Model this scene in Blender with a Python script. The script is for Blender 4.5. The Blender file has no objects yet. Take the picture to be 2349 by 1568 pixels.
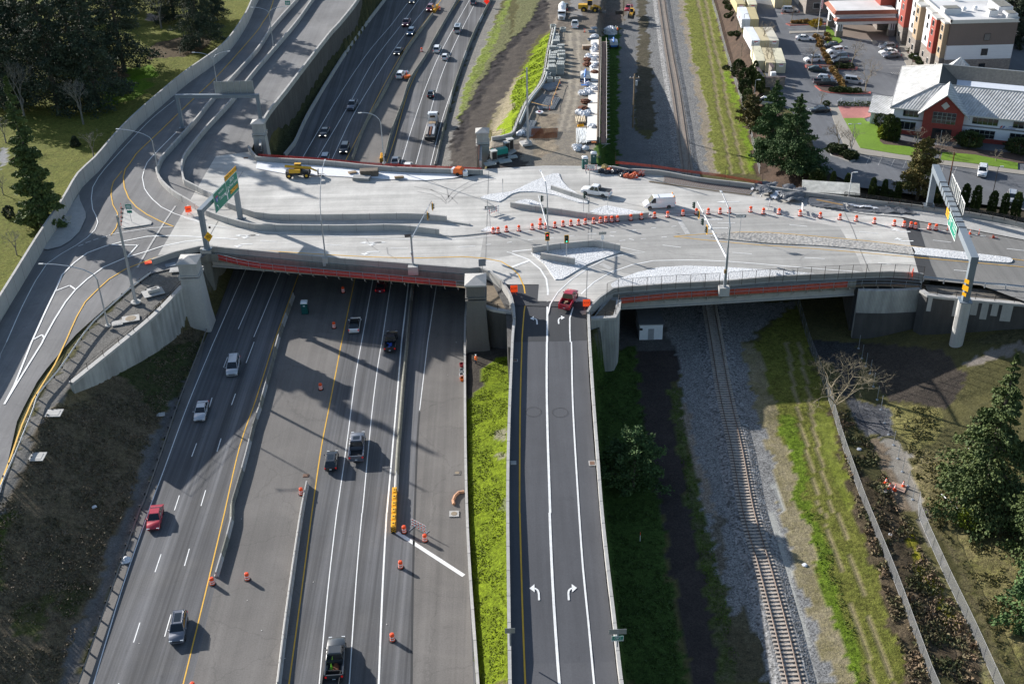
import bpy, bmesh, math, random
import numpy as np
from mathutils import Vector, Matrix
random.seed(7); RS=np.random.RandomState(11)
# ---------------------------------------------------------------- camera, sky, sun
SC=bpy.context.scene; COL=SC.collection
FPX=2671.; TH=math.radians(31.6); RO=math.radians(1.41); CH=102.; CX,CY=1174.5,784.
_R0=np.array([1,0,0.]);_U0=np.array([0,math.sin(TH),math.cos(TH)]);_F=np.array([0,math.cos(TH),-math.sin(TH)])
_R=math.cos(RO)*_R0-math.sin(RO)*_U0; _U=math.cos(RO)*_U0+math.sin(RO)*_R0; _C=np.array([0,0,CH])
cd=bpy.data.cameras.new("camera"); cam=bpy.data.objects.new("camera",cd); COL.objects.link(cam)
cd.sensor_width=36; cd.lens=FPX/2349*36; cd.clip_start=1; cd.clip_end=8000
cam.matrix_world=Matrix(((_R[0],_U[0],-_F[0],0),(_R[1],_U[1],-_F[1],0),(_R[2],_U[2],-_F[2],CH),(0,0,0,1)))
SC.camera=cam
SUNEL=math.radians(20.8); SUNDIR=Vector((-.772*math.cos(SUNEL),.636*math.cos(SUNEL),math.sin(SUNEL)))
wd=bpy.data.worlds.new("World"); SC.world=wd; wd.use_nodes=True
nt=wd.node_tree; sk=nt.nodes.new("ShaderNodeTexSky"); sk.sky_type='NISHITA'; sk.sun_disc=False
sk.sun_elevation=SUNEL; sk.sun_rotation=math.atan2(SUNDIR.x,SUNDIR.y); sk.air_density=1.0; sk.dust_density=.8
nt.links.new(sk.outputs[0],nt.nodes["Background"].inputs[0]); nt.nodes["Background"].inputs[1].default_value=.09
sl=bpy.data.lights.new("sun",'SUN'); sl.energy=5; sl.angle=math.radians(.5); sl.color=(1,.96,.91)
so=bpy.data.objects.new("sun",sl); COL.objects.link(so); so.rotation_euler=SUNDIR.to_track_quat('Z','Y').to_euler()
SC.view_settings.view_transform='Standard'; SC.view_settings.look='None'; SC.view_settings.exposure=0.86; SC.view_settings.gamma=1
# ---------------------------------------------------------------- survey helpers: photo measurements -> world metres
def T(c,r,x,y): return (c*587.25+x*.25015,(0,392.3,784,1175.7)[r]+y*.25015)
def W(x,y,z=0.):
    d=_F*FPX+_R*(x-CX)-_U*(y-CY)
    if callable(z):
        zz=3.
        for _ in range(7): p=_C+d*((zz-CH)/d[2]); zz=float(z(p[0],p[1]))
        z=zz
    return _C+d*((z-CH)/d[2])
def proj(P):
    q=P-_C; w=q@_F; return CX+FPX*(q@_R)/w, CY-FPX*(q@_U)/w
def PT(spec,z=None):
    out=[];tile=None
    for tok in spec.split():
        if ':' in tok:
            k,tok=tok.split(':'); tile=None if k=='d' else (int(k[0]),int(k[1]))
        v=[float(a) for a in tok.split(',')]
        xy=(v[0],v[1]) if tile is None else T(tile[0],tile[1],v[0],v[1])
        out.append((xy[0],xy[1],v[2] if len(v)>2 else None))
    return out
def WP(spec,z=0.):
    return [tuple(W(x,y,zz if zz is not None else z)) for x,y,zz in PT(spec)]
def smooth(P,step=2.):
    P=[np.array(p,float) for p in P]; 
    if len(P)<3: return [tuple(p) for p in P]
    Q=[2*P[0]-P[1]]+P+[2*P[-1]-P[-2]]; out=[]
    for i in range(1,len(Q)-2):
        a,b,c,d=Q[i-1:i+3]; n=max(1,int(np.linalg.norm(c-b)/step))
        for k in range(n):
            t=k/n; out.append(tuple(.5*((2*b)+(-a+c)*t+(2*a-5*b+4*c-d)*t*t+(-a+3*b-3*c+d)*t**3)))
    out.append(tuple(P[-1])); return out
def csmooth(P,step=1.):
    P=[tuple(p) for p in P]; n=len(P); Q=[np.array(P[(i-1)%n]) for i in range(n+3)]; out=[]
    for i in range(1,n+1):
        a,b,c,d=Q[i-1],Q[i],Q[i+1],Q[(i+2)] if i+2<len(Q) else np.array(P[(i+1)%n]); m=max(1,int(np.linalg.norm(c-b)/step))
        for k in range(m):
            t=k/m; out.append(tuple(.5*((2*b)+(-a+c)*t*.8+(b*0)+(2*a-5*b+4*c-d)*t*t*.8+(-a+3*b-3*c+d)*t**3*.8)+(0 if True else 0)) if False else tuple(b*(1-t)+c*t+.35*t*(1-t)*((1-t)*((c-a)/2-(c-b))+t*((c-b)-(d-b)/2))*1.))
    return out
def interp(x,xs,ys): return float(np.interp(x,xs,ys))
def zL(x,y): return interp(y,[88,120,150,166],[5.4,6.9,8.0,8.5])      # west ramp
def zR(x,y): return interp(y,[90,122,158,170],[5.4,7.2,8.4,8.5])      # centre ramp
def zP(x,y): return interp(y,[232,262,290,322,352,420],[8.4,7.0,5.4,3.2,1.4,.5])  # work platform in the north
DK=8.5; RL=-1.5; LOT=4.
# ---------------------------------------------------------------- materials
MT={}
def srgb(h):
    c=[int(h[i:i+2],16)/255 for i in (0,2,4)]; return tuple(((v+.055)/1.055)**2.4 if v>.04 else v/12.92 for v in c)
class NT:
    def __init__(s,name):
        s.m=bpy.data.materials.new(name); s.m.use_nodes=True; s.t=s.m.node_tree; s.b=s.t.nodes["Principled BSDF"]; s.n=s.t.nodes
        s.tc=s.n.new("ShaderNodeTexCoord").outputs["Object"]
    def L(s,a,b): s.t.links.new(a,b)
    def mapping(s,sc,rot=0):
        m=s.n.new("ShaderNodeMapping"); m.inputs['Scale'].default_value=sc; m.inputs['Rotation'].default_value=(0,0,rot); s.L(s.tc,m.inputs[0]); return m.outputs[0]
    def noise(s,scale,detail=4,rough=.6,vec=None,dist=0):
        n=s.n.new("ShaderNodeTexNoise"); n.inputs['Scale'].default_value=scale; n.inputs['Detail'].default_value=detail; n.inputs['Roughness'].default_value=rough; n.inputs['Distortion'].default_value=dist
        s.L(vec or s.tc,n.inputs['Vector']); return n.outputs['Fac']
    def ramp(s,fac,a,b,x0=.3,x1=.7):
        r=s.n.new("ShaderNodeMapRange"); r.inputs[1].default_value=x0; r.inputs[2].default_value=x1; r.inputs[3].default_value=a; r.inputs[4].default_value=b; s.L(fac,r.inputs[0]); return r.outputs[0]
    def math(s,op,a,b):
        m=s.n.new("ShaderNodeMath"); m.operation=op
        for i,v in enumerate((a,b)):
            if hasattr(v,'default_value'): s.L(v,m.inputs[i])
            else: m.inputs[i].default_value=v
        return m.outputs[0]
    def mul(s,col,fac):
        v=s.n.new("ShaderNodeVectorMath"); v.operation='SCALE'
        if hasattr(col,'default_value'): s.L(col,v.inputs[0])
        else: v.inputs[0].default_value=col[:3]
        if hasattr(fac,'default_value'): s.L(fac,v.inputs['Scale'])
        else: v.inputs['Scale'].default_value=fac
        return v.outputs[0]
    def mix(s,fac,a,b):
        m=s.n.new("ShaderNodeMix"); m.data_type='RGBA'
        s.L(fac,m.inputs[0]) if hasattr(fac,'default_value') else setattr(m.inputs[0],'default_value',fac)
        for i,v in ((6,a),(7,b)):
            if hasattr(v,'default_value'): s.L(v,m.inputs[i])
            else: m.inputs[i].default_value=(*v[:3],1)
        return m.outputs[2]
    def bump(s,h,dist=.05,strength=.5):
        b=s.n.new("ShaderNodeBump"); b.inputs['Strength'].default_value=strength; b.inputs['Distance'].default_value=dist; s.L(h,b.inputs['Height']); s.L(b.outputs[0],s.b.inputs['Normal'])
def mat(name,col,rough=.7,metal=0.,var=.12,scale=1.5,bump=0.,spec=.5,coat=0,emit=0,alpha=1,big=None,streak=None):
    """plain painted / concrete / metal surface with procedural variation"""
    if name in MT: return MT[name]
    c=srgb(col) if isinstance(col,str) else col; s=NT(name); s.b.inputs['Roughness'].default_value=rough; s.b.inputs['Metallic'].default_value=metal
    s.b.inputs['Specular IOR Level'].default_value=spec; s.b.inputs['Coat Weight'].default_value=coat
    if var:
        f=s.ramp(s.noise(scale,5,.65),1-var,1+var)
        if big: f=s.math('MULTIPLY',f,s.ramp(s.noise(big[0],4,.6),1-big[1],1+big[1]))
        if streak: f=s.math('MULTIPLY',f,s.ramp(s.noise(1.,3,.6,s.mapping(streak[0])),1-streak[1],1+streak[1]))
        s.L(s.mul(c,f),s.b.inputs['Base Color'])
    else: s.b.inputs['Base Color'].default_value=(*c,1)
    if bump: s.bump(s.noise(scale*6,4),bump,.6)
    if emit: s.b.inputs['Emission Color'].default_value=(*c,1); s.b.inputs['Emission Strength'].default_value=emit
    if alpha<1: s.b.inputs['Alpha'].default_value=alpha
    MT[name]=s.m; return s.m
def asphalt(name,c,dirn=(1,1),streak=.12,fine=.14,patch=.1,warm=None,grain=5.5,crack=0):
    """asphalt with stone grain, wheel track streaks and blotchy wear"""
    s=NT(name); f=s.ramp(s.noise(grain,3,.7),1-fine,1+fine,.25,.75)
    f=s.math('MULTIPLY',f,s.ramp(s.noise(.07,5,.6),1-patch,1+patch))
    a=math.atan2(dirn[0],dirn[1])
    f=s.math('MULTIPLY',f,s.ramp(s.noise(1.,4,.55,s.mapping((.75,.008,1),a)),1-streak,1+streak))
    f=s.math('MULTIPLY',f,s.ramp(s.noise(1.,3,.6,s.mapping((2.6,.02,1),a)),1-streak*.5,1+streak*.5))
    f=s.math('MULTIPLY',f,s.ramp(s.noise(.55,6,.75,dist=.8),1.,.82,.6,.72)); f=s.math('MULTIPLY',f,s.ramp(s.noise(.8,5,.8,dist=1.5),1.,1.18,.63,.72))
    if crack:
        vo=s.n.new("ShaderNodeTexVoronoi"); vo.feature='DISTANCE_TO_EDGE'; vo.inputs['Scale'].default_value=.11; nn=s.n.new("ShaderNodeTexNoise"); nn.inputs['Scale'].default_value=.7; nn.inputs['Detail'].default_value=6; s.L(s.tc,nn.inputs[0]); va=s.n.new("ShaderNodeVectorMath"); va.operation='MULTIPLY_ADD'; s.L(nn.outputs['Color'],va.inputs[0]); va.inputs[1].default_value=(2.5,2.5,0); s.L(s.tc,va.inputs[2]); s.L(va.outputs[0],vo.inputs['Vector'])
        f=s.math('MULTIPLY',f,s.ramp(vo.outputs['Distance'],1-crack,1.,.0,.014))
    v=s.noise(.12,3,.7,dist=1.)
    col=s.mix(s.ramp(v,0,.5,.45,.7),c,warm or tuple(k*1.15 for k in c))
    s.L(s.mul(col,f),s.b.inputs['Base Color']); s.b.inputs['Roughness'].default_value=.85; s.b.inputs['Specular IOR Level'].default_value=.3
    s.bump(s.noise(9,2),.02,.35); MT[name]=s.m; return s.m
def concrete(name,c,fine=.05,patch=.1,streak=None,joint=None,rough=.8,bumpd=.01):
    s=NT(name); f=s.ramp(s.noise(2.5,6,.7),1-fine,1+fine); f=s.math('MULTIPLY',f,s.ramp(s.noise(.11,6,.65,dist=.5),1-patch,1+patch,.3,.7))
    f=s.math('MULTIPLY',f,s.ramp(s.noise(8,2,.6),1-fine,1+fine))
    if streak:
        for sc,a,am in streak: f=s.math('MULTIPLY',f,s.ramp(s.noise(1.,4,.6,s.mapping(sc,a)),1-am,1+am))
    s.L(s.mul(c,f),s.b.inputs['Base Color']); s.b.inputs['Roughness'].default_value=rough; s.bump(s.noise(6,3),bumpd,.5); MT[name]=s.m; return s.m
A_FWY=asphalt('freeway asphalt',(.108,.108,.112),(.16,1),.42,.16,.15,(.13,.125,.12))
A_OLD=asphalt('worn shoulder asphalt',(.15,.14,.13),(.22,1),.12,.2,.15,(.185,.17,.155),crack=.16)
A_NEW=asphalt('new ramp asphalt',(.085,.087,.095),(-.03,1),.1,.12,.1)
A_DK=asphalt('fresh black asphalt',(.05,.052,.056),(1,.1),.08,.12,.08)
A_W=asphalt('west ramp asphalt',(.175,.172,.172),(.5,1),.12,.1,.2,(.225,.22,.21),crack=.1)
A_WD=asphalt('west ramp dark asphalt',(.085,.087,.095),(.5,1),.12,.1,.14)
A_E=asphalt('east road asphalt',(.2,.195,.185),(1,-.2),.12,.14,.12)
A_LOT=asphalt('parking lot asphalt',(.13,.135,.145),(1,-.2),.08,.14,.2,crack=.15)
C_DECK=concrete('bridge deck concrete',(.45,.435,.405),.07,.17,[((.02,.5,1),.08,.16),((.06,2.2,1),.03,.12),((.3,.05,1),.5,.1),((.08,.9,1),.9,.07)])
C_WORN=concrete('worn deck concrete',(.33,.32,.3),.07,.12,[((.02,.6,1),.1,.16),((.06,2.4,1),.12,.1),((.5,.06,1),.4,.06)])
C_WALL=concrete('barrier concrete',(.4,.39,.37),.06,.08,[((1.2,1.2,.05),0,.07)])
C_WALL2=concrete('pale new concrete',(.41,.4,.38),.06,.1,[((1.2,1.2,.06),0,.1)])
C_DARK=concrete('dark old concrete',(.2,.195,.17),.1,.15,[((1.5,1.5,.1),0,.2)])  # darker tone of old, weathered concrete
def mk_ribbed(name,c,sc=3.2,c2=None):
    s=NT(name); w=s.n.new("ShaderNodeTexWave"); w.wave_type='BANDS'; w.bands_direction='X'; w.inputs['Scale'].default_value=sc; w.inputs['Distortion'].default_value=.3; w.inputs['Detail Scale'].default_value=.6
    s.L(s.mapping((1,1,0),.4),w.inputs['Vector']); f=s.ramp(w.outputs['Fac'],.82,1.08,0,1); f=s.math('MULTIPLY',f,s.ramp(s.noise(1.,4,.6,s.mapping((.9,.9,.12))),.75,1.22)); f=s.math('MULTIPLY',f,s.ramp(s.noise(.25,3),.85,1.15))
    s.L(s.mul(c,f),s.b.inputs['Base Color']); s.b.inputs['Roughness'].default_value=.85; s.bump(w.outputs['Fac'],.06,.8); MT[name]=s.m; return s.m
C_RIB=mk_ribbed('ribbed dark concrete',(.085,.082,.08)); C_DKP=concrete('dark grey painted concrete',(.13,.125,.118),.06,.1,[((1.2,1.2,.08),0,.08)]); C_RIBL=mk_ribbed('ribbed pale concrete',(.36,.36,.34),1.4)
def mk_cobble():
    s=NT('white cobble paving'); v=s.n.new("ShaderNodeTexVoronoi"); v.inputs['Scale'].default_value=3.2; v.inputs['Randomness'].default_value=.8; s.L(s.mapping((1,1.25,1)),v.inputs['Vector'])
    f=s.ramp(v.outputs['Distance'],1.05,.66,.2,.75); f=s.math('MULTIPLY',f,s.ramp(s.noise(.12,4),.88,1.06))
    s.L(s.mul((.76,.765,.77),f),s.b.inputs['Base Color']); s.b.inputs['Roughness'].default_value=.7
    i=s.math('SUBTRACT',1.,v.outputs['Distance']); s.bump(i,.08,.9); MT['cobble']=s.m; return s.m
COB=mk_cobble()
def mk_cob2():
    s=NT('grey cobble paving'); v=s.n.new("ShaderNodeTexVoronoi"); v.inputs['Scale'].default_value=2.1; s.L(s.mapping((1,1.25,1)),v.inputs['Vector'])
    f=s.ramp(v.outputs['Distance'],1.05,.6,.2,.75); f=s.math('MULTIPLY',f,s.ramp(s.noise(.1,4),.75,1.1))
    s.L(s.mul((.48,.46,.43),f),s.b.inputs['Base Color']); s.b.inputs['Roughness'].default_value=.8
    i=s.math('SUBTRACT',1.,v.outputs['Distance']); s.bump(i,.08,.9); MT['cob2']=s.m; return s.m
COB2=mk_cob2()
def paint(name,c,wear=.5):
    s=NT(name); f=s.ramp(s.noise(1.1,5,.7),1-wear*.5,1.05,.3,.6); f=s.math('MULTIPLY',f,s.ramp(s.noise(7,3,.7),1-wear*.25,1.))
    s.L(s.mul(c,f),s.b.inputs['Base Color']); s.b.inputs['Roughness'].default_value=.65; MT[name]=s.m; return s.m
M_WHITE=paint('white road paint',(.82,.82,.8),.3); M_YEL=paint('yellow road paint',(.75,.42,.03),.35); M_FADE=paint('faded white paint',(.5,.49,.47),.7)
STEEL=mat('galvanised steel',(.42,.45,.48),.45,.6,.06,3); GREYP=mat('grey painted steel',(.2,.235,.27),.5,.2,.05,1); DARKM=mat('dark brown steel',(.035,.028,.025),.6,.3,.1,3)
BLACK=mat('black rubber',(.018,.018,.02),.85,0,.1,3); ORANGE=mat('orange plastic',(.9,.09,.015),.55,0,.08,5); REFL=mat('white reflective band',(.85,.83,.83),.5,0,.05,5)
GLASS=mat('dark window glass',(.012,.017,.022),.08,0,0,spec=.8); WOOD=mat('weathered timber',(.28,.2,.12),.8,0,.25,3); RUST=mat('rusty steel',(.14,.045,.018),.85,.1,.3,4)
SIGNG=mat('green sign sheet',(.0,.2,.13),.5,0,.04,2); SIGNY=mat('yellow sign sheet',(.9,.45,.01),.5,0,.04,2); SIGNW=mat('white sign sheet',(.8,.8,.8),.5,0,.03,2); SIGNO=mat('bright orange sign sheet',(1.,.08,.01),.45,0,.03,2,emit=.25); ALU=mat('bare aluminium sign back',(.33,.34,.33),.5,.4,.08,2); BLUEP=mat('blue sign paint',(.02,.07,.35),.5,0,0); REDP=mat('red sign paint',(.5,.02,.03),.5,0,0); SBLACK=mat('black sign paint',(.01,.01,.012),.6,0,0)
# ---------------------------------------------------------------- mesh builder and tagging
class MB:
    def __init__(s): s.v=[];s.f=[]
    def add(s,vs,fs):
        o=len(s.v); s.v+= [tuple(map(float,v)) for v in vs]; s.f+=[tuple(o+i for i in f) for f in fs]; return s
    def box(s,c,d,rz=0.,rx=0.,ry=0.,M=None):
        hx,hy,hz=d[0]/2,d[1]/2,d[2]/2; m=Matrix.Translation(c)@Matrix.Rotation(rz,4,'Z')@Matrix.Rotation(ry,4,'Y')@Matrix.Rotation(rx,4,'X')
        if M is not None: m=M@m
        vs=[m@Vector((x,y,z)) for z in(-hz,hz) for x,y in((-hx,-hy),(hx,-hy),(hx,hy),(-hx,hy))]
        return s.add(vs,[(3,2,1,0),(4,5,6,7),(0,1,5,4),(1,2,6,5),(2,3,7,6),(3,0,4,7)])
    def tube(s,P,r,n=6,cap=True):
        P=[Vector(p) for p in P]; R=r if isinstance(r,(list,tuple)) else [r]*len(P); rings=[]
        for i,p in enumerate(P):
            d=(P[min(i+1,len(P)-1)]-P[max(i-1,0)]).normalized(); a=d.orthogonal().normalized() if abs(d.z)<.999 else Vector((1,0,0))
            if abs(d.z)<.98: a=d.cross(Vector((0,0,1))).normalized()
            b=d.cross(a); rings.append([p+(a*math.cos(2*math.pi*k/n)+b*math.sin(2*math.pi*k/n))*R[i] for k in range(n)])
        vs=[v for q in rings for v in q]; fs=[(i*n+k,i*n+(k+1)%n,(i+1)*n+(k+1)%n,(i+1)*n+k) for i in range(len(P)-1) for k in range(n)]
        if cap: fs+=[tuple(range(n))[::-1],tuple((len(P)-1)*n+k for k in range(n))]
        return s.add(vs,fs)
    def lathe(s,prof,n=12,c=(0,0,0)):
        vs=[(c[0]+r*math.cos(2*math.pi*k/n),c[1]+r*math.sin(2*math.pi*k/n),c[2]+z) for r,z in prof for k in range(n)]
        m=len(prof); fs=[(i*n+k,i*n+(k+1)%n,(i+1)*n+(k+1)%n,(i+1)*n+k) for i in range(m-1) for k in range(n)]
        return s.add(vs,fs+[tuple(range(n))[::-1],tuple((m-1)*n+k for k in range(n))])
    def prism(s,poly,z0,z1):
        n=len(poly); a=sum(poly[i][0]*poly[(i+1)%n][1]-poly[(i+1)%n][0]*poly[i][1] for i in range(n))
        if a<0: poly=poly[::-1]
        vs=[(p[0],p[1],z0) for p in poly]+[(p[0],p[1],z1) for p in poly]
        return s.add(vs,[tuple(range(n))[::-1],tuple(range(n,2*n))]+[(i,(i+1)%n,n+(i+1)%n,n+i) for i in range(n)])
    def sweep(s,path,prof,close=True):
        """sweep a cross-section [(side offset,height)] along a world path"""
        P=[Vector(p) for p in path]; n=len(prof); vs=[]
        for i,p in enumerate(P):
            d=(P[min(i+1,len(P)-1)]-P[max(i-1,0)]); d.z=0; d.normalize(); nn=Vector((d.y,-d.x,0))
            vs+=[p+nn*o+Vector((0,0,h)) for o,h in prof]
        fs=[(i*n+k,i*n+(k+1)%n,(i+1)*n+(k+1)%n,(i+1)*n+k) for i in range(len(P)-1) for k in range(n if close else n-1)]
        if close: fs+=[tuple(range(n))[::-1],tuple((len(P)-1)*n+k for k in range(n))]
        return s.add(vs,fs)
    def quad(s,*p): return s.add(p,[tuple(range(len(p)))])
    def build(s,name,m,parent=None,org=None,smooth_=False,extra=()):
        idx=[0]*len(s.f); nf=len(s.f)
        for k,(e,em) in enumerate(extra): s.add(e.v,e.f); idx+=[k+1]*len(e.f)
        me=bpy.data.meshes.new(name); org=tuple(map(float,org)) if org is not None else None; o_=org or (0,0,0)
        vs=[(v[0]-o_[0],v[1]-o_[1],v[2]-o_[2]) for v in s.v]; me.from_pydata(vs,[],s.f); me.materials.append(m)
        for e,em in extra: me.materials.append(em)
        if extra: me.polygons.foreach_set('material_index',idx)
        bm=bmesh.new(); bm.from_mesh(me); bmesh.ops.recalc_face_normals(bm,faces=bm.faces); bm.to_mesh(me); bm.free()
        if smooth_:
            me.polygons.foreach_set('use_smooth',[True]*len(me.polygons)); me.set_sharp_from_angle(angle=math.radians(40))
        o=bpy.data.objects.new(name,me); COL.objects.link(o)
        if parent: o.parent=parent
        if org is not None and not parent: o.location=org
        return o
def tag(o,label,cat,group=None,kind=None):
    if label: o['label']=label
    if cat: o['category']=cat
    if group: o['group']=group
    if kind: o['kind']=kind
    return o
def thing(name,label,cat,loc=(0,0,0),rz=0,group=None):
    o=bpy.data.objects.new(name,None); o.empty_display_size=.5; COL.objects.link(o); o.location=tuple(map(float,loc)); o.rotation_euler=(0,0,rz); return tag(o,label,cat,group)
def dup(root,loc,rz=0,label=None,scale=None,group=None):
    r=root.copy(); COL.objects.link(r); r.location=tuple(map(float,loc)); r.rotation_euler=(0,0,rz)
    if scale: r.scale=(scale,)*3 if not isinstance(scale,tuple) else scale
    if label: r['label']=label
    if group: r['group']=group
    for ch in root.children:
        c=ch.copy(); COL.objects.link(c); c.parent=r
        for g in ch.children:
            d=g.copy(); COL.objects.link(d); d.parent=c
    return r
ORD=['first','second','third','fourth','fifth','sixth','seventh','eighth','ninth','tenth','eleventh','twelfth','thirteenth','fourteenth','fifteenth','sixteenth','seventeenth','eighteenth','nineteenth','twentieth','twenty-first','twenty-second','twenty-third','twenty-fourth','twenty-fifth','twenty-sixth','twenty-seventh','twenty-eighth','twenty-ninth','thirtieth','thirty-first','thirty-second','thirty-third','thirty-fourth','thirty-fifth','thirty-sixth','thirty-seventh','thirty-eighth','thirty-ninth','fortieth']
def fill(poly):
    """triangulate a flat outline of world points"""
    bm=bmesh.new(); vs=[bm.verts.new(p) for p in poly]; es=[bm.edges.new((vs[i],vs[(i+1)%len(vs)])) for i in range(len(vs))]
    bmesh.ops.triangle_fill(bm,use_beauty=True,use_dissolve=False,edges=es,normal=(0,0,1))
    bm.verts.index_update(); V=[tuple(v.co) for v in bm.verts]; F=[tuple(v.index for v in f.verts) for f in bm.faces]; bm.free()
    return V,F
def multi(name,mb,m,parent,places):
    '''one mesh, many part copies: places = [(loc,rz)]'''
    o=mb.build(name,m,parent); out=[o]
    for i,(l,r) in enumerate(places):
        if i: o=o.copy(); COL.objects.link(o); o.parent=parent; out.append(o)
        o.location=tuple(map(float,l)); o.rotation_euler=(0,0,r)
    return out
def sheet(name,poly,m,dz=0.,parent=None,kind='structure'):
    V,F=fill([(p[0],p[1],p[2]+dz) for p in poly]); b=MB().add(V,F); me=b.build(name,m,parent)
    for p in me.data.polygons:
        if p.normal.z<0: p.flip()
    if kind and not parent: me['kind']=kind
    return me
def slab(name,poly,m,h,parent=None,kind='structure'):
    """raised kerbed sheet: flat outline with a vertical edge"""
    V,F=fill([(p[0],p[1],p[2]+h) for p in poly]); b=MB().add(V,F); n=len(poly)
    b.add([(p[0],p[1],p[2]-.3) for p in poly]+[(p[0],p[1],p[2]+h) for p in poly],[(i,(i+1)%n,n+(i+1)%n,n+i) for i in range(n)])
    o=b.build(name,m,parent)
    if kind and not parent: o['kind']=kind
    return o
def stripmesh(b,P,w,dz=.012,dash=None):
    P=[Vector(p) for p in P]; L=[0]
    for i in range(1,len(P)): L.append(L[-1]+(P[i]-P[i-1]).length)
    def at(s):
        s=min(max(s,0),L[-1]); i=max(1,int(np.searchsorted(L,s))); i=min(i,len(P)-1); t=(s-L[i-1])/max(1e-6,L[i]-L[i-1]); return P[i-1].lerp(P[i],t)
    segs=[(0,L[-1])] if not dash else [(s,s+dash[0]) for s in np.arange(dash[2] if len(dash)>2 else 0,L[-1]-dash[0]*.5,dash[1])]
    for a,c in segs:
        ss=[a]+[l for l in L if a<l<c]+[min(c,L[-1])]; vs=[]
        for s_ in ss:
            p=at(s_); d=(at(s_+.3)-at(s_-.3)); d.z=0; d.normalize(); n=Vector((d.y,-d.x,0))*w/2; vs+=[p+n+Vector((0,0,dz)),p-n+Vector((0,0,dz))]
        b.add(vs,[(2*i,2*i+2,2*i+3,2*i+1) for i in range(len(ss)-1)])
# ---------------------------------------------------------------- terrain: break lines (west to east) carrying surveyed heights
def BLn(P): 
    P=sorted(P,key=lambda p:p[1]); return np.array([p[0] for p in P]),np.array([p[1] for p in P]),np.array([p[2] for p in P])
WWL=WP("d:-420,1568,5.5 -240,1200,6.4 -120,960,7.5 01:0,1370 380,740 740,160 900,0 00:1320,1100 1700,780 2060,500 2347,50 d:618,-40 650,-140",8.5)
CREST=WP("03:-900,1567,5.3 -260,600,6 02:0,1500,6.7 130,1200,7.1 270,850,7.6 430,640,8 650,385,8.3 01:1680,1045,8.5 d:445,600 480,560 500,480 545,400 d:578,330 10:90,1100 300,800 390,690 690,310 770,230 950,0 d:860,-50 915,-140",8.4)
WWL=[(x,y,zL(x,y)-.08) for x,y,z in WWL]; CREST=[(x,y,min(z,zL(x,y)-.08)) for x,y,z in CREST]
TOE=[(x+.7,y,interp(y,[100,138,150,162,175,230,260,330],[z-.3,z-.4,4.4,1.6,.6,.6,1.2,2.0]) if y>138 else z-.3) for x,y,z in CREST]
FWL=WP("d:178,1568 03:1290,0 02:1640,590 1870,0 01:1990,1300 d:560,560 10:250,1440 345,1330 500,1010 860,430 1180,0 d:925,-60 960,-140",-.03)
FWR=WP("d:1092,1568 13:1925,0 d:1063,784 1076,652 1010,480 10:1640,1510 1690,1280 1900,620 2150,0 d:1145,-60 1170,-140",-.03)
B6=[(p[0]+.7,p[1],.7) for p in WP("d:1092,1568 13:1925,0 d:1063,784 1076,652",0)]+WP("d:1095,395,1.2 1108,380 1125,310 1174,197 1200,160 1242,93 1262,66 1300,0 1330,-100",1.5)
B6=[(x,y,z if y<300 else 1.2) for x,y,z in B6]
def mn(f,d): return lambda x,y:f(x,y)-d
B7=[tuple(W(x,y,zR)[:2])+((2.6 if y>790 else 1.2),) for x,y in ((1163,1568),(1157,1176),(1161,980),(1168,784),(1160,720),(1117,650))]+[tuple(W(x,y,zP)) for x,y in ((1117,392),(1128,322),(1174,313),(1207,240),(1243,188),(1266,68),(1310,0),(1340,-90))]
B8=[tuple(W(x,y,mn(zR,1.3))) for x,y in ((1430,1568),(1401,1326),(1385,1176),(1367,959),(1357,784),(1385,735))]+[tuple(W(x,y,zP)) for x,y in ((1378,392),(1380,348),(1380,200),(1376,100),(1372,58),(1382,0),(1395,-90))]
B9=[(x+.8,y,RL) for x,y,z in B8]
FEN1=WP("d:2190,1700 2137,1568 33:1320,1080 1160,640 900,0 32:860,1460 680,950 590,640 440,200 370,0 21:0,0 d:1835,700",RL)
FENN=WP("20:2270,1600 2210,1350 2120,1000 2050,780 1990,600 1940,420 1880,180 1830,0 d:1625,-60 1610,-140",RL)
B11=WP("d:2330,1700 2282,1568 33:1600,540 d:2107,1176 2030,900 1990,784 1955,700",RL)+WP("d:1890,400 1800,320 1752,262 1742,180 1725,150 1700,62 1677,0 1660,-60 1645,-140",LOT-.1)
B12=WP("d:2460,1700,-1 2420,1568,-1 2400,1176,-.5 2385,900,.5 2370,770,3.5 2370,700,4.5",0)+WP("d:2370,480 2360,300 2360,0 2360,-140",LOT-.1)
BL=[BLn(l) for l in (WWL,CREST,TOE,FWL,FWR,B6,B7,B8,B9,[p for p in FEN1 if p[1]<188]+FENN,B11,B12)]
def terr_rows(ys):
    X=[];Z=[]
    for yy,xx,zz in ((b[1],b[0],b[2]) for b in BL): X.append(np.interp(ys,yy,xx)); Z.append(np.interp(ys,yy,zz))
    X=np.array(X);Z=np.array(Z); X=np.maximum.accumulate(X+np.arange(len(X))[:,None]*1e-3,axis=0)
    X=np.vstack([X[0]-60,X[0]-2.,X]);Z=np.vstack([0*ys+7.6,Z[0]-.3,Z]); return X,Z
_gy=np.concatenate([[-600,-100,40],np.arange(70,392,.55),[420,480,600,1200,3000]]); _gx=np.concatenate([[-2500,-700,-300,-240],np.arange(-205,205,.55),[240,300,700,2500]])
_TX,_TZ=terr_rows(_gy)
def ZT(x,y):
    X,Z=terr_rows(np.array([float(y)])); return float(np.interp(x,X[:,0],Z[:,0]))
TZ=np.array([np.interp(_gx,_TX[:,j],_TZ[:,j]) for j in range(len(_gy))])
GX,GY=np.meshgrid(_gx,_gy); 
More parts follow.
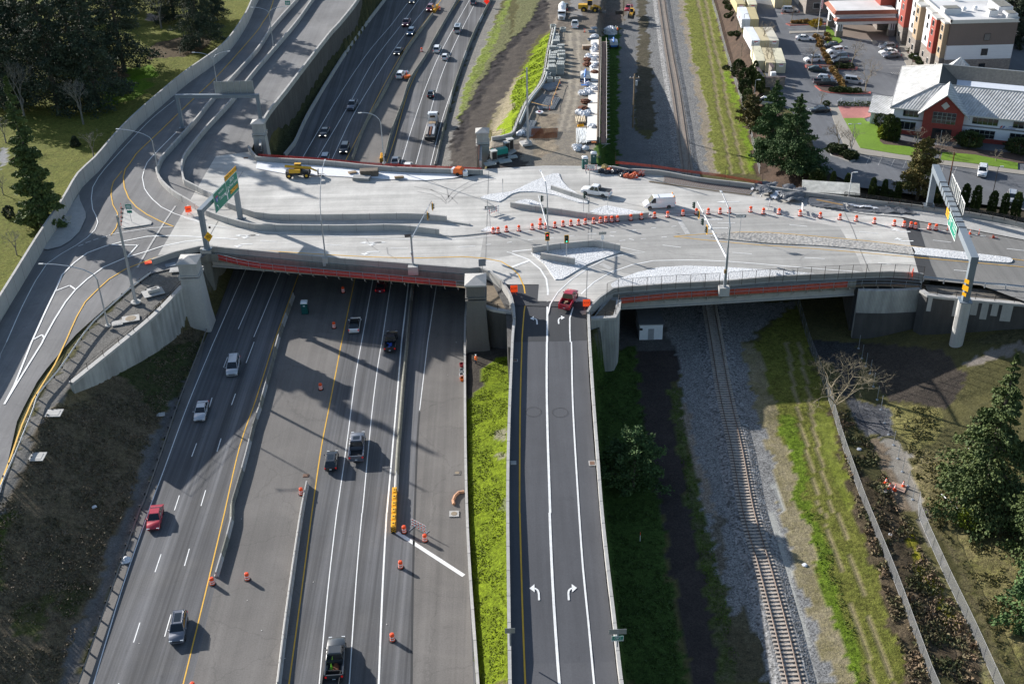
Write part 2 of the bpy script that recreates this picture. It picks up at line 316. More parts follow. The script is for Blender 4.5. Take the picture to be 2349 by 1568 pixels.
def vnoise(X,Y,s,seed=0):
    r=np.random.RandomState(seed).rand(64,64); u=X/s;v=Y/s; i=np.floor(u).astype(int);j=np.floor(v).astype(int); fu=u-i;fv=v-j; fu=fu*fu*(3-2*fu);fv=fv*fv*(3-2*fv)
    g=lambda a,b:r[a%64,b%64]; return (g(i,j)*(1-fu)+g(i+1,j)*fu)*(1-fv)+(g(i,j+1)*(1-fu)+g(i+1,j+1)*fu)*fv
def px(X,Y,Z):
    q=np.stack([X,Y,Z-CH],-1); w=np.maximum(q@_F,1e-3); return CX+FPX*(q@_R)/w, CY-FPX*(q@_U)/w
JX=(vnoise(GX,GY,2.2,1)+vnoise(GX,GY,.9,2)*.6-.8)*1.5; JY=(vnoise(GX,GY,2.2,3)+vnoise(GX,GY,.9,4)*.6-.8)*1.5
PX_,PY_=px(GX+JX,GY+JY,TZ); PX0,PY0=px(GX+JX*.15,GY+JY*.15,TZ)
def inpoly(PX,PY,poly):
    n=len(poly); ins=np.zeros(PX.shape,bool); j=n-1
    for i in range(n):
        xi,yi=poly[i][:2];xj,yj=poly[j][:2]
        if abs(yj-yi)>1e-9:
            c=((yi>PY)!=(yj>PY))&(PX<(xj-xi)*(PY-yi)/(yj-yi)+xi); ins^=c
        j=i
    return ins
Ca=np.zeros(GX.shape+(3,)); Cb=np.zeros(GX.shape+(3,)); Par=np.zeros(GX.shape+(3,))
Ca[:]=(.11,.10,.04);Cb[:]=(.07,.065,.03);Par[:]=(.5,.3,0.)
def zone(spec,a,b=None,par=(.5,.3,.0),band=None):
    """par: r = grass fibre, g = stone speckle, b = height roughness in metres"""
    P=PT(spec)
    if band:
        L=[(p[0]-band/2,p[1]) for p in P]; R=[(p[0]+band/2,p[1]) for p in P][::-1]; P=L+R
    m=inpoly(PX0,PY0,P) if band else inpoly(PX_,PY_,P); Ca[m]=a; Cb[m]=b or tuple(c*.7 for c in a); Par[m]=par
GRS=(.6,.1,.04)
m=GX<np.interp(GY,BL[0][1],BL[0][0])+.5; Ca[m]=(.15,.15,.035);Cb[m]=(.085,.10,.02);Par[m]=(.7,.2,.06)
zone("00:0,1340 60,1360 75,1420 60,1500 0,1567",(.3,.3,.3),par=(0,.3,0)); zone("00:900,1000 1300,880 1430,760 1200,700 1000,750",(.10,.17,.015)); zone("00:1330,130 1500,130 1520,190 1340,190",(.25,.22,.2)); zone("00:1050,650 1400,600 1450,700 1050,760",(.1,.19,.01))
zone("00:900,600 1050,560 1200,700 1000,800",(.13,.1,.06)); zone("00:1400,400 1900,300 1950,420 1700,520 1350,540",(.1,.075,.045))
# west slope
zone("01:1740,1410 1870,1420 02:1850,0 1750,250 1600,420 1540,600 1430,830 1300,1150 1150,1567 03:1000,250 830,800 620,1300 500,1567 -1500,1567 -900,0 02:-300,1567 150,1300 300,800 370,640 480,560 720,420 860,290 1000,225 1200,150 1420,20",(.125,.098,.066),(.085,.07,.042),(.8,.2,.08))
zone("02:1000,260 1420,20 1900,0 1700,300 1560,560 1460,720 1400,640 1250,450",(.045,.06,.02),(.05,.05,.025),(.7,.1,.1))
zone("02:450,560 730,440 900,560 700,640 520,680 400,640",(.22,.17,.09),(.1,.08,.05),(.8,.1,.2))
zone("03:100,900 500,700 430,1000 300,1200 150,1100",(.07,.085,.02),(.06,.05,.03),(.8,.1,.2)); zone("03:-100,0 110,0 40,400 20,700 -100,900",(.05,.08,.015),(.06,.06,.02),(.8,.1,.2)); zone("03:600,600 850,650 650,1000 500,900",(.05,.06,.02),(.06,.05,.03),(.8,.1,.2))
zone("02:1870,0 1700,480 1500,1000 1340,1567 03:1200,200 700,1567 500,1567 620,1300 830,800 1000,250 1150,0 02:1150,1567 1300,1150 1430,830 1540,600 1640,420 1750,300",(.15,.145,.14),(.1,.095,.09),(0,.5,.02))
zone("01:1300,930 1560,760 1850,680 2000,720 1950,1100 1680,1065 02:650,400 520,560 400,660 300,850 170,1300 20,1600 -300,1700 -300,1500 100,1100 270,700 370,490 540,290 740,0 01:870,1400 1110,1180",(.19,.18,.165),(.13,.125,.115),(0,.6,.02))
# centre slope and ground east of the ramp
zone("12:1890,60 2340,0 2340,1567 13:2330,1567 1990,1567 1900,0 12:1890,1567",(.13,.17,.008),(.09,.125,.008),(.9,.1,.1))
zone("12:1900,0 2340,0 2330,130 2200,150 2100,200 2030,300 2060,420 2000,500 1920,560",(.075,.065,.055),(.04,.035,.03),(0,.6,.1)); zone("12:2220,800 2320,800 2320,900 2240,890",(.2,.19,.13)); zone("12:2210,1000 2280,1020 2270,1090 2200,1060",(.2,.19,.13)); zone("12:2240,1450 2320,1450 2320,1567 2220,1560",(.14,.16,.07))
zone("22:600,0 1100,0 1160,150 1190,500 1220,900 1300,1300 1390,1567 23:1420,500 1500,900 1600,1567 900,1567 750,0",(.05,.085,.018),(.035,.06,.014),(.9,.1,.12))  # lush grass, its colour darkened to carry the ramp's shade
zone("d:1395,692 1700,692 22:1900,0 1500,250 1450,400 1400,900 1190,500 1160,150 1100,50 740,40",(.12,.115,.11),(.08,.075,.07),(.1,.6,.03))
zone("22:1140,80 1500,60 1520,250 1450,400 1500,800 1560,1300 1620,1567 23:1640,100 1750,500 1800,800 1850,1100 1920,1567 1640,1567 1540,900 1440,400 1400,0 22:1390,1567 1300,1300 1220,900 1190,500",(.062,.05,.045),(.035,.03,.028),(.2,.5,.08))
zone("22:1430,400 1530,420 1600,700 1620,1000 1740,1567 23:1740,0 1870,400 1970,800 2070,1200 2160,1567 1910,1567 1850,1100 1800,800 1750,500 1640,100 22:1620,1567",(.07,.10,.02),(.07,.065,.04),(.9,.2,.1))
zone("d:1500,692 1700,692 1835,692 22:2120,0 2150,250 2250,600 2349,900 32:0,900 60,1200 100,1567 33:130,0 200,300 330,700 420,1000 500,1300 620,1567 23:2140,1567 2070,1200 1970,800 1870,400 1740,0 22:1740,1567 1640,1000 1610,700 1540,420 1500,250 1500,60",(.23,.228,.222),(.175,.174,.17),(0,1.2,.01))
zone("22:1560,500 1640,620 1700,1000 1850,1567 1760,1567 1640,1000",(.3,.25,.2),(.17,.14,.11),(.2,.9,.03)); zone("22:1850,1567 1760,1567 23:1790,0 1900,500 1960,600 1990,400 1880,0",(.18,.16,.13),(.08,.07,.05),(.4,.9,.05))
zone("23:1960,900 2100,860 2250,1100 2300,1350 2250,1567 2080,1567 2000,1200",(.12,.11,.07),(.06,.05,.03),(.8,.4,.1))
zone("22:2100,0 2200,0 32:0,300 60,600 130,900 200,1150 280,1567 33:340,0 450,500 580,900 720,1300 820,1567 620,1567 500,1300 420,1000 330,700 200,300 130,0 32:100,1567 60,1200 0,900 22:2250,600",(.27,.23,.15),(.15,.13,.06),(.5,.5,.04))
zone("22:2200,0 d:1830,692 32:370,0 440,200 590,640 680,950 860,1460 33:800,0 970,500 1120,1000 1270,1567 820,1567 720,1300 580,900 450,500 340,0 32:280,1567 200,1150 130,900 60,600 0,300",(.14,.14,.032),(.095,.105,.02),(.9,.2,.05))
zone("32:90,650 270,650 300,1000 400,1567 33:450,0 540,350 640,700 730,1000 900,1567 780,1567 700,1300 560,850 450,450 350,0 32:260,1500 200,1100",(.1,.155,.012),(.085,.12,.015),(1.,.1,.05))
zone("32:560,640 600,900 700,1200 33:760,0 740,0 32:620,1300 480,900 430,640",(.17,.19,.04),(.12,.14,.02))
for s in ("32:170,0 270,600 350,950 450,1400 490,1567 33:515,0 610,350 720,680 820,1000 900,1250 970,1567","32:280,0 380,500 440,900 540,1350 600,1567 33:640,0 760,400 870,750 970,1050 1050,1300 1140,1567"): zone("21:1700,1200 "*0+s,(.27,.22,.13),(.17,.15,.07),(.3,.5,0),band=8)
zone("33:800,0 970,500 1120,1000 1270,1567 2080,1567 1920,1200 1700,800 1400,250 1250,0 32:1200,1567 950,1300 700,1000 600,640 560,640 700,1150",(.10,.075,.05),(.055,.045,.025),(.9,.3,.3))
zone("33:1230,0 1400,300 1560,650 1720,1000 1700,1100 1500,750 1340,450",(.2,.19,.012),(.13,.12,.02),(.9,.1,.06)); zone("33:1450,350 1560,480 1750,900 1950,1300 2050,1567 1950,1567 1700,1000",(.22,.19,.13),(.16,.15,.05),(.4,.5,.05))
zone("32:380,0 810,0 870,200 740,560 650,480 600,200 450,180",(.06,.06,.06),(.035,.035,.035),(0,.8,.03)); zone("32:720,520 1080,590 1200,800 1150,880 930,850 800,780",(.14,.14,.145),(.06,.06,.065),(0,1.,.15))
zone("32:810,0 1600,60 1800,300 1650,600 1150,560 900,200",(.075,.062,.05),(.05,.042,.035),(.4,.5,.06)); zone("32:1100,600 1600,600 1560,900 1400,1000 1200,880",(.2,.18,.07),(.13,.12,.04),(.9,.2,.08))
zone("32:1300,1000 1700,1000 1800,1567 33:2347,1000 2347,1567 2200,1567 1500,0 32:1450,1567",(.2,.165,.09),(.11,.1,.04),(.9,.3,.15)); zone("33:1500,0 1900,0 2347,300 2347,1567 2250,1567 1700,300",(.19,.16,.08),(.10,.095,.03),(.9,.3,.2))
zone("32:1050,890 1190,900 1290,1050 1320,1200 1430,1500 1450,1567 33:1620,560 1570,420 1400,100 32:1260,1380 1140,1130",(.27,.25,.215),(.2,.18,.155),(0,.3,0)); zone("32:1000,900 1050,890 1140,1130 1260,1380 1350,1567 1200,1567 1080,1250 980,1000",(.21,.165,.12),(.13,.1,.07),(.2,.7,.08))
zone("32:1780,200 2000,120 2250,0 2349,0 2349,60 2050,180 1850,220",(.24,.21,.18),(.17,.15,.13),(0,.4,0))
zone("31:1420,1567 1900,1560 2347,1400 2347,1567",(.085,.08,.04),(.06,.055,.03),(.8,.2,.1))
# north of the bridge
zone("32:60,1300 150,1567 33:30,0 110,250 200,600 300,1000 420,1567",(.36,.36,.33),(.3,.3,.28),(0,.3,0),band=16)
zone("10:80,1450 190,1330 300,800 560,500 860,180 970,-60 1180,0 860,430 500,1010 345,1330 250,1440",(.045,.05,.022),(.03,.033,.018),(.8,.1,.1))
zone("10:1600,1567 1690,1280 1900,620 2150,0 2300,-100 2150,300 2000,600 1900,850 1850,1150 1800,1400 1780,1567",(.24,.225,.2),(.17,.16,.145),(0,.6,0))
zone("10:2300,0 2150,300 2000,600 1900,850 1860,1120 1950,1050 2050,800 2200,560 2347,370 2400,0 20:0,-60 350,-60 290,0 200,200 0,360",(.155,.15,.075),(.12,.125,.055),(.9,.2,.05))
zone("10:2300,0 2150,300 2000,600 1900,850 1860,1120 1930,1000 1990,800 2120,560 2250,250 2347,0",(.17,.22,.03),(.14,.15,.06),(1.,.1,.05))
zone("10:1790,1280 1880,1100 2000,880 2180,560 2347,370 20:200,150 290,-80 420,-80 380,100 340,270 200,380 100,600 0,760 10:2347,780 2200,1000 2100,1200 2100,1567 1770,1567",(.1,.085,.072),(.06,.052,.047),(0,.5,.12))
zone("10:1790,1280 1880,1100 2000,880 2180,560 2347,370 20:200,150 270,0 340,0 300,200 100,340 0,440 10:2200,700 2000,1000 1950,1200 1850,1400",(.05,.045,.043),(.035,.03,.03),(0,.6,.4))
zone("10:2400,700 2200,1000 2130,1180 2230,1290 20:60,1250 100,700",(.27,.23,.16),(.19,.165,.1),(.5,.7,.08))
zone("20:-10,850 100,660 230,420 340,290 400,270 300,750 150,960 30,1250 10:2347,1250 2240,1290 2250,1150 2347,960",(.17,.225,.006),(.13,.185,.006),(.9,.1,.08))
zone("d:1117,398 1125,325 1174,315 1187,283 1207,240 1243,188 1268,68 1250,0 1260,-60 1400,-60 1384,60 1384,392",(.26,.225,.175),(.17,.155,.135),(0,.5,.05))
zone("20:300,-100 1140,-100 1160,160 1000,250 800,260 360,290",(.19,.16,.13),(.11,.095,.08),(0,.6,.1)); zone("20:540,0 640,0 650,150 530,150",(.26,.25,.24),(.2,.19,.18),(0,.3,0))
for s in ("20:530,280 540,600 520,900 440,1200","20:600,300 615,600 590,900 510,1200"): zone(s,(.36,.32,.25),(.26,.23,.19),(0,.5,0),band=7)
zone("20:230,1050 420,1050 400,1400 200,1450",(.3,.25,.18),(.16,.13,.1),(0,.6,.2)); zone("d:1117,398 1125,340 1190,330 1210,398",(.085,.075,.065),(.06,.05,.045),(0,.6,.08))
zone("20:800,330 1000,260 980,600 985,900 965,1300 1000,1400 980,1600 760,1600 780,900",(.05,.10,.014),(.035,.07,.012),(.9,.1,.06))
zone("20:990,250 1140,-60 1180,160 1150,700 1100,1200 1130,1200 1250,1300 1300,1600 960,1600 985,1400 960,1300 975,900",(.2,.195,.19),(.15,.15,.15),(0,.5,.02))
zone("20:1140,-60 1225,-60 1260,500 1300,900 1330,1200 1130,1200 1140,600 1170,300",(.1,.085,.06),(.06,.055,.035),(.6,.3,.1))
zone("20:1225,-80 1510,-80 1620,500 1680,800 1750,1300 1800,1600 1300,1600 1250,1300 1330,1200 1300,900 1260,500",(.22,.218,.21),(.17,.168,.165),(0,1.2,.01))
zone("20:1510,-80 1570,-80 1660,500 1740,800 1830,1300 1870,1600 1800,1600 1750,1300 1680,800 1620,500",(.3,.255,.2),(.2,.17,.12),(.2,.8,.03))
zone("20:1570,-80 1820,-80 1940,420 1990,600 2120,1000 2270,1600 1870,1600 1830,1300 1740,800 1660,500",(.17,.175,.04),(.12,.135,.03),(.9,.2,.05)); zone("20:1990,650 2120,1000 2240,1567 2180,1567 2050,1000 1930,650",(.16,.24,.02),(.13,.17,.02),(.9,.2,.05))
for s in ("20:1690,-60 1790,400 1850,700 1890,1000 1960,1300 2010,1600","20:1760,-60 1850,400 1930,700 1980,1000 2060,1300 2120,1600"): zone(s,(.24,.2,.12),(.17,.15,.07),(.3,.5,0),band=7)
zone("20:1830,-80 2020,-80 2100,240 2220,500 2200,640 2260,800 2347,900 30:560,1567 2347,1567 31:2500,100 2347,520 500,250 0,200 21:2347,200 20:2250,1600 2120,1000 1990,600 1940,420",(.095,.065,.048),(.05,.037,.03),(.2,.5,.05))
zone("31:2347,480 1500,420 1250,300 700,220 500,150 480,-40 2500,-40",(.06,.05,.035),(.04,.035,.025),(.3,.3,.05))
# random surface relief, only where the ground is loose
TZ2=TZ+(vnoise(GX,GY,1.1,8)+vnoise(GX,GY,2.7,9)*.8-.9)*Par[...,2]*1.3
for a,b in ((0,1),(3,4)):
    A=np.interp(GY,BL[a][1],BL[a][0]);B=np.interp(GY,BL[b][1],BL[b][0]); m=(GX>A-.3)&(GX<B+.5); TZ2[m]=TZ[m]-.12
me=bpy.data.meshes.new('ground'); nx,ny=len(_gx),len(_gy); co=np.stack([GX,GY,TZ2],-1).reshape(-1,3)
me.vertices.add(nx*ny); me.vertices.foreach_set('co',co.ravel())
ii=np.arange(nx*ny).reshape(ny,nx); q=np.stack([ii[:-1,:-1],ii[:-1,1:],ii[1:,1:],ii[1:,:-1]],-1).reshape(-1,4)
me.loops.add(q.size); me.loops.foreach_set('vertex_index',q.ravel().astype(np.int32)); me.polygons.add(len(q)); me.polygons.foreach_set('loop_start',np.arange(0,q.size,4,dtype=np.int32)); me.polygons.foreach_set('use_smooth',np.ones(len(q),bool)); me.update(calc_edges=True)
for nm,A in (('Ca',Ca),('Cb',Cb),('Par',Par)):
    at=me.color_attributes.new(nm,'FLOAT_COLOR','POINT'); at.data.foreach_set('color',np.concatenate([A,np.ones(A.shape[:2]+(1,))],-1).astype(np.float32).ravel())
s=NT('ground soil and grass')
def att(n):
    a=s.n.new("ShaderNodeAttribute"); a.attribute_name=n; return a.outputs['Color']
sep=s.n.new("ShaderNodeSeparateColor"); s.L(att('Par'),sep.inputs[0]); fib,spk=sep.outputs[0],sep.outputs[1]
n1=s.noise(.28,6,.72,dist=.6); n2=s.noise(1.6,5,.75); n3=s.noise(5.5,3,.75)
f=s.ramp(s.math('ADD',s.math('MULTIPLY',n1,.6),s.math('MULTIPLY',n2,.4)),0,1,.38,.62)
col=s.mix(f,att('Ca'),att('Cb'))
fi=s.math('ADD',1.,s.math('MULTIPLY',fib,s.ramp(n2,-.75,.9,.3,.7))); fi=s.math('MULTIPLY',fi,s.math('ADD',1.,s.math('MULTIPLY',fib,s.ramp(n3,-.45,.6,.3,.7))))
v=s.n.new("ShaderNodeTexVoronoi"); v.inputs['Scale'].default_value=6.5; s.L(s.tc,v.inputs['Vector']); sc=s.n.new("ShaderNodeSeparateColor"); s.L(v.outputs['Color'],sc.inputs[0])
sp=s.math('ADD',1.,s.math('MULTIPLY',spk,s.ramp(sc.outputs[0],-.42,.48,0,1)))
s.L(s.mul(col,s.math('MULTIPLY',fi,sp)),s.b.inputs['Base Color']); s.b.inputs['Roughness'].default_value=.95; s.b.inputs['Specular IOR Level'].default_value=.1
s.bump(s.math('ADD',s.math('MULTIPLY',s.math('MULTIPLY',fib,n2),1.4),s.math('MULTIPLY',sc.outputs[0],s.math('MULTIPLY',spk,.25))),.25,.8); me.materials.append(s.m)
g=bpy.data.objects.new('ground',me); COL.objects.link(g); g['kind']='structure'
# ---------------------------------------------------------------- roads
def sm(spec,z=0.,st=2.): return smooth(WP(spec,z),st)
FL=sm("d:178,1568 03:1290,0 02:1640,590 1870,0 01:1990,1300 d:560,560 10:250,1440 345,1330 500,1010 860,430 1180,0 d:925,-60 960,-140",0,4); FR=sm("d:1100,1620 1092,1568 13:1925,0 d:1063,784 1076,652 1010,480 10:1640,1510 1690,1280 1900,620 2150,0 d:1145,-60 1170,-140",0,4)
FL=[tuple(W(165,1620))]+FL
sheet('freeway',FL+FR[::-1],A_FWY,.0)
# concrete-grey shoulder lanes laid over the freeway
sheet('freeway_shoulder',sm("13:1425,1640 1440,0 12:1470,1100 1500,640 1575,0 11:1655,1040 10:1640,1490 d:1035,300 1062,150",0,4)[:0]+WP("13:1425,1640 1440,0 12:1470,1100 1500,640 1575,0 11:1640,1100 1930,1100 12:1900,0 1915,1567 13:1925,0 1998,1640"),A_OLD,.006)
sheet('freeway_median',WP("11:400,940 905,960 785,1567 12:690,500 600,960 512,1567 13:400,850 290,1640 -150,1640 03:1740,1640 1990,600 12:0,760 75,480 200,0 11:345,1150"),A_OLD,.006)
sheet('north_median',WP("10:880,1480 1000,1170 1110,970 1290,650 1400,460 1640,120 1750,-40 1830,-20 1650,330 1540,540 1400,750 1330,960 1230,1230 1180,1490"),A_OLD,.006)
sheet('west_shoulder',WP("03:830,1620 1110,700 1300,0 02:1380,1500 1720,580 1880,0 1840,0 1640,590 1330,1480 03:1290,0 1000,800 700,1620"),A_OLD,.006)
def roadpoly(name,spec,zf,m,dz=0.,st=2.):
    P=[tuple(W(x,y,zf)) for x,y,_ in PT(spec)]; return sheet(name,P,m,dz)
def ribbon(name,left,right,m,dz=0,n=60,kind='structure',byy=False,zf=None):
    """road surface between two edge lines, following their heights"""
    def rs(P):
        P=np.array(P)
        if byy:
            P=P[np.argsort(P[:,1])]; t=np.linspace(max(left[0][1],right[0][1]),min(left[-1][1],right[-1][1]),n); return np.stack([np.interp(t,P[:,1],P[:,k]) for k in range(3)],1)
        d=np.r_[0,np.cumsum(np.linalg.norm(np.diff(P[:,:2],axis=0),axis=1))]; t=np.linspace(0,d[-1],n); return np.stack([np.interp(t,d,P[:,k]) for k in range(3)],1)
    A=rs(left);B=rs(right); vs=[];m_=5
    for i in range(n):
        for k in range(m_):
            q=A[i]*(1-k/(m_-1))+B[i]*k/(m_-1)
            if zf: q[2]=zf(q[0],q[1])
            vs.append(tuple(q+np.array([0,0,dz])))
    fs=[(i*m_+k,(i+1)*m_+k,(i+1)*m_+k+1,i*m_+k+1) for i in range(n-1) for k in range(m_-1)]
    o=MB().add(vs,fs).build(name,m); 
    if kind: o['kind']=kind
    return o
def zw(spec,zf,st=2.): return smooth([tuple(W(x,y,zf)) for x,y,_ in PT(spec)],st)
RLX=zw("d:1173,1640 1173,1568 1168,1176 1171,980 1179,784 1183,740 1175,690 1150,655",zR); RRX=zw("d:1433,1640 1418,1568 1402,1426 1387,1301 1375,1176 1365,1059 1354,909 1347,784 1346,735 1357,692",zR)
ribbon('centre_ramp',RLX,RRX,A_NEW,-.02,70,byy=True,zf=zR)
ribbon('west_ramp',[tuple(W(x,y,zL)) for x,y in ((-1050,1568),(-600,1200),(-300,960),(0,742),(95,577),(185,432),(330,275),(425,195),(515,125),(587,14),(625,-60))],[tuple(W(x,y,zL)) for x,y in ((-225,1568),(-60,1250),(0,1136),(40,960),(90,865),(170,770),(260,690),(350,625),(460,600),(560,470),(577,340),(610,270),(665,195),(760,75),(835,-10),(870,-60))],A_W,-.03,90,byy=True,zf=zL)
# fresh asphalt bands and patches
def shp(name,spec,z,m,dz=.006,zf=None): return sheet(name,[tuple(W(x,y,zf or z)) for x,y,_ in PT(spec)],m,dz)
ribbon('ramp_patch',zw("d:1179,784 1183,740 1175,690 1160,662",zR),zw("d:1347,784 1346,735 1357,693",zR),A_DK,-.006,20,byy=True,zf=zR)
shp('ramp_patch_corner',"d:1160,662 1150,653 1236,653 1233,691 1362,693 1352,705 1176,700",DK,A_DK,.006)
east_s="31:1395,985 1240,435 1500,440 1900,505 2347,590 d:2700,680 2700,860 2349,690 31:1950,1045 1420,992"
sheet('east_road',WP(east_s,DK),A_E,-.02)
shp('asphalt_band',"31:1240,435 1380,440 1400,560 1450,720 1490,850 1560,1005 1395,988",DK,A_DK,.006)
sheet('planter_earth',WP("31:1440,1038 1900,1075 2347,1110 d:2600,700 2620,742 31:2347,1205 1750,1152 1470,1120",7.6),mat('rough grey earth',(.14,.125,.105),.95,0,.3,1.2,bump=.06))
shp('east_sidewalk',"31:650,230 1310,345 1700,400 2347,525 d:2600,600 2600,660 31:2347,635 1800,530 1400,465 1240,428 900,400 700,370",DK,C_WALL2,.12)
# deck
deck_s="d:362,586 430,574 475,571 587,578 745,593 935,607 1078,616 1105,622 1125,632 1148,652 1236,652 1233,690 1362,692 1374,700 1392,680 1405,669 1650,655 1761,645 1937,636 2002,634 2070,637 2111,640 2072,501 2010,492 1924,459 1725,431 1600,416 1510,400 1475,392 1400,380 1110,388 1090,392 860,389 740,378 587,368 573,348 495,358"
DKP=WP(deck_s,DK); sheet('bridge_road',DKP,C_DECK,.0)
shp('worn_road',"d:1110,535 1300,512 1480,490 1620,483 1760,492 1925,520 1965,585 1985,634 1761,645 1650,655 1560,650 1300,600 1200,580 1100,600",DK,C_WORN,.005)
# lot
sheet('parking_lot',WP("d:1645,-140 1668,-40 1700,40 1745,150 1765,190 1772,235 1790,240 1815,255 1865,330 1885,388 1975,430 2075,443 2349,482 2600,520 2700,-140",LOT),A_LOT,.0)
# ---------------------------------------------------------------- painted markings
mw,my,mf,mj,md=MB(),MB(),MB(),MB(),MB()
def ln(b,spec,w,z=0.,dash=None,dz=.014,zf=None): 
    P=smooth([tuple(W(x,y,zf or z)) for x,y,_ in PT(spec)],3.)
    if zf: P=[(p[0],p[1],zf(p[0],p[1])) for p in P]
    stripmesh(b,P,w,dz,dash)
for s in ("03:840,1620 1120,690 1320,110 02:1380,1500 1500,1180 1720,580 1960,0 01:1960,1567 2260,885","13:575,1620 660,700 740,0 12:740,1567 830,950 910,330 968,0 11:968,1567 1075,980","13:852,1620 920,600 972,0 12:975,1567 1060,680 1120,200 1155,0 11:1155,1567 1240,1000","12:1500,625 1575,0 11:1575,1567 1655,1040","10:425,1450 760,880 1000,520 1120,370 1240,230 1390,30","10:560,1455 830,1000 1080,560 1330,230 1505,-20","10:695,1465 900,1040 1170,600 1370,310 1630,-20","10:1330,1500 1440,1140 1580,740 1720,430 1970,-20","10:1465,1505 1590,1060 1690,720 1820,410 2030,-10","10:1600,1515 1700,1120 1810,790 1950,410 2150,-10"): ln(mw,s,.13)
ln(mw,"13:1120,1640 1125,1567 1160,700 1198,0 12:1200,1567 1285,600 1335,0 11:1335,1567 1400,1010",.22); ln(mw,"13:1293,178 1905,575",.55)
for s in ("03:1225,1187 1283,1005","03:1422,542 1477,378","02:1600,1542 1645,1405","02:1758,1050 1803,928","02:1918,600 1945,510","02:2050,232 2087,138","01:2185,1447 2347,1080","03:1510,1132 1568,930","03:1692,485 1737,328","02:1843,1502 1886,1358","02:1990,1005 2027,883","02:2123,577 2160,473","02:2257,192 2330,0","11:0,1075 75,900","11:-20,1520 235,905","03:1010,1800 1090,1560"): ln(mw,s,.13)
for s in ("03:1660,1640 1680,1567 1870,790 2058,0 02:2058,1567 2200,950 2349,520 12:165,0 11:165,1567 400,920","13:295,1620 400,850 512,0 12:512,1567 600,960 690,500 785,0 11:785,1567 910,970","10:820,1475 940,1240 1100,920 1240,660 1400,400 1720,-30","10:1200,1490 1270,1280 1400,830 1530,560 1690,260 1890,-30"): ln(my,s,.16)
ln(md,"12:1500,640 1480,900 1455,1567 13:1435,800 1425,1640",.28)
# centre ramp
ln(my,"23:125,1640 100,1000 82,400 72,0 22:70,1567 75,600 92,0 21:90,1567 110,1300 128,1180 110,1060 60,950 0,890 11:2250,830 2100,800 1900,785 1500,797 1000,785 500,757 0,725 01:2200,712 2060,705",.2,zf=zR,dz=.03)
ln(mw,"23:440,1640 400,1100 370,600 345,0 22:350,1567 328,900 318,400 320,0 21:322,1567 325,1200 330,1100 315,990 260,900 150,810 0,755",.3,zf=zR,dz=.03)
ln(mw,"23:760,1640 700,1000 650,500 615,0 22:615,1567 580,1000 555,500 545,0 21:535,1567 530,1350 560,1250 640,1120 750,1020 900,930 1100,860 1300,822 1600,815 2000,830 2347,858 31:500,900 1000,935 1400,970 1900,1025 2347,1065",.22,zf=zR,dz=.03)
ln(mw,"21:330,1310 350,1220 420,1110 550,990 700,890 850,810 1000,770 1220,745 1000,700",.2,DK,dz=.03); ln(mw,"21:0,738 180,718",.25,DK); ln(mw,"21:0,880 155,822",.55,DK,dz=.03); ln(mf,"21:815,850 910,900",.9,DK,dz=.03); ln(mf,"21:1520,428 1615,580",.9,DK,dz=.03)
def arrow(b,c,d,kind,s=1.,z=DK,dz=.035):
    """lane arrow; d = heading of travel; kind l, r, s, ls"""
    c=Vector(W(c[0],c[1],z)); d=Vector((d[0],d[1],0)).normalized(); n=Vector((d.y,-d.x,0)); f=-1 if 'l' in kind else 1
    def P(u,v):
        q=c+d*v*s+n*u*s
        if callable(z): q.z=z(q.x,q.y)
        return q+Vector((0,0,dz))
    if kind=='s': sh=[(-.12,-2),(.12,-2),(.12,.6),(-.12,.6)]; hd=[(-.45,.6),(.45,.6),(0,2)]; b.quad(*[P(*q) for q in sh]); b.quad(*[P(*q) for q in hd]); return
    pts=[(0,-1.6),(0,-.4),(.08*f,.1),(.3*f,.45),(.62*f,.6)]; w=.14
    for a,e in zip(pts,pts[1:]):
        A,E=Vector((a[0],a[1])),Vector((e[0],e[1])); q=(E-A).normalized(); q=Vector((q.y,-q.x))*w
        b.quad(P(*(A+q)),P(*(A-q)),P(*(E-q*.9)),P(*(E+q*.9)))
    b.quad(P(.55*f,-.15),P(.55*f,1.35),P(1.25*f,.6))
    if kind in('ls',): b.quad(P(-.12,-1),P(.12,-1),P(.12,1.6),P(-.12,1.6)); b.quad(P(-.4,1.6),P(.4,1.6),P(0,2.6))
for x,y,k in ((228,1365,'l'),(425,1360,'r')): arrow(mw,T(2,1,x,y),(0,1),k,.85,zR)
for x,y,k in ((245,720,'l'),(515,720,'r')): arrow(mw,T(2,3,x,y),(0,1),k,.85,zR)
for c,r,x,y,k in ((1,1,1095,655,'ls'),(1,1,1040,740,'l'),(0,1,2290,590,'ls'),(0,1,2225,670,'l'),(3,1,1215,557,'r'),(3,1,1240,643,'r'),(2,1,1820,445,'s'),(2,1,1870,525,'s'),(2,1,1980,283,'s')): arrow(mw,T(c,r,x,y),(-1,.02),k,1.1)
for s in ("11:38,640 190,648","11:635,672 785,682","11:1237,704 1392,710","11:1855,697 2010,685","11:2110,675 2155,672","11:2300,656 2347,650","21:145,634 190,630","21:335,614 383,610","21:520,597 573,592","21:695,577 775,573","21:985,640 1040,634","21:1180,623 1228,618","21:1370,608 1418,603","21:895,590 938,600","21:1073,622 1118,632","21:900,563 955,559","21:1092,546 1140,542","21:1275,525 1322,520","21:1462,510 1507,506","21:1382,680 1550,700","21:1885,478 2047,475","21:2020,747 2200,760","31:335,793 520,805","31:1010,843 1187,857","31:1705,908 1895,925","31:195,492 360,508","31:838,557 1012,574","31:1512,634 1682,654","31:2190,712 2347,730","11:2300,742 2347,752"): ln(mw,s,.16,DK,dz=.03)
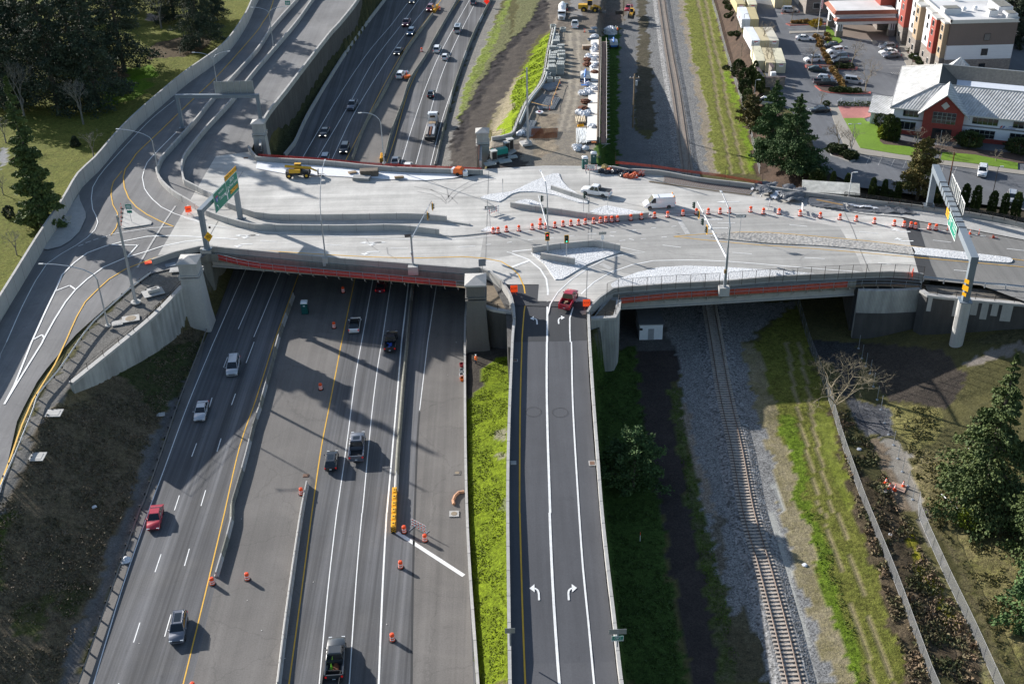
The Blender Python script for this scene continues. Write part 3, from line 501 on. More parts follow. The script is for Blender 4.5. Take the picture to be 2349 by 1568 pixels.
ln(mw,"01:1690,430 1900,490 2150,530 2347,548 11:0,555 400,580 900,605 1400,625 1750,627 2000,612 2180,590 21:0,568 150,553 400,520 700,480 1000,450 1400,412 1800,398 2347,388 31:0,402 500,443 1000,488 1400,530 1800,570 2000,600",.16,DK,dz=.03)
for s in ("21:1480,600 1800,575 2100,560 2347,562 31:400,595 900,640 1400,700 1900,760 2347,820","21:1480,600 1700,625 2000,655 2347,683 31:400,710 900,752 1400,795 1900,840 2347,880"): ln(my,s,.14,DK,dz=.03)
# west ramp paint
ln(mw,"01:60,1567 200,1250 330,1000 430,850 560,760 700,680 800,610 870,540 898,470 880,410 850,350 838,250 850,150 900,60 00:960,1550 1150,1340 1380,1100 1600,920",.16,zf=zL,dz=.03)
ln(mf,"01:60,1567 0,1690 02:0,150",.16,zf=zL,dz=.03)
ln(my,"02:0,1310 100,1050 200,760 300,530 400,370 500,210 600,0 01:600,1567 700,1340 780,1200 900,1080 1000,990 1150,900 1300,840 1420,795 1700,720 1830,690",.22,zf=zL,dz=.03)
ln(my,"01:1120,0 1040,100 1018,220 1035,310 1075,380 1085,450 1065,520 1015,590",.18,zf=zL,dz=.03); ln(my,"01:1590,508 1480,465 1350,400 1250,330 1180,250 1140,150 1130,60 1150,-20 00:1190,1500 1250,1410 1450,1220 1750,930 2000,690 2347,300 10:60,210 120,120 160,0 d:632,-30",.22,zf=zL,dz=.03)
ln(mw,"01:1320,0 1305,60 1325,160 1400,260 1480,330 1600,390 1850,470",.18,zf=zL,dz=.03); ln(mw,"00:1320,1560 1350,1490 1450,1380 1620,1210",.2,zf=zL,dz=.03)
ln(mw,"01:1580,512 1400,520 1200,550 1050,575 1000,590",.16,zf=zL,dz=.03)
for s in ("01:985,597 935,607","01:903,618 857,633","01:832,643 785,659","01:765,672 718,689"): ln(mw,s,.16,zf=zL,dz=.03)
ln(mw,"02:40,570 130,400 290,0 01:290,1567 410,1300 510,1090 570,950 680,840 800,750 960,690 1150,640 1350,600 1550,592 1850,605 2180,625",.28,zf=zL,dz=.03)
ln(mw,"02:40,570 130,420 390,0 01:390,1560 500,1360 600,1200 690,1090 800,990 950,880 1150,795 1350,735 1500,685 1700,645 1850,632",.28,zf=zL,dz=.03)
for s in ("01:513,1097 640,1048","01:640,1048 692,1085","01:312,1540 385,1500","01:385,1500 407,1530","01:1240,680 990,677","01:1270,672 1170,783","01:1240,680 1270,675"): ln(mw,s,.28,zf=zL,dz=.03)
ln(mf,"01:1610,320 1500,480 1420,610 1330,760 1260,885",.35,zf=zL,dz=.02)
# lot stalls
for s in ("900,1505 935,1430","1010,1515 1045,1445","1125,1530 1160,1460","1235,1545 1270,1470","1590,1590 1610,1520","1700,1600 1730,1530","185,262 350,265","240,402 400,402","300,440 420,440","330,572 490,572","360,662 540,665","370,695 560,697","1060,563 1235,558","1085,596 1250,590","1105,627 1280,620","660,678 800,680","690,690 850,695","720,800 920,803","1060,530 1200,530"): ln(mf,"30:"+s,.1,LOT)
for k in range(9): ln(mf,"30:%d,%d %d,%d"%(290+k*16,487+k*1,315+k*17,513),.09,LOT)
for k in range(8): ln(mf,"30:%d,%d %d,%d"%(1125+k*18,662,1150+k*18,685),.09,LOT); ln(mf,"30:%d,%d %d,%d"%(70+k*14,122,95+k*14,140),.09,LOT)
# deck joints
for s,w in (("11:2133,0 2105,830",.1),("20:728,1567 21:712,0 698,600 680,1180",.1),("31:700,375 780,540 850,735 900,850 945,965",.13),("01:2230,0 2150,120",.1),("01:2000,460 1920,600 1890,700",.15)): ln(mj,s,w,DK,dz=.02)
for b,n,m in ((mw,'white_markings',M_WHITE),(my,'yellow_markings',M_YEL),(mf,'faded_markings',M_FADE),(mj,'expansion_joints',mat('joint seal',(.2,.195,.185),.9)),(md,'seam_sealant',mat('bitumen sealant',(.03,.03,.032),.8))): b.build(n,m)['kind']='structure'
lb=MB()
for x,y in ((195,640),(440,645)):
    c0=W(*T(2,2,x,y),zR); stripmesh(lb,[(c0[0]+1.1*math.cos(u),c0[1]+1.1*math.sin(u),zR(c0[0],c0[1]+1.1*math.sin(u))) for u in np.linspace(0,6.28,25)],.05,.03)
lb.build('loop_cuts',MT['bitumen sealant'])['kind']='structure'
# tyre scrub arcs on the deck
tb=MB(); random.seed(3)
for s in ("11:1450,145 1600,170 1700,220 1750,290","11:1480,190 1600,210 1690,250 1745,300","11:1760,290 1850,200 2000,120 2200,70","11:1740,270 1800,190 1950,100 2150,50","11:1600,170 1780,230 1850,300","11:1770,260 1750,160 1600,90","31:430,735 330,770 290,820 320,870","21:1480,560 1600,600 1800,640 1900,700","21:1100,640 1300,690 1500,760 1800,790","11:1010,620 1050,680 1120,730","11:1200,700 1210,760 1290,810","21:880,250 1200,330 1500,360 1800,400","21:700,700 1000,640 1300,600 1700,560"): ln(tb,s,.22,DK,dz=.012)
pm_=MB(); rr=random.Random(9); FWn=np.array(FL+FR[::-1])
while len(pm_.f)<170:
    yy=rr.uniform(95,360); xl=np.interp(yy,[p[1] for p in FL],[p[0] for p in FL]); xr=np.interp(yy,[p[1] for p in FR],[p[0] for p in FR]); xx=rr.uniform(xl+2,xr-1); q_=rr.uniform(.05,.1); pm_.box((xx,yy,.03),(q_*1.4,q_,.04),rr.uniform(0,3))
pm_.build('road_debris',mat('pale road chips',(.6,.58,.54),.8,0,.2,3))['kind']='stuff'
tb.build('tyre_marks',mat('tyre rubber marks',(.3,.29,.275),.9,0,.15,1.5))['kind']='structure'
# ---------------------------------------------------------------- walls and barriers
def lift(P,dz): return [(p[0],p[1],p[2]+dz) for p in P]
def prof(w,h,b=0.): return [(-w/2,-b),(w/2,-b),(w/2,h),(-w/2,h)]
def joints(b,P,every,w,h,t=.05):
    P=[Vector(p) for p in P]; acc=0
    for i in range(1,len(P)):
        d=P[i]-P[i-1]; L=d.length
        if L<1e-6: continue
        while acc<L:
            q=P[i-1]+d*(acc/L); b.box((q.x,q.y,q.z+h/2),(t,w+.03,h+.02),math.atan2(d.y,d.x)); acc+=every
        acc-=L
JM=mat('dark joint filler',(.13,.125,.12),.9)
def wall(name,label,P,w,h,m,base=0.,coping=None,group=None,je=0,rail=None,cat='wall'):
    """cast concrete wall along a path; its top coping, joints and handrail are parts"""
    t=thing(name,label,cat,P[0],0,group); o=Vector(P[0]); Q=[tuple(Vector(p)-o) for p in P]
    b=MB()
    if je: joints(b,Q,je,w,h)
    MB().sweep(Q,prof(w,h,base)).build('wall_body',m,t,extra=[(b,JM)] if je else ())
    if coping: MB().sweep(lift(Q,h),[(-w/2-.08,-.28),(w/2+.08,-.28),(w/2+.08,.06),(-w/2-.08,.06)]).build('coping',coping,t)
    if rail:
        b=MB(); c=MB(); R=resample(Q,rail[1]); z0=h+.06
        for p in R: b.tube([(p[0],p[1],p[2]+z0),(p[0],p[1],p[2]+z0+rail[0])],.04,4)
        for zz in (rail[0],rail[0]*.5): c.tube([(p[0],p[1],p[2]+z0+zz) for p in R],.03,4)
        b.build('rail_posts',rail[2],t); c.build('rails',rail[2],t)
    return t
def resample(P,step):
    P=np.array(P,float); d=np.r_[0,np.cumsum(np.linalg.norm(np.diff(P,axis=0),axis=1))]; n=max(1,int(round(d[-1]/step))); tt=np.linspace(0,d[-1],n+1)
    return [tuple(float(np.interp(t,d,P[:,k])) for k in range(3)) for t in tt]
# tall noise wall west of the ramp
WW=smooth([tuple(W(x,y,zL)) for x,y in ((-1050,1500),(-420,1140))]+[tuple(W(x,y,zL)) for x,y,_ in PT("d:-150,960 01:0,1360 380,735 600,400 745,150 900,0 00:1100,1330 1320,1110 1700,780 2060,510 2250,250 2347,40 d:618,-50 650,-150")],4)
wall('noise_wall','long tall grey concrete wall curving between park grass and west ramp',WW,.4,3.2,C_WALL,.6,je=4.5)
# retaining wall + parapet on the east side of the west ramp (north)
N1=smooth([tuple(W(x,y,DK)) for x,y,_ in PT("d:598,345 10:75,1130 300,825 600,430 700,305 770,230 945,0 d:850,-60 900,-140")],3)
t=wall('ramp_retaining_wall','tall ribbed retaining wall with pale parapet beside dark grass strip',N1,.45,1.1,C_WALL2,.2,je=4)
MB().sweep([tuple(Vector(p)-Vector(N1[0])) for p in N1],[(.1,-7.4),(.34,-7.4),(.34,-.15),(.1,-.15)]).build('ribbed_panels',C_RIB,t)
# walls flanking the two lanes that curve on to the bridge
def dk(spec,st=2.): return smooth(WP(spec,DK),st)
IW1=dk("d:690,-10 10:395,0 150,280 0,500 00:1960,930 1800,1130 1560,1400 1490,1480 1455,1567 01:1440,20 1455,70 1500,140 1600,230 1750,320 1900,410 2100,480 2347,540 11:120,540 350,545 700,548 1000,545 1200,540 1330,545 1450,556 1560,570 1680,585")
IW2=dk("d:744,-10 10:540,0 350,260 0,670 00:2130,950 1900,1200 1740,1400 1690,1480 1670,1567 01:1680,60 1700,130 1800,180 1950,260 2100,340 2347,425 11:150,443 450,448 800,446 1200,440 1400,438 1550,444 1750,465")
wall('ramp_barrier_wall','low grey wall with joints, nearer of two curving from ramp across bridge',IW1,.35,1.2,C_WALL,.0,je=5)
wall('ramp_barrier_wall','low grey wall with joints, farther of two curving from ramp across bridge',IW2,.35,1.2,C_WALL,.0,je=5)
b=MB().sweep(dk("11:1680,585 1780,597 1900,590 2150,562"),prof(.5,.16)); tag(b.build('curb',C_WALL,org=W(*T(1,1,1680,585),DK)),'short grey curb running from the nearer wall end to small traffic island','curb')
b=MB().sweep(dk("11:1750,465 1860,480 1960,495"),prof(.5,.3)); tag(b.build('curb',C_WALL,org=W(*T(1,1,1750,465),DK)),'short grey curb tapering off the end of the farther bridge wall','curb')
# walls near the junction island
wall('median_wall','long grey wall with square end along row of orange drums',dk("21:-10,330 200,360 400,385 700,430 850,450 950,450 1150,435 1250,420"),.35,1.0,C_WALL,.0,je=5)
wall('island_wall','grey wall on white cobbles beside the white pickup truck',WP("21:362,175 480,215 690,280",DK),.35,1.0,C_WALL,je=5)
wall('island_wall','grey wall along back edge of triangular white cobbled island',WP("21:190,755 400,725 740,692 990,735",DK),.35,1.3,C_WALL,je=5)
wall('island_wall','short grey wall at the front of triangular white cobbled island',WP("21:265,810 420,835 575,862",DK),.35,1.3,C_WALL,je=5)
# bridge thing
BR=thing('overpass_bridge','wide pale concrete road bridge carrying a junction over freeway and railway','bridge',(0,176,0))
def bl(P): return [(p[0],p[1]-176,p[2]) for p in P]
def pl(spec,z=DK): return [(p[0],p[1]-176) for p in WP(spec,z)]
so_="d:480,572 587,579 745,594 935,608 1078,617"
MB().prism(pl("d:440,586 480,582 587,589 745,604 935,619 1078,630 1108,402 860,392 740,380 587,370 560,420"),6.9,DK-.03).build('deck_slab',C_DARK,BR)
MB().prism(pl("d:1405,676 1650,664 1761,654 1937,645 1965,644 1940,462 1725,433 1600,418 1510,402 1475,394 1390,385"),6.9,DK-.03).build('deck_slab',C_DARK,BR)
# solid abutments (fills)
MB().prism(pl("d:1076,619 1105,624 1125,634 1160,700 1165,790 1350,790 1350,700 1405,672 1395,386 1108,400"),-1.8,8.05).build('centre_abutment',C_RIB,BR)
MB().prism(pl("11:2085,990 2230,1060 2330,1200 2356,1300 2180,1272 2095,1245",7.8),-1.5,7.75).build('planter_wall',C_RIB,BR)
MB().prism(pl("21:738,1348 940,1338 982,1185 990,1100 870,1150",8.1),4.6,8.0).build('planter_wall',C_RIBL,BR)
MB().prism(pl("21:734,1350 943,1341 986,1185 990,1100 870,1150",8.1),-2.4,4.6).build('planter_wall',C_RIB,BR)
SOIL=mat('bare planter soil',(.2,.155,.105),.95,0,.25,2,bump=.04)
for sp_,z_ in (("11:2100,1010 2225,1075 2320,1210 2330,1265 2180,1245 2105,1215",7.78),("21:760,1335 935,1328 975,1190 900,1180",8.03)): sheet('planter_soil',WP(sp_,z_),SOIL)
MB().prism(pl("d:1965,639 2070,639 2111,642 2180,500 1924,461"),-1.8,DK-.05).build('east_abutment',C_RIB,BR)
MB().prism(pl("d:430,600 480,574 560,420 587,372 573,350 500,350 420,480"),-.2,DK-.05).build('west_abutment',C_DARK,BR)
gb=[MB() for _ in range(2)]
A_=WP("d:480,574 1078,618",7); 
for g,(a,c_) in zip((0,1),(("d:482,576 745,596 1078,620","n"),("d:1405,673 1650,659 1965,640","n"))):
    for off in np.arange(.35,28 if g else 39,3.4):
        P=[(p[0]+off*.0,p[1]+off-176,5.35) for p in WP(a,DK)]; MB().sweep(P,[(-.35,0),(.35,0),(.35,.2),(.1,.3),(.1,1.3),(.45,1.5),(-.45,1.5),(-.1,1.3),(-.1,.3),(-.35,.2)]).build('girder',C_WALL,BR)

C_PAR=concrete('shaded parapet concrete',(.32,.315,.3),.05,.08,[((1.2,1.2,.05),0,.06)])  # base colour darkened to hold the shade of the outer face
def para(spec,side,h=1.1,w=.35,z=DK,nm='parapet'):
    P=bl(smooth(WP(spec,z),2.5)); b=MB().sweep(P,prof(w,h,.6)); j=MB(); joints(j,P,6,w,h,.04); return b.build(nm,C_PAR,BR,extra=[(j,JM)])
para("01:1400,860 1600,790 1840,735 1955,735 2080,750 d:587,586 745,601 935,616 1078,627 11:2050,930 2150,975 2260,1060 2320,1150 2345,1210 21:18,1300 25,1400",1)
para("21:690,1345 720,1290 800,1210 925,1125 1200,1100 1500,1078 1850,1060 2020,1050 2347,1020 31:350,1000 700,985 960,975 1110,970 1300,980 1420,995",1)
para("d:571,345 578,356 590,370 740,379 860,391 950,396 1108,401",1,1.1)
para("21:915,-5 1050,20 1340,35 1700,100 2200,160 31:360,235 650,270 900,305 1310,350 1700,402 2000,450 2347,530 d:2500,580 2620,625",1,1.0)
for x,y,sx in ((1950,735,1.6),):
    p=W(*T(0,1,x-50,y-5),DK); MB().box((p[0],p[1]-176-.3,8.4),(1.9,1.7,2.1)).build('pole_pedestal',C_WALL2,BR)
for c,r,x,y in ((1,1,1440,870),(2,1,1945,1062),(1,1,635,790)):
    p=W(*T(c,r,x,y),9.4); s_=.9 if x==635 else 1.7; MB().box((p[0],p[1]-176,8.7),(s_,1.2,1.5)).build('pole_pedestal',C_WALL2,BR)
# ---- work platforms with orange debris netting
NET=mat('orange debris netting',(.55,.09,.05),.8,0,.35,2.5,alpha=.72); NETR=mat('red debris netting',(.5,.05,.04),.8,0,.3,2.5,alpha=.8)
def platform(label,spec,a,b_,net,nm='work_platform'):
    P=smooth(WP(spec,7.35),2.5); o=Vector(P[0]); Q=[tuple(Vector(p)-o) for p in P]; t=thing(nm,label,'work platform',P[0])
    MB().sweep(Q,[(-.55,0),(.55,0),(.55,.08),(-.55,.08)]).build('walk_boards',WOOD,t)
    R=resample(Q,2.4); pb=MB(); rb=MB(); br=MB()
    multi('guard_post',pb.tube([(0,-.5,0),(0,-.5,1.25)],.035,4),STEEL,t,[(p,0) for p in R])
    br.box((.3,-.1,-.1),(.12,1.8,.12)); br.tube([(.3,-.8,-.1),(.3,.7,-1.3)],.05,4); multi('bracket',br,mat('bracket timber',(.4,.36,.3),.8),t,[(p,0) for p in R])
    for z in (.65,1.25): rb.tube([(p[0],p[1]-.5,p[2]+z) for p in R],.03,4)
    rb.build('guard_rails',STEEL,t)
    n=len(R); k0,k1=int(n*a),int(n*b_)
    MB().add([(p[0],p[1]-.47,p[2]+z+ (random.uniform(-.03,.03))) for p in R[k0:k1] for z in (.06,1.12)],[(2*i,2*i+2,2*i+3,2*i+1) for i in range(k1-k0-1)]).build('netting',net,t)
    MB().add([(p[0],p[1]+dy,p[2]+.12) for p in R[k0:k1] for dy in (-.4,.35)],[(2*i,2*i+2,2*i+3,2*i+1) for i in range(k1-k0-1)]).build('netting_floor',net,t)
    return t
platform('hanging work platform with red netting along the bridge edge over the freeway',"01:1990,800 d:587,612 745,628 935,645 1078,658",.04,.99,NETR)
platform('hanging work platform with orange netting along the bridge edge over the railway',"21:990,1205 1500,1155 2000,1125 2347,1105 31:350,1080 700,1055 1035,1040 1390,1065",0,.78,NET)
# stone-capped pillars
def pillar(label,x,y,z0,zt,wx=2.6,wy=2.6,rz=0.,m=C_WALL2):
    t=thing('bridge_pillar',label,'pillar',(x,y,z0),rz,'capped bridge pillars'); h=zt-z0
    b=MB(); b.add([(sx*wx*k/2*(1.15 if zz<.2 else 1),sy*wy*k/2,zz) for zz,k in ((0,1.25),(h*.22,1.22),(h-3.2,1.)) for sx,sy in((-1,-1),(1,-1),(1,1),(-1,1))],[(0,1,5,4),(1,2,6,5),(2,3,7,6),(3,0,4,7),(4,5,9,8),(5,6,10,9),(6,7,11,10),(7,4,8,11),(8,9,10,11)]); b.build('shaft',m,t)
    MB().box((0,0,h-3.05),(wx*1.14,wy*1.14,.28)).build('band',m,t); MB().box((0,0,h-2.55),(wx*1.14,wy*1.14,.28)).build('band',m,t); MB().box((0,0,h-1.6),(wx,wy,2.4)).build('head',m,t)
    k=1.16; MB().add([(sx*wx*k/2,sy*wy*k/2,h+z_) for z_ in (-.4,-.15) for sx,sy in((-1,-1),(1,-1),(1,1),(-1,1))]+[(0,0,h+.5)],[(0,1,5,4),(1,2,6,5),(2,3,7,6),(3,0,4,7),(4,5,8),(5,6,8),(6,7,8),(7,4,8),(3,2,1,0)]).build('cap',C_WALL2,t)
    return t
def ptop(c,r,x,y,z): p=W(*T(c,r,x,y),z); return p[0],p[1]
X,Y=ptop(0,1,1728,800,13.2); pillar('tall pale capped pillar rising beside the gravel shoulder and freeway',X,Y,0,13.2,3.0,3.2)
X,Y=ptop(1,1,2012,985,13.2); pillar('tall grey capped pillar at the corner above the green slope',X,Y,-.3,13.2,3.0,3.6,m=C_DKP)
X,Y=ptop(1,0,18,1110,13.2); pillar('grey capped pillar behind the bridge at the west ramp edge',X,Y,0,13.2,2.5,2.5)
X,Y=ptop(1,0,2075,1190,13.0); pillar('pale square capped pillar at far side beside the dirt yard',X,Y,0,13.0,2.5,2.5)
# wing walls
def wing(name,label,spec,ztop,zbot,m,w=.5,cop=None,rail=None,je=0,cat='wall'):
    P=smooth([tuple(W(x,y,ztop if z is None else z)) for x,y,z in PT(spec)],2.); zb=zbot
    o=Vector(P[0]); t=thing(name,label,cat,P[0]); b=MB(); n=len(P); vs=[]
    for i,p in enumerate(P):
        d=Vector(P[min(i+1,n-1)])-Vector(P[max(i-1,0)]); d.z=0; d.normalize(); q=Vector((d.y,-d.x,0))*w/2; z0=zb(i/(n-1)) if callable(zb) else zb
        for sg,z in ((-1,z0),(1,z0),(1,p[2]),(-1,p[2])): vs.append((p[0]+q.x*sg-o.x,p[1]+q.y*sg-o.y,z-o.z))
    b.add(vs,[(i*4+k,i*4+(k+1)%4,(i+1)*4+(k+1)%4,(i+1)*4+k) for i in range(n-1) for k in range(4)]+[(3,2,1,0),((n-1)*4,(n-1)*4+1,(n-1)*4+2,(n-1)*4+3)]); b.build('wall_body',m,t)
    Q=[tuple(Vector(p)-o) for p in P]
    if cop: MB().sweep(Q,[(-w/2-.15,-.35),(w/2+.15,-.35),(w/2+.15,.06),(-w/2-.15,.06)]).build('coping',cop,t)
    if rail:
        R=resample(Q,rail); pb,rb=MB(),MB()
        for z in (1.05,.55): rb.tube([(p[0],p[1],p[2]+z) for p in R],.028,4)
        multi('rail_post',pb.tube([(0,0,0),(0,0,1.1)],.045,4),DARKM,t,[(p,0) for p in R]); rb.build('rails',DARKM,t)
    return t
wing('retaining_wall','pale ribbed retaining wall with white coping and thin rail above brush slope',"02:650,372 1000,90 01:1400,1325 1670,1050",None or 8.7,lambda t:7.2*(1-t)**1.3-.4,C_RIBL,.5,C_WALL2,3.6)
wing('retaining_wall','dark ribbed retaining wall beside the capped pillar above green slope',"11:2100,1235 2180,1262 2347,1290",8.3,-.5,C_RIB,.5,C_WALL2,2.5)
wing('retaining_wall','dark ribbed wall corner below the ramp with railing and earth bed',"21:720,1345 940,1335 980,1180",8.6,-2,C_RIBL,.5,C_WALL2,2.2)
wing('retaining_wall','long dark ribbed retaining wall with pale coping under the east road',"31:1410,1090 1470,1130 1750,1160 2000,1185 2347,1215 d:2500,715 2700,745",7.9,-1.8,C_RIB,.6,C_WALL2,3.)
wing('abutment_wall','weathered pale concrete abutment face beneath the east end of bridge',"31:830,1085 1100,1090 1400,1075",7.6,-1.8,C_RIBL,.8)
for i,(x0,x1,y0,y1) in enumerate(((1410,1450,1130,1300),)): pass
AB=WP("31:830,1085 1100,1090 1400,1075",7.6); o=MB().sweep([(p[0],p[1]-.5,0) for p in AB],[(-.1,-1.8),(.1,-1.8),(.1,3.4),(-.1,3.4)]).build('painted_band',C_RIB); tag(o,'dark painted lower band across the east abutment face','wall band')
# unpainted pale panels hanging below the coping
pb=MB(); Pw=smooth([tuple(W(x,y,7.9)) for x,y,_ in PT("31:1470,1130 1750,1160 2000,1185 2347,1215")],.5)
for i in range(9):
    a=Pw[int(len(Pw)*(.03+i*.105))]; c=Pw[min(len(Pw)-1,int(len(Pw)*(.03+i*.105+.098)))]; h=(2.6,1.7,3.0,2.9,2.4,3.,2.2,3.,1.8)[i]
    if i>7: continue
    pb.quad((a[0],a[1]-.33,7.56),(c[0],c[1]-.33,7.56),(c[0],c[1]-.33,7.56-h),(a[0],a[1]-.33,7.56-h))
tag(pb.build('wall_panels',C_WALL2,org=Pw[0]),'staggered unpainted pale panels high on the dark east retaining wall','panel')
# centre ramp side barriers
RB1=zw("d:1172,1640 1170,1568 1165,1176 1168,980 1176,784 1180,735 1172,700",zR); RB2=zw("d:1437,1640 1424,1568 1408,1426 1393,1301 1380,1176 1371,1059 1360,909 1352,784 1350,728",zR)
wall('ramp_parapet','pale concrete parapet on the west side of the black centre ramp',RB1,.38,.95,C_WALL2,7.5,je=4,cat='parapet')
wall('ramp_parapet','pale concrete parapet on the east side of the black centre ramp',RB2,.38,.95,C_WALL2,9.0,je=4,cat='parapet')
wall('freeway_wall','long low pale wall between the freeway shoulder and green slope',sm("d:1101,1640 1096,1568 13:1935,0 d:1067,784 1072,700",0,4),.35,1.25,C_WALL2,.2,je=5)
wall('north_barrier_wall','pale barrier wall between the dark grass strip and north freeway',sm("10:262,1450 355,1335 512,1010 872,430 1192,0 d:930,-60 965,-140",0,4),.35,1.1,C_WALL,.2,je=5)
# precast barrier segments
def jersey(L=3.6):
    return MB().sweep([(-L/2+.03,0,0),(L/2-.03,0,0)],[(-.3,0),(.3,0),(.3,.1),(.13,.35),(.08,.86),(-.08,.86),(-.13,.35),(-.3,.1)])
JA=jersey().build('concrete_barrier',C_DARK); JB=jersey().build('concrete_barrier',C_WALL2); JC=jersey().build('concrete_barrier',mat('mossy barrier concrete',(.23,.225,.185),.9,0,.3,2,bump=.02)); first={'a':JA,'b':JB,'c':JC}; usedj=set()
def jrow(spec,pat,desc,grp,z=0.,step=3.6):
    R=resample(smooth(WP(spec,z),2.),step)
    for i in range(len(R)-1):
        a,b=Vector(R[i]),Vector(R[i+1]); c=pat[i%len(pat)]; o=first[c]
        if c in usedj: o=o.copy(); COL.objects.link(o)
        usedj.add(c); o.location=(a+b)/2; o.rotation_euler=(0,0,math.atan2(b.y-a.y,b.x-a.x))
        tn={'a':'dark weathered','b':'bright new','c':'old mossy'}[c]; k=ORD[i] if i<40 else 'farther'
        tag(o,f'{tn} barrier segment, {k} from near end of {desc}','barrier',grp)
jrow("03:1985,590 2100,190 2140,0 02:2125,1520 2240,1130 2349,690 12:0,740 75,470 150,200 200,0 11:220,1500 345,1150","bcbcaabbaabcbaacba",'southbound median row','southbound median barrier segments')
jrow("13:205,1600 290,900 420,0 12:470,1312","b",'northbound yellow line row','yellow line barrier segments')
jrow("12:1285,1370 1300,1060 1350,400 1385,0 11:1400,1400 1420,1200 1440,1020","bccccccccccaaaa",'shoulder row behind yellow attenuator','shoulder barrier segments')
jrow("10:880,1470 1000,1150 1115,960 1300,620 1400,440 1620,140","ccacac",'far west median row','far west median barrier segments')
jrow("10:1185,1440 1240,1230 1340,960 1410,750 1545,540 1660,330 1850,0","acacaa",'far centre median row','far centre median barrier segments')
jrow("10:1645,1510 1700,1270 1765,1000 1840,730 1995,320 2155,0","bbaccccaaa",'far east shoulder row','far east shoulder barrier segments')
# guard rails
def guardrail(label,P,step,side=1,cat='guardrail',post=BLACK,beamm=STEEL):
    t=thing('guardrail',label,cat,P[0]); o=Vector(P[0]); Q=[tuple(Vector(p)-o) for p in P]
    MB().sweep(Q,[(-.04,.45),(.04,.5),(-.01,.6),(.04,.7),(-.04,.78),(-.08,.6)]).build('beam',beamm,t)
    for p,q in zip(resample(Q,step),resample(Q,step)[1:]):
        a=math.atan2(q[1]-p[1],q[0]-p[0]); b=MB().box((0,0,.3),(.16,.2,.85)).build('post',post,t) if p==resample(Q,step)[0] else None
        if b is None: b=pm.copy(); COL.objects.link(b); b.parent=t
        pm=b; n=Vector((math.sin(a),-math.cos(a),0))*.22*side; b.location=(p[0]+n.x,p[1]+n.y,p[2]); b.rotation_euler=(0,0,a)
    return t
guardrail('galvanised guardrail with black posts edging the curving west ramp',smooth([tuple(W(x,y,zL)) for x,y,_ in PT("01:1385,960 1230,1075 1110,1180 870,1400 740,1567 02:740,0 540,290 370,490 310,650 150,1050 0,1400 03:-330,800 -600,1567")],2.),2.6,1,beamm=mat('bright galvanised beam',(.7,.72,.74),.4,.3,.04,3))
guardrail('rusty guardrail with short posts along the southbound freeway edge',smooth(WP("03:730,1600 1290,0 02:1330,1480 1500,1000 1640,590 1870,0 01:1915,1400",0),2.),2.6,-1,beamm=mat('weathered steel beam',(.2,.19,.18),.6,.4,.1,2))
guardrail('guardrail on tall posts along the near side of east road',smooth(WP("31:1425,1000 1700,1030 2000,1060 2347,1090 d:2500,690",DK),2.),3.,1,post=STEEL)
# chain link fences
FST=mat('dull fence steel',(.13,.135,.14),.6,.2,.08,3); CHN=mat('chain link mesh',(.2,.205,.21),.7,0,.1,6,alpha=.45); CHB=mat('black chain link mesh',(.02,.02,.02),.7,0,.1,6,alpha=.16)
def fence(label,P,h,step,postm,mesh,top=True,r=.045,nm='chain_link_fence',cat='fence',out=None):
    t=thing(nm,label,cat,P[0]); o=Vector(P[0]); Q=[tuple(Vector(p)-o) for p in P]; R=resample(Q,step)
    for i,p in enumerate(R):
        if i==0: pm=MB().tube([(0,0,-.3),(0,0,h)],r,5).build('post',postm,t); pp=pm
        else: pp=pm.copy(); COL.objects.link(pp); pp.parent=t
        pp.location=p
    rb=MB().tube([(p[0],p[1],p[2]+h) for p in R],r*.6,4)
    if top: rb.tube([(p[0],p[1],p[2]+.08) for p in R],r*.6,4)
    rb.build('rails',postm,t)
    if mesh: MB().add([(p[0],p[1],p[2]+z) for p in R for z in (.05,h)],[(2*i,2*i+2,2*i+3,2*i+1) for i in range(len(R)-1)]).build('mesh',mesh,t)
    return t
def onter(spec,st=2.): return smooth([tuple(W(x,y,ZT)) for x,y,_ in PT(spec)],st)
fence('long grey chain link fence between green track and brown brush, south side',onter("31:250,1160 d:1853,784 32:440,200 590,640 680,950 860,1460 d:1987,1176 33:1160,640 1320,1080 1500,1567 1560,1700"),2.,3.,FST,CHN)
fence('grey chain link fence along the bramble strip at lower right',onter("32:1375,1480 33:1365,0 1600,540 1850,1060 2080,1567 2150,1720"),2.1,3.,FST,CHN)
fence('grey chain link fence between railway grass and mulched hotel bank',onter("20:2270,1600 2210,1350 2120,1000 2050,780 1990,600 1940,420 1880,180 1830,0 d:1628,-60"),1.9,3.,FST,CHN)
fence('dark brown metal railing on top of the bridge parapet above the railway',[tuple(W(x,y,9.6)) for x,y,_ in PT("21:870,1140 925,1108 1200,1083 1500,1063 1900,1043")],2.2,2.35,DARKM,CHB)
fence('dark brown metal railing along the parapet toward the east road',[tuple(W(x,y,9.6)) for x,y,_ in PT("21:1980,1035 2347,1008 31:400,985 700,972 960,960 1110,960 1280,968 1420,988")],2.2,2.35,DARKM,CHB)
fence('low black picket railing on the far parapet of the east road',[tuple(W(x,y,9.5)) for x,y,_ in PT("31:700,232 1000,270 1310,318 1700,362 2000,410 2347,480 d:2500,530")],.95,2.,DARKM,mat('black picket infill',(.02,.02,.02),.7,0,0,alpha=.45),nm='picket_railing')
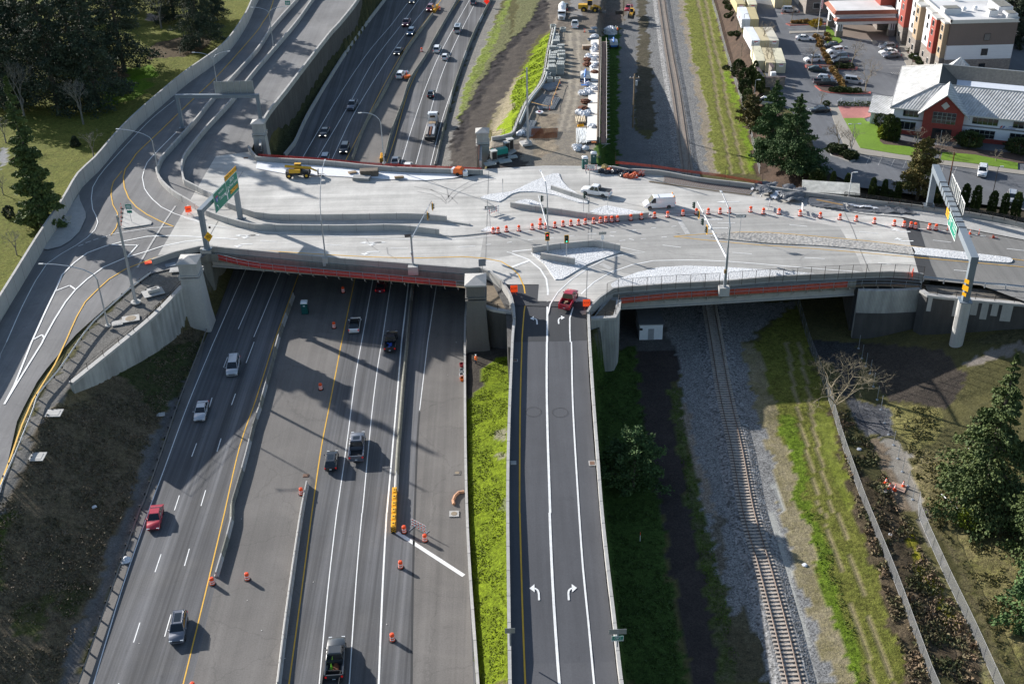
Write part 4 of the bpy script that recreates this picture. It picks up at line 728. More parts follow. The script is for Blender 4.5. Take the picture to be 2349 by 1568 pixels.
for i,(x,y) in enumerate(((830,60),(860,150),(895,225),(935,290),(965,410),(1000,530),(1035,620),(1070,745),(1105,850),(1150,945),(1190,1070),(1230,1190),(1280,1320),(1325,1445))):
    p=W(*T(3,2,x,y),ZT)
    if i==0: fp=MB().tube([(0,0,0),(0,0,2.6)],.05,5).lathe([(.22,0),(.2,.08),(0.05,.1)],8).build('fence_post',STEEL,org=(0,0,0)); o=fp
    else: o=fp.copy(); COL.objects.link(o)
    o.location=tuple(p); tag(o,f'bare grey steel fence post on dirt, {ORD[i]} from the bridge','fence post','bare steel fence posts')
# white/brown pickets where the building's patio is
fence('white vinyl fence beside hotel driveway and low hedge',[tuple(W(x,y,LOT)) for x,y,_ in PT("30:632,975 645,945 830,945 1000,950 1140,950")],1.3,3.2,SIGNW,mat('white slats',(.75,.77,.8),.6,0,.1,3,alpha=.6),nm='vinyl_fence',r=.08)
# ---------------------------------------------------------------- vegetation
def leafmat(name,c,var=.35,c2=None):
    s=NT(name); oi=s.n.new("ShaderNodeObjectInfo"); f=s.ramp(s.noise(.9,4,.7),1-var,1+var); f=s.math('MULTIPLY',f,s.ramp(s.noise(6,2),.7,1.3)); f=s.math('MULTIPLY',f,s.ramp(oi.outputs['Random'],.85,1.2,0,1))
    col=s.mix(s.ramp(s.noise(.35,3),0,1,.4,.62),c,c2 or tuple(k*.75 for k in c)); s.L(s.mul(col,f),s.b.inputs['Base Color']); s.b.inputs['Roughness'].default_value=.75; s.b.inputs['Specular IOR Level'].default_value=.25; MT[name]=s.m; return s.m
L_FIR=leafmat('dark fir needles',(.06,.078,.045),.35,(.035,.052,.033)); L_FIR2=leafmat('olive fir needles',(.095,.125,.038),.4,(.06,.088,.03)); L_GRN=leafmat('fresh pine needles',(.075,.125,.04),.35,(.05,.09,.032)); L_CED=leafmat('bronze cedar leaves',(.13,.10,.03),.35,(.08,.085,.025))  # second fir green is the needles' own olive tone
L_CYP=leafmat('clipped cypress leaves',(.065,.09,.022),.3,(.04,.06,.018)); L_SHR=leafmat('shrub leaves',(.06,.085,.025),.35,(.04,.055,.02)); L_ORN=leafmat('tan ornamental grass',(.38,.25,.09),.3,(.27,.17,.07)); L_YEL=leafmat('yellow green shrub leaves',(.3,.33,.04),.3,(.17,.22,.03)); L_BRM=leafmat('bramble stems and leaves',(.17,.12,.075),.45,(.08,.085,.035)); L_DRY=leafmat('dry brown brush',(.16,.125,.085),.4,(.09,.08,.045)); L_RED=leafmat('brown winter shrub',(.1,.06,.04),.3)
BARK=mat('bark',(.09,.075,.06),.9,0,.3,4); BARKL=mat('pale twig bark',(.24,.2,.15),.9,0,.25,4); BARKG=mat('grey lichen bark',(.17,.16,.14),.9,0,.25,4)
def cards(centers,dirs,size,rs,asp=.45,flat=.5):
    """leaf sprays: small kinked quads"""
    n=len(centers); d=dirs/np.maximum(np.linalg.norm(dirs,axis=1,keepdims=True),1e-6); r=rs.normal(size=(n,3)); s_=np.cross(d,r); s_/=np.maximum(np.linalg.norm(s_,axis=1,keepdims=True),1e-6)
    L=size*rs.uniform(.6,1.35,(n,1)); w=L*asp; up=np.cross(s_,d)*L*.18
    A=centers-d*L*.5-s_*w*.35; B=centers-d*L*.5+s_*w*.35; C_=centers+s_*w+up; D=centers+d*L*.6; E_=centers-s_*w+up
    V=np.stack([A,B,C_,D,E_],1).reshape(-1,3); F=[(5*i,5*i+1,5*i+2,5*i+3,5*i+4) for i in range(n)]
    return V,F
def rawmesh(name,V,F,m,parent=None):
    me=bpy.data.meshes.new(name); me.from_pydata([tuple(v) for v in V.tolist()],[],F); me.materials.append(m); o=bpy.data.objects.new(name,me); COL.objects.link(o)
    if parent: o.parent=parent
    return o
def conifer(name,label,cat,h,r,m,seed,loc=(0,0,0),n=5200,base=.1,droop=.25,leaf=.55,group=None,shape=.85,bark=BARK,limbs=True,rv=(.62,1.12)):
    rs=np.random.RandomState(seed); t=thing(name,label,cat,loc,rs.uniform(0,6),group)
    tb=MB().tube([(0,0,-.5),(.05,0,h*.5),(0,.05,h*.97)],[h*.018+.08,h*.012+.03,.03],7)
    C_=[];D_=[];nb=int(46+h*3.2); per=max(4,n//nb)
    for i in range(nb):
        u=base+(1-base)*((i+rs.uniform(0,1))/nb); z=u*h; R=r*((1-u)/(1-base))**shape*rs.uniform(*rv)+.12; a=rs.uniform(0,2*math.pi)
        dz=-droop*R+ rs.uniform(-.1,.25)*R; e=np.array([math.cos(a)*R,math.sin(a)*R,dz])
        if limbs and i%2==0: tb.tube([(0,0,z),tuple(np.array([0,0,z])+e*.9)],[.05+.004*h,.015],3,False)
        k=int(per*(.35+1.1*R/r)*1.8); tt=rs.uniform(.15,1.05,k)**.7; wd_=.32*R*(1.05-tt*.75)
        c=np.array([0,0,z])+e*tt[:,None]+rs.normal(size=(k,3))*np.stack([wd_*.75,wd_*.75,wd_*.35],1)
        dd=e[None]*.8+rs.normal(size=(k,3))*R*.4; dd[:,2]-=R*.15
        C_.append(c);D_.append(dd)
    V,F=cards(np.concatenate(C_),np.concatenate(D_),leaf*.72,rs); rawmesh('crown',V,F,m,t); tb.build('trunk',bark,t); return t
def column_bush(name,label,cat,h,r,m,seed,loc=(0,0,0),n=1500,leaf=.3,group=None,shape='cone'):
    rs=np.random.RandomState(seed); t=thing(name,label,cat,loc,rs.uniform(0,6),group); u=rs.uniform(0,1,n); a=rs.uniform(0,2*math.pi,n)
    prof_={'cone':lambda u:np.minimum(1,(u/.12+.3))*np.clip(1.05-u,0,1)**.6,'egg':lambda u:np.sqrt(np.clip(1-(u*2-.85)**2/1.35,0,1)),'ball':lambda u:np.sqrt(np.clip(1-(u*2-1)**2,0,1)),'col':lambda u:np.minimum(1,(u/.1+.6))*np.clip(1-u**5,0,1)**.5}[shape](u)
    R=r*prof_*(rs.uniform(.55,1.08,n)**.5)*(1+.14*np.sin(a*3+u*7+seed)+.1*np.sin(a*7-u*15)); c=np.stack([R*np.cos(a),R*np.sin(a),u*h],1)
    d=np.stack([np.cos(a),np.sin(a),rs.uniform(.2,1.6,n)],1)+rs.normal(size=(n,3))*.4; V,F=cards(c,d,leaf,rs,.5); rawmesh('foliage',V,F,m,t)
    MB().tube([(0,0,-.3),(0,0,h*.8)],[max(.05,r*.1),.03],5).build('stem',BARK,t); return t
def bare_tree(name,label,h,r,seed,loc=(0,0,0),m=BARKL,group=None,depth=5,cat='bare tree',spread=.55,trunk=.25,tw=1.):
    rs=np.random.RandomState(seed); t=thing(name,label,cat,loc,0,group); tb=MB(); cb=MB()
    def br(p,d,L,rad,k,b):
        q=p+d*L*.5+Vector(rs.normal(size=3))*L*.05; e=p+d*L+Vector(rs.normal(size=3))*L*.08
        b.tube([p,q,e],[rad,rad*.8,rad*.6],3 if k<4 else 5,False)
        if k==0: return
        for _ in range(3 if k>1 else 4):
            ax=Vector(rs.normal(size=3)); nd=(d+ax*spread); nd.z+=.18; nd.normalize(); br(e,nd,L*rs.uniform(.58,.8),rad*.58,k-1,cb)
    L0=h*trunk; tb.tube([(0,0,-.3),(.05,.02,L0)],[h*.016+.05,h*.012+.04],6)
    for _ in range(4):
        a=rs.uniform(0,6.28); d=Vector((math.cos(a)*spread*r/h*1.6,math.sin(a)*spread*r/h*1.6,1)).normalized(); br(Vector((.05,.02,L0*rs.uniform(.75,1))),d,h*.24,h*.008+.025,depth-1,cb)
    cb.build('branches',m,t); tb.build('trunk',m,t); return t
# --- tall firs of the west park
def G(c,r,x,y,z=None): return tuple(map(float,W(*T(c,r,x,y),z if z is not None else ZT)))
firs=[conifer('fir_tree','tall dark fir at the left edge of park, behind grey bare tree','tree',30,8.5,L_FIR,1,G(0,0,60,1010),11000,.1),
 conifer('fir_tree','largest dark fir in the park, left centre of the grove','tree',34,10,L_FIR,2,G(0,0,540,990),15000,.08),
 conifer('fir_tree','drooping dark fir at right edge of the grove near noise wall','tree',28,8.5,L_FIR,3,G(0,0,900,960),11000,.08)]
k=0
for s_,(c,r,x,y,sc,lab) in zip((0,1,2,1,0,2,1,2,0,1),((0,0,1140,640,1.,'broad dark fir standing alone on bright grass patch mid park'),(0,0,1840,440,.72,'dense fir beside the noise wall at top of the park'),(0,0,300,700,1.05,'tall fir in second row behind the largest park fir'),(0,0,700,640,1.,'dark fir in second row between two grove firs'),(0,0,-200,800,1.,'dark fir cut by the left edge of the park'),(0,0,1960,200,.62,'smaller dark fir touching the noise wall near the top'),(0,0,1600,180,.8,'fir at top of the park left of wall firs'),(0,0,80,430,.9,'far dark fir near top left corner'),(0,0,800,180,.95,'far dark fir at top centre of the grove'),(0,0,1150,120,.8,'far dark fir at top of park near the path'))):
    dup(firs[s_],G(c,r,x,y),k*1.3,lab,sc); k+=1
for f in firs: f['group']='park firs'
for o in bpy.data.objects:
    if o.get('label') and o.name.startswith('fir_tree'): o['group']='park firs'
conifer('cypress_tree','tall narrow green conifer leaning over the noise wall at left','tree',29,4.1,L_FIR2,5,G(0,1,400,520),30000,.02,.05,.6,shape=.85,rv=(.82,1.08))
bare_tree('bare_tree','grey bare tree in front of dark firs at left park edge',15,5,11,G(0,0,230,1100),BARKG)
bare_tree('bare_tree','grey bare tree below the largest fir in park',12,4,12,G(0,0,765,1140),BARKG)
bare_tree('bare_tree','small bare tree on grass beside curved path at left',8,3.5,13,G(0,0,55,1310),BARKG,depth=4)
bare_tree('bare_tree','small bare tree beside the noise wall, lower park',6,2.5,14,G(0,1,155,770),BARKG,depth=4)
bare_tree('bare_tree','thin bare tree by the noise wall above narrow conifer',7,3.,15,G(0,0,860,1440),BARKG,depth=4)
bare_tree('bare_tree','large bare tree with arching branches by far park path',14,6,16,G(0,0,1480,260),BARKG)
bare_tree('bare_tree','small bare tree at left frame edge above noise wall',5,2.5,17,G(0,1,30,215),BARKG,depth=4)
column_bush('park_shrub','small dark shrub on grass below the firs','shrub',2.2,1.1,L_FIR,21,G(0,0,695,1340),350,.4)
column_bush('park_shrub','tiny shrub on sunny grass right of firs','shrub',1.8,.5,L_SHR,22,G(0,0,1190,860),150,.3)
column_bush('park_shrub','low brown shrub on grass near left edge','shrub',1.2,1.2,L_RED,23,G(0,0,155,1500),250,.35,shape='ball')
column_bush('park_shrub','dark rounded bush behind lower noise wall','shrub',2.2,1.,L_FIR,24,G(0,1,90,420),300,.35,shape='egg')
# --- south east trees
conifer('fir_tree','tall olive green fir right of the concrete path, sunlit at top','tree',24,8.,L_FIR2,31,G(3,2,1960,1480),15000,.04,.3,.5,shape=1.1)
conifer('fir_tree','green fir cut by the right edge below the tall fir','tree',13,5.5,L_GRN,32,tuple(W(2375,1420,-.8)),6500,.04,.3,.5)
conifer('fir_tree','dark fir at right edge beside the tall olive fir','tree',14,5.5,L_FIR2,33,tuple(W(2375,1250,-.6)),7000,.04,.3,.5)
conifer('pine_tree','round young green pine beside the dirt track under the ramp','tree',9.5,5.,L_GRN,34,G(2,2,1110,1330),6500,.1,-.15,.42,shape=.45)
bare_tree('bare_tree','wide pale bare tree by the fence under the bridge end',10.5,6,41,G(3,2,600,640),mat('straw coloured twigs',(.24,.2,.13),.9,0,.2,4),depth=6,spread=.62,trunk=.12).scale=(1.4,1.4,1.1)
column_bush('rhododendron_bush','pale green leafy bush at the foot of right hand firs','shrub',2.2,1.8,L_YEL,42,G(3,3,1830,110),700,.3,shape='ball')
# --- east lot trees
def GL(c,r,x,y): return tuple(map(float,W(*T(c,r,x,y),LOT)))
conifer('fir_tree','dense green fir in front of another, beside the bridge parapet','tree',16.5,6.6,L_GRN,51,GL(3,0,230,1560),19000,.02,.15,.42,shape=.8)
conifer('fir_tree','dense green fir behind its twin next to the hotel driveway','tree',17,6.,L_GRN,52,tuple(W(*T(3,0,20,1440),3.6)),17000,.02,.15,.42,shape=.8)
conifer('cedar_tree','rounded olive brown cedar at the end of hedge bank','tree',8.5,3.8,L_CED,53,tuple(W(*T(2,0,2185,1210),3.2)),5000,.05,-.1,.42,shape=.42)
conifer('cedar_tree','bronze and green cedar behind the far gantry leg','tree',12.5,4.3,L_CED,54,tuple(W(*T(3,1,1370,240),LOT)),9500,.08,-.05,.42,shape=.5)
cy=column_bush('cypress_shrub','x','shrub',3.9,.75,L_CYP,61,(0,0,-50),1100,.3,shape='col'); CYL=[]
for i,(x,y,s_) in enumerate(((588,150,.9),(720,165,.95),(950,225,1.05),(1060,230,.95),(1183,262,1.08),(1550,300,1.3),(1790,330,1.32),(1890,365,1.4),(2045,385,1.3),(2155,395,1.2),(2262,415,1.35))):
    p=tuple(W(*T(3,1,x,y),LOT)); lab=f'narrow dark cypress shrub behind the parapet, {ORD[i]} from the left'
    if i==0: cy.location=p; cy['label']=lab; cy.scale=(s_*.8,s_*.8,s_); cy['group']='cypress shrubs behind the parapet'
    else: dup(cy,p,i*1.1,lab,(s_*.8,s_*.8,s_*(.9+.02*(i%4))))
column_bush('clipped_hedge','broad clipped green hedge left of the cypress row','hedge',3.4,1.6,L_CYP,62,tuple(W(*T(3,1,440,130),LOT)),1600,.35,shape='col')
for i,(x,y) in enumerate(((1010,215),(1100,240))): column_bush('round_shrub',f'low dark shrub between cypresses, {["left","right"][i]} one','shrub',1.6,1.1,L_SHR,63+i,tuple(W(*T(3,1,x,y),LOT)),500,.3,shape='ball')
eg=[('egg shaped clipped green shrub on the mulch bank, uppermost',2,0,2070,695,4.2,1.7),('egg shaped clipped shrub on mulch bank, middle of three',2,0,2140,770,4.,1.8),('egg shaped clipped shrub on mulch bank, lowest of three',2,0,2135,855,3.4,1.5)]
for i,(l,c,r,x,y,h,rr) in enumerate(eg): column_bush('clipped_shrub',l,'shrub',h,rr,L_SHR,70+i,tuple(W(*T(c,r,x,y),3.3)),1500,.32,shape='egg',group='egg shaped shrubs')
for i,(x,y) in enumerate(((2185,745),(2215,770),(2240,800),(2225,700),(2262,830),(2285,850))): column_bush('arborvitae',f'slim green arborvitae beside the dumpster enclosure, {ORD[i]} from the left','shrub',4.,.7,L_CYP,80+i,tuple(W(*T(2,0,x,y),3.8)),700,.3,shape='col',group='arborvitae beside enclosure')
column_bush('columnar_shrub','dark columnar shrub in front of the clipped eggs','shrub',4.2,1.2,L_CYP,88,tuple(W(*T(2,0,2155,970),3.3)),1100,.3,shape='col')
column_bush('arborvitae','tall green columnar shrub at office corner, left','shrub',5.8,1.3,L_CYP,90,GL(3,0,1095,1280),1500,.35,shape='col'); column_bush('arborvitae','tall green columnar shrub at office corner, right','shrub',5.2,1.1,L_CYP,91,GL(3,0,1150,1290),1300,.35,shape='col')
column_bush('yellow_shrub','yellow green shrub on lawn beside office columns','shrub',3.,1.2,L_YEL,92,GL(3,0,1050,1270),700,.35,shape='egg'); column_bush('yellow_shrub','bright yellow green bush by the hotel wall','shrub',2.6,1.8,L_YEL,93,GL(3,0,405,95),700,.35,shape='ball'); column_bush('round_shrub','dark bush behind the office lawn columns','shrub',3.,1.6,L_SHR,94,GL(3,0,1030,1160),600,.35,shape='ball')
column_bush('round_shrub','large rounded bush against the office front left of windows','shrub',3.2,2.8,L_SHR,95,GL(3,0,1840,1340),1500,.35,shape='ball'); column_bush('round_shrub','large rounded bush against the office front at right edge','shrub',3.,3.,L_SHR,96,GL(3,0,2300,1400),1400,.35,shape='ball')
rb_=column_bush('round_shrub','x','shrub',1.3,1.15,L_SHR,97,(0,0,-50),420,.28,shape='ball')
rl=[(3,0,600,1365),(3,0,640,1375),(3,0,575,1395),(3,0,690,1370),(3,0,645,1400),(3,0,690,1430),(3,0,740,1425),(3,0,775,1440),(3,0,735,1460),(3,0,780,1455),(3,0,590,840),(3,0,625,842),(3,0,660,845),(3,0,700,845),(3,0,740,850),(3,0,780,850),(3,0,820,850),(3,0,650,625),(3,0,700,630),(3,0,745,625),(3,0,535,965),(3,0,1320,480),(3,0,1350,520),(3,0,1370,560),(3,0,1330,540),(3,0,1385,590),(2,0,1960,40),(2,0,1985,85),(2,0,2010,100),(2,0,1975,165),(2,0,2020,140),(2,0,2010,330),(2,0,2060,330),(2,0,1965,640)]
areas={10:'the near lot island',17:'the curved red curb island',20:'the small red curb island',21:'the plaza corner',26:'the hotel walkway bed',34:'the mulch bank by the fence'}
for i,(c,r,x,y) in enumerate(rl):
    hi=[k for k in areas if i<k][0]; lo=max([0]+[k for k in areas if k<=i]); lab=f'low rounded shrub, {ORD[i-lo]} from the top left in {areas[hi]}'
    p=tuple(W(*T(c,r,x,y),LOT if c==3 else 2.6))
    if i==0: rb_.location=p; rb_['label']=lab; rb_['group']='low rounded shrubs'
    else: dup(rb_,p,i*.7,lab,.8+.3*((i*7)%5)/5)
bt=[(3,0,890,835,9,4,'tall bare tree on the curved red curb island'),(3,0,765,615,8,3.5,'bare tree on the small red curb island by minivan'),(3,0,400,595,6.5,3,'bare tree in front of white hatchback in lot'),(2,0,2285,420,8,4,'bare tree rising between white and tan containers'),(2,0,2347,630,8,4,'bare tree in front of lower tan containers'),(2,0,2170,70,7.5,3.5,'bare tree by the top tan containers'),(3,0,640,1365,7,3.2,'slender bare tree on the near lot island'),(3,0,755,1420,7,2.6,'bare tree beside double headed lot lamp'),(3,0,1355,1360,6,3.2,'reddish bare tree before red gable of office'),(3,0,1210,750,4.5,1.5,'thin bare tree at office corner by stalls'),(3,0,485,950,3.5,2,'small bare tree behind the black sedan'),(3,0,950,1140,4,2.2,'small bare tree on lawn next to plaza'),(3,0,60,880,6,3.5,'bare bushy tree beside lot lamp and fir'),(3,0,1560,1520,8,3.5,'bare tree in front of the office doors'),(3,0,2085,1480,3.5,2.5,'small pink bare tree on the right lawn'),(3,0,215,190,5,2.2,'thin bare tree near silver crossover at hotel'),(2,0,2100,510,4.5,1.2,'sapling staked on the mulch bank, lower'),(2,0,2062,300,4.5,1.2,'sapling staked on the mulch bank, upper')]
for i,(c,r,x,y,h,rr,l) in enumerate(bt): bare_tree('bare_tree',l,h,rr,200+i,tuple(W(*T(c,r,x,y),LOT if c==3 or x>2150 else 2.8)),BARKL,depth=4 if h<7 else 5)
og=column_bush('ornamental_grass','x','ornamental grass',.85,.75,L_ORN,98,(0,0,-50),220,.5,shape='ball')
ogl=[(440,345),(465,375),(480,400),(470,430),(505,465),(520,480),(520,515),(540,540),(550,570),(565,590),(590,640),(600,665),(620,690),(640,715),(650,740),(665,765),(675,790),(690,815),(540,330),(550,375),(230,215),(270,215),(310,213),(350,212),(390,215),(430,205),(470,200)]
for i,(x,y) in enumerate(ogl):
    p=GL(3,0,x,y); lab=f'tan ornamental grass clump, {ORD[i if i<20 else i-20]} from the top of {"the long median strip" if i<20 else "the strip by the flagpole"}'
    if i==0: og.location=p; og['label']=lab; og['group']='tan ornamental grass clumps'
    else: dup(og,p,i*.9,lab,.85+.3*((i*5)%4)/4)
column_bush('yellow_shrub','mustard yellow shrub beside the flagpole','shrub',1.8,1.8,leafmat('mustard leaves',(.35,.26,.03)),99,GL(3,0,430,245),600,.3,shape='ball')
# hedge by the vinyl fence
hb=MB(); P_=[GL(3,0,x,y) for x,y in ((640,970),(850,972),(1060,978))]; rs=np.random.RandomState(5); R_=resample(P_,.35); c=np.repeat(np.array(R_),14,0)+np.stack([rs.uniform(-.3,.3,14*len(R_)),rs.uniform(-.5,.5,14*len(R_)),rs.uniform(0,1.1,14*len(R_))],1)
V,F=cards(c,rs.normal(size=c.shape)+np.array([0,0,.6]),.3,rs,.5); tag(rawmesh('low_hedge',V,F,L_SHR),'low dark clipped hedge behind the red plaza','hedge')
# dense background wood right of hotel
for i,(x,y,h) in enumerate(((2290,420,17),(2347,250,20),(2250,130,18))): conifer('conifer_tree',f'dark conifer in shade right of the hotel, {["nearest","middle","farthest"][i]}','tree',h,4.5,L_FIR,300+i,GL(3,0,x,y),4500,.05,.2,.55)
# --- ground cover scatter
def scatter(name,label,specs,dens,size,m,seed,hgt=.5,zf=ZT,kind='stuff'):
    rs=np.random.RandomState(seed); out=[]
    for spec in specs:
        P=PT(spec); xs=[p[0] for p in P];ys=[p[1] for p in P]; wp=[W(p[0],p[1],zf) for p in P]; A=abs(sum(wp[i][0]*wp[(i+1)%len(wp)][1]-wp[(i+1)%len(wp)][0]*wp[i][1] for i in range(len(wp))))/2
        x0,x1=min(p[0] for p in wp),max(p[0] for p in wp); y0,y1=min(p[1] for p in wp),max(p[1] for p in wp); n=int(dens*(x1-x0)*(y1-y0)); X=rs.uniform(x0,x1,n);Y=rs.uniform(y0,y1,n); ok=inpoly(X,Y,wp); X,Y=X[ok],Y[ok]
        cl=vnoise(X,Y,2.3,seed)*.6+vnoise(X,Y,.9,seed+1)*.4; k=cl>.42; X,Y,cl=X[k],Y[k],cl[k]
        Xr,Zr=[],[]
        TXr,TZr=terr_rows(Y); Z=np.array([np.interp(X[i],TXr[:,i],TZr[:,i]) for i in range(len(X))]); out.append(np.stack([X,Y,Z+rs.uniform(0,1,len(X))*hgt*(cl-.3)*2],1))
    c=np.concatenate(out); V,F=cards(c,rs.normal(size=c.shape)+np.array([0,0,.5]),size,rs,.35); o=rawmesh(name,V,F,m); tag(o,label,None); o['kind']=kind; return o
scatter('dry_brush','dark brown dry brush covering the west slope',["01:1740,1430 1850,1500 02:1740,250 1600,420 1430,830 1300,1150 1150,1567 03:1000,250 830,800 620,1300 500,1567 -600,1567 -300,0 02:-100,1567 200,1300 340,800 480,600 720,460 860,330 1200,180 1420,60"],16,.3,L_DRY,401,.3)
scatter('bramble','brown bramble thicket between the two lower right fences',["32:600,680 720,1000 930,1300 1050,1567 1200,1567 1080,1250 960,960 820,800 740,620","33:820,0 990,500 1140,1000 1290,1567 2050,1567 1900,1200 1700,820 1400,330 1250,0 32:1050,1567 920,1300 720,1000 620,700"],22,.4,L_BRM,402,.9)
scatter('embankment_grass','lush bright green grass on the steep centre slope',["12:1940,540 2010,480 2060,420 2100,230 2320,150 2270,1567 13:2270,1567 2000,1567 1945,0"],26,.2,leafmat('bright grass blades',(.13,.165,.01),.4,(.085,.11,.012)),403,.12)
scatter('rough_grass','rough olive brown grass at the lower right',["33:1500,0 1900,0 2347,300 2347,1567 2250,1567 1700,300","32:1150,600 1550,600 1700,1567 1450,1567 1250,900","32:1650,1000 1800,1567 2300,1567 2300,1000","33:1400,0 2300,0 2300,500 1700,300"],20,.3,leafmat('rough grass',(.17,.15,.06),.4,(.11,.10,.03)),404,.4)
scatter('shade_toned_grass','dark green rough grass in the shade east of ramp',["22:740,30 1100,60 1190,500 1300,1300 23:1420,500 1500,900 1560,1567 1020,1567 870,0 22:830,1567"],10,.28,leafmat('shade-darkened grass blades',(.05,.085,.02),.4),405,.25)  # blade green darkened for shade, like the ground zone below
scatter('slope_grass','vivid green grass on bank beside the far material yard',["20:0,850 100,660 230,440 340,300 360,300 265,750 125,960 0,1190"],14,.25,leafmat('vivid grass blades',(.165,.22,.008),.3,(.12,.17,.008)),406,.12)
scatter('track_grass','green grass clumps beside the track and railway',["33:350,0 460,450 640,850 720,1200 830,1567 930,1567 780,1000 650,600 500,0","22:1450,430 1530,450 1640,1000 1740,1567 23:1860,400 2100,1400 1940,1400 1800,800 1650,100 22:1580,1300"],11,.22,leafmat('track grass blades',(.085,.14,.012),.4),407,.3)
# ---------------------------------------------------------------- vehicles
def carpaint(n,c,rough=.3,metal=0.): return mat('car paint '+n,c,rough,metal,.03,.8,spec=.6,coat=.8)
PNT={'white':carpaint('white',(.8,.8,.8)),'silver':carpaint('silver',(.5,.51,.53),.35,.4),'grey':carpaint('grey',(.15,.16,.19),.35,.3),'dkgrey':carpaint('dark grey',(.06,.065,.07),.35,.2),'black':carpaint('black',(.018,.02,.024)),'red':carpaint('red',(.42,.02,.035)),'maroon':carpaint('maroon',(.16,.015,.03)),'blue':carpaint('blue',(.08,.15,.24)),'navy':carpaint('navy',(.02,.035,.06)),'green':carpaint('dark green',(.012,.035,.035)),'yellow':mat('machine yellow',(.65,.36,.02),.5,0,.1,2),'teal':mat('teal paint',(.0,.21,.17),.5,0,.06,2),'blueg':mat('lift blue paint',(.015,.15,.5),.45,0,.06,2),'orange':mat('orange machine paint',(.8,.16,.02),.5,0,.06,2)}
TYRE=mat('tyre',(.02,.02,.02),.9,0,.1,3); RIM=mat('alloy rim',(.35,.36,.37),.35,.7,.05,3); HEADL=mat('headlamp lens',(.75,.78,.8),.15,0,0); TAILL=mat('tail lamp lens',(.45,.01,.01),.3,0,0,emit=.25); PLASTIC=mat('black trim plastic',(.025,.025,.028),.6,0,.05,3); HLON=mat('lit headlamp',(.95,.93,.85),.2,0,0,emit=2.)
SPEC={# L,W,H, clearance, belt z, hood z front, hood z rear, trunk z, cabin base (rear,front), roof (rear,front)
'sedan':(4.75,1.84,1.45,.2,.92,.68,.95,.98,(-1.95,1.05),(-1.05,.25)),
'hatch':(4.4,1.82,1.55,.22,.98,.75,1.0,1.0,(-2.05,1.05),(-1.6,.3)),
'suv':(4.75,1.9,1.72,.25,1.08,.88,1.1,1.08,(-2.25,1.15),(-1.95,.45)),
'minivan':(5.1,1.98,1.78,.2,1.05,.8,1.08,1.05,(-2.45,1.55),(-2.2,.65)),
'pickup':(5.7,1.98,1.88,.32,1.15,1.0,1.2,1.15,(-.75,1.3),(-.55,.65)),
'van':(5.7,2.0,2.15,.25,1.25,.85,1.2,1.25,(-2.8,1.9),(-2.75,1.15))}
def wheel(t,x,y,r,w=.22):
    side=1 if x>0 else -1
    b=MB(); n=16; b.add([(sx*w/2,math.cos(a)*rr,math.sin(a)*rr) for sx,rr in ((-1,r*.82),(-1,r),(1,r),(1,r*.82)) for a in [2*math.pi*k/n for k in range(n)]],[(i*n+k,i*n+(k+1)%n,(i+1)*n+(k+1)%n,(i+1)*n+k) for i in range(3) for k in range(n)]+[tuple(range(n)),tuple(3*n+k for k in range(n))])
    o=b.build('wheel',TYRE,t); o.location=(x,y,r)
    q=MB(); q.add([(side*(w/2+.012),math.cos(2*math.pi*k/10)*r*.62,math.sin(2*math.pi*k/10)*r*.62) for k in range(10)]+[(side*(w/2-.05),0,0)],[(k,(k+1)%10,10) for k in range(10)]); q.build('rim',RIM,o)
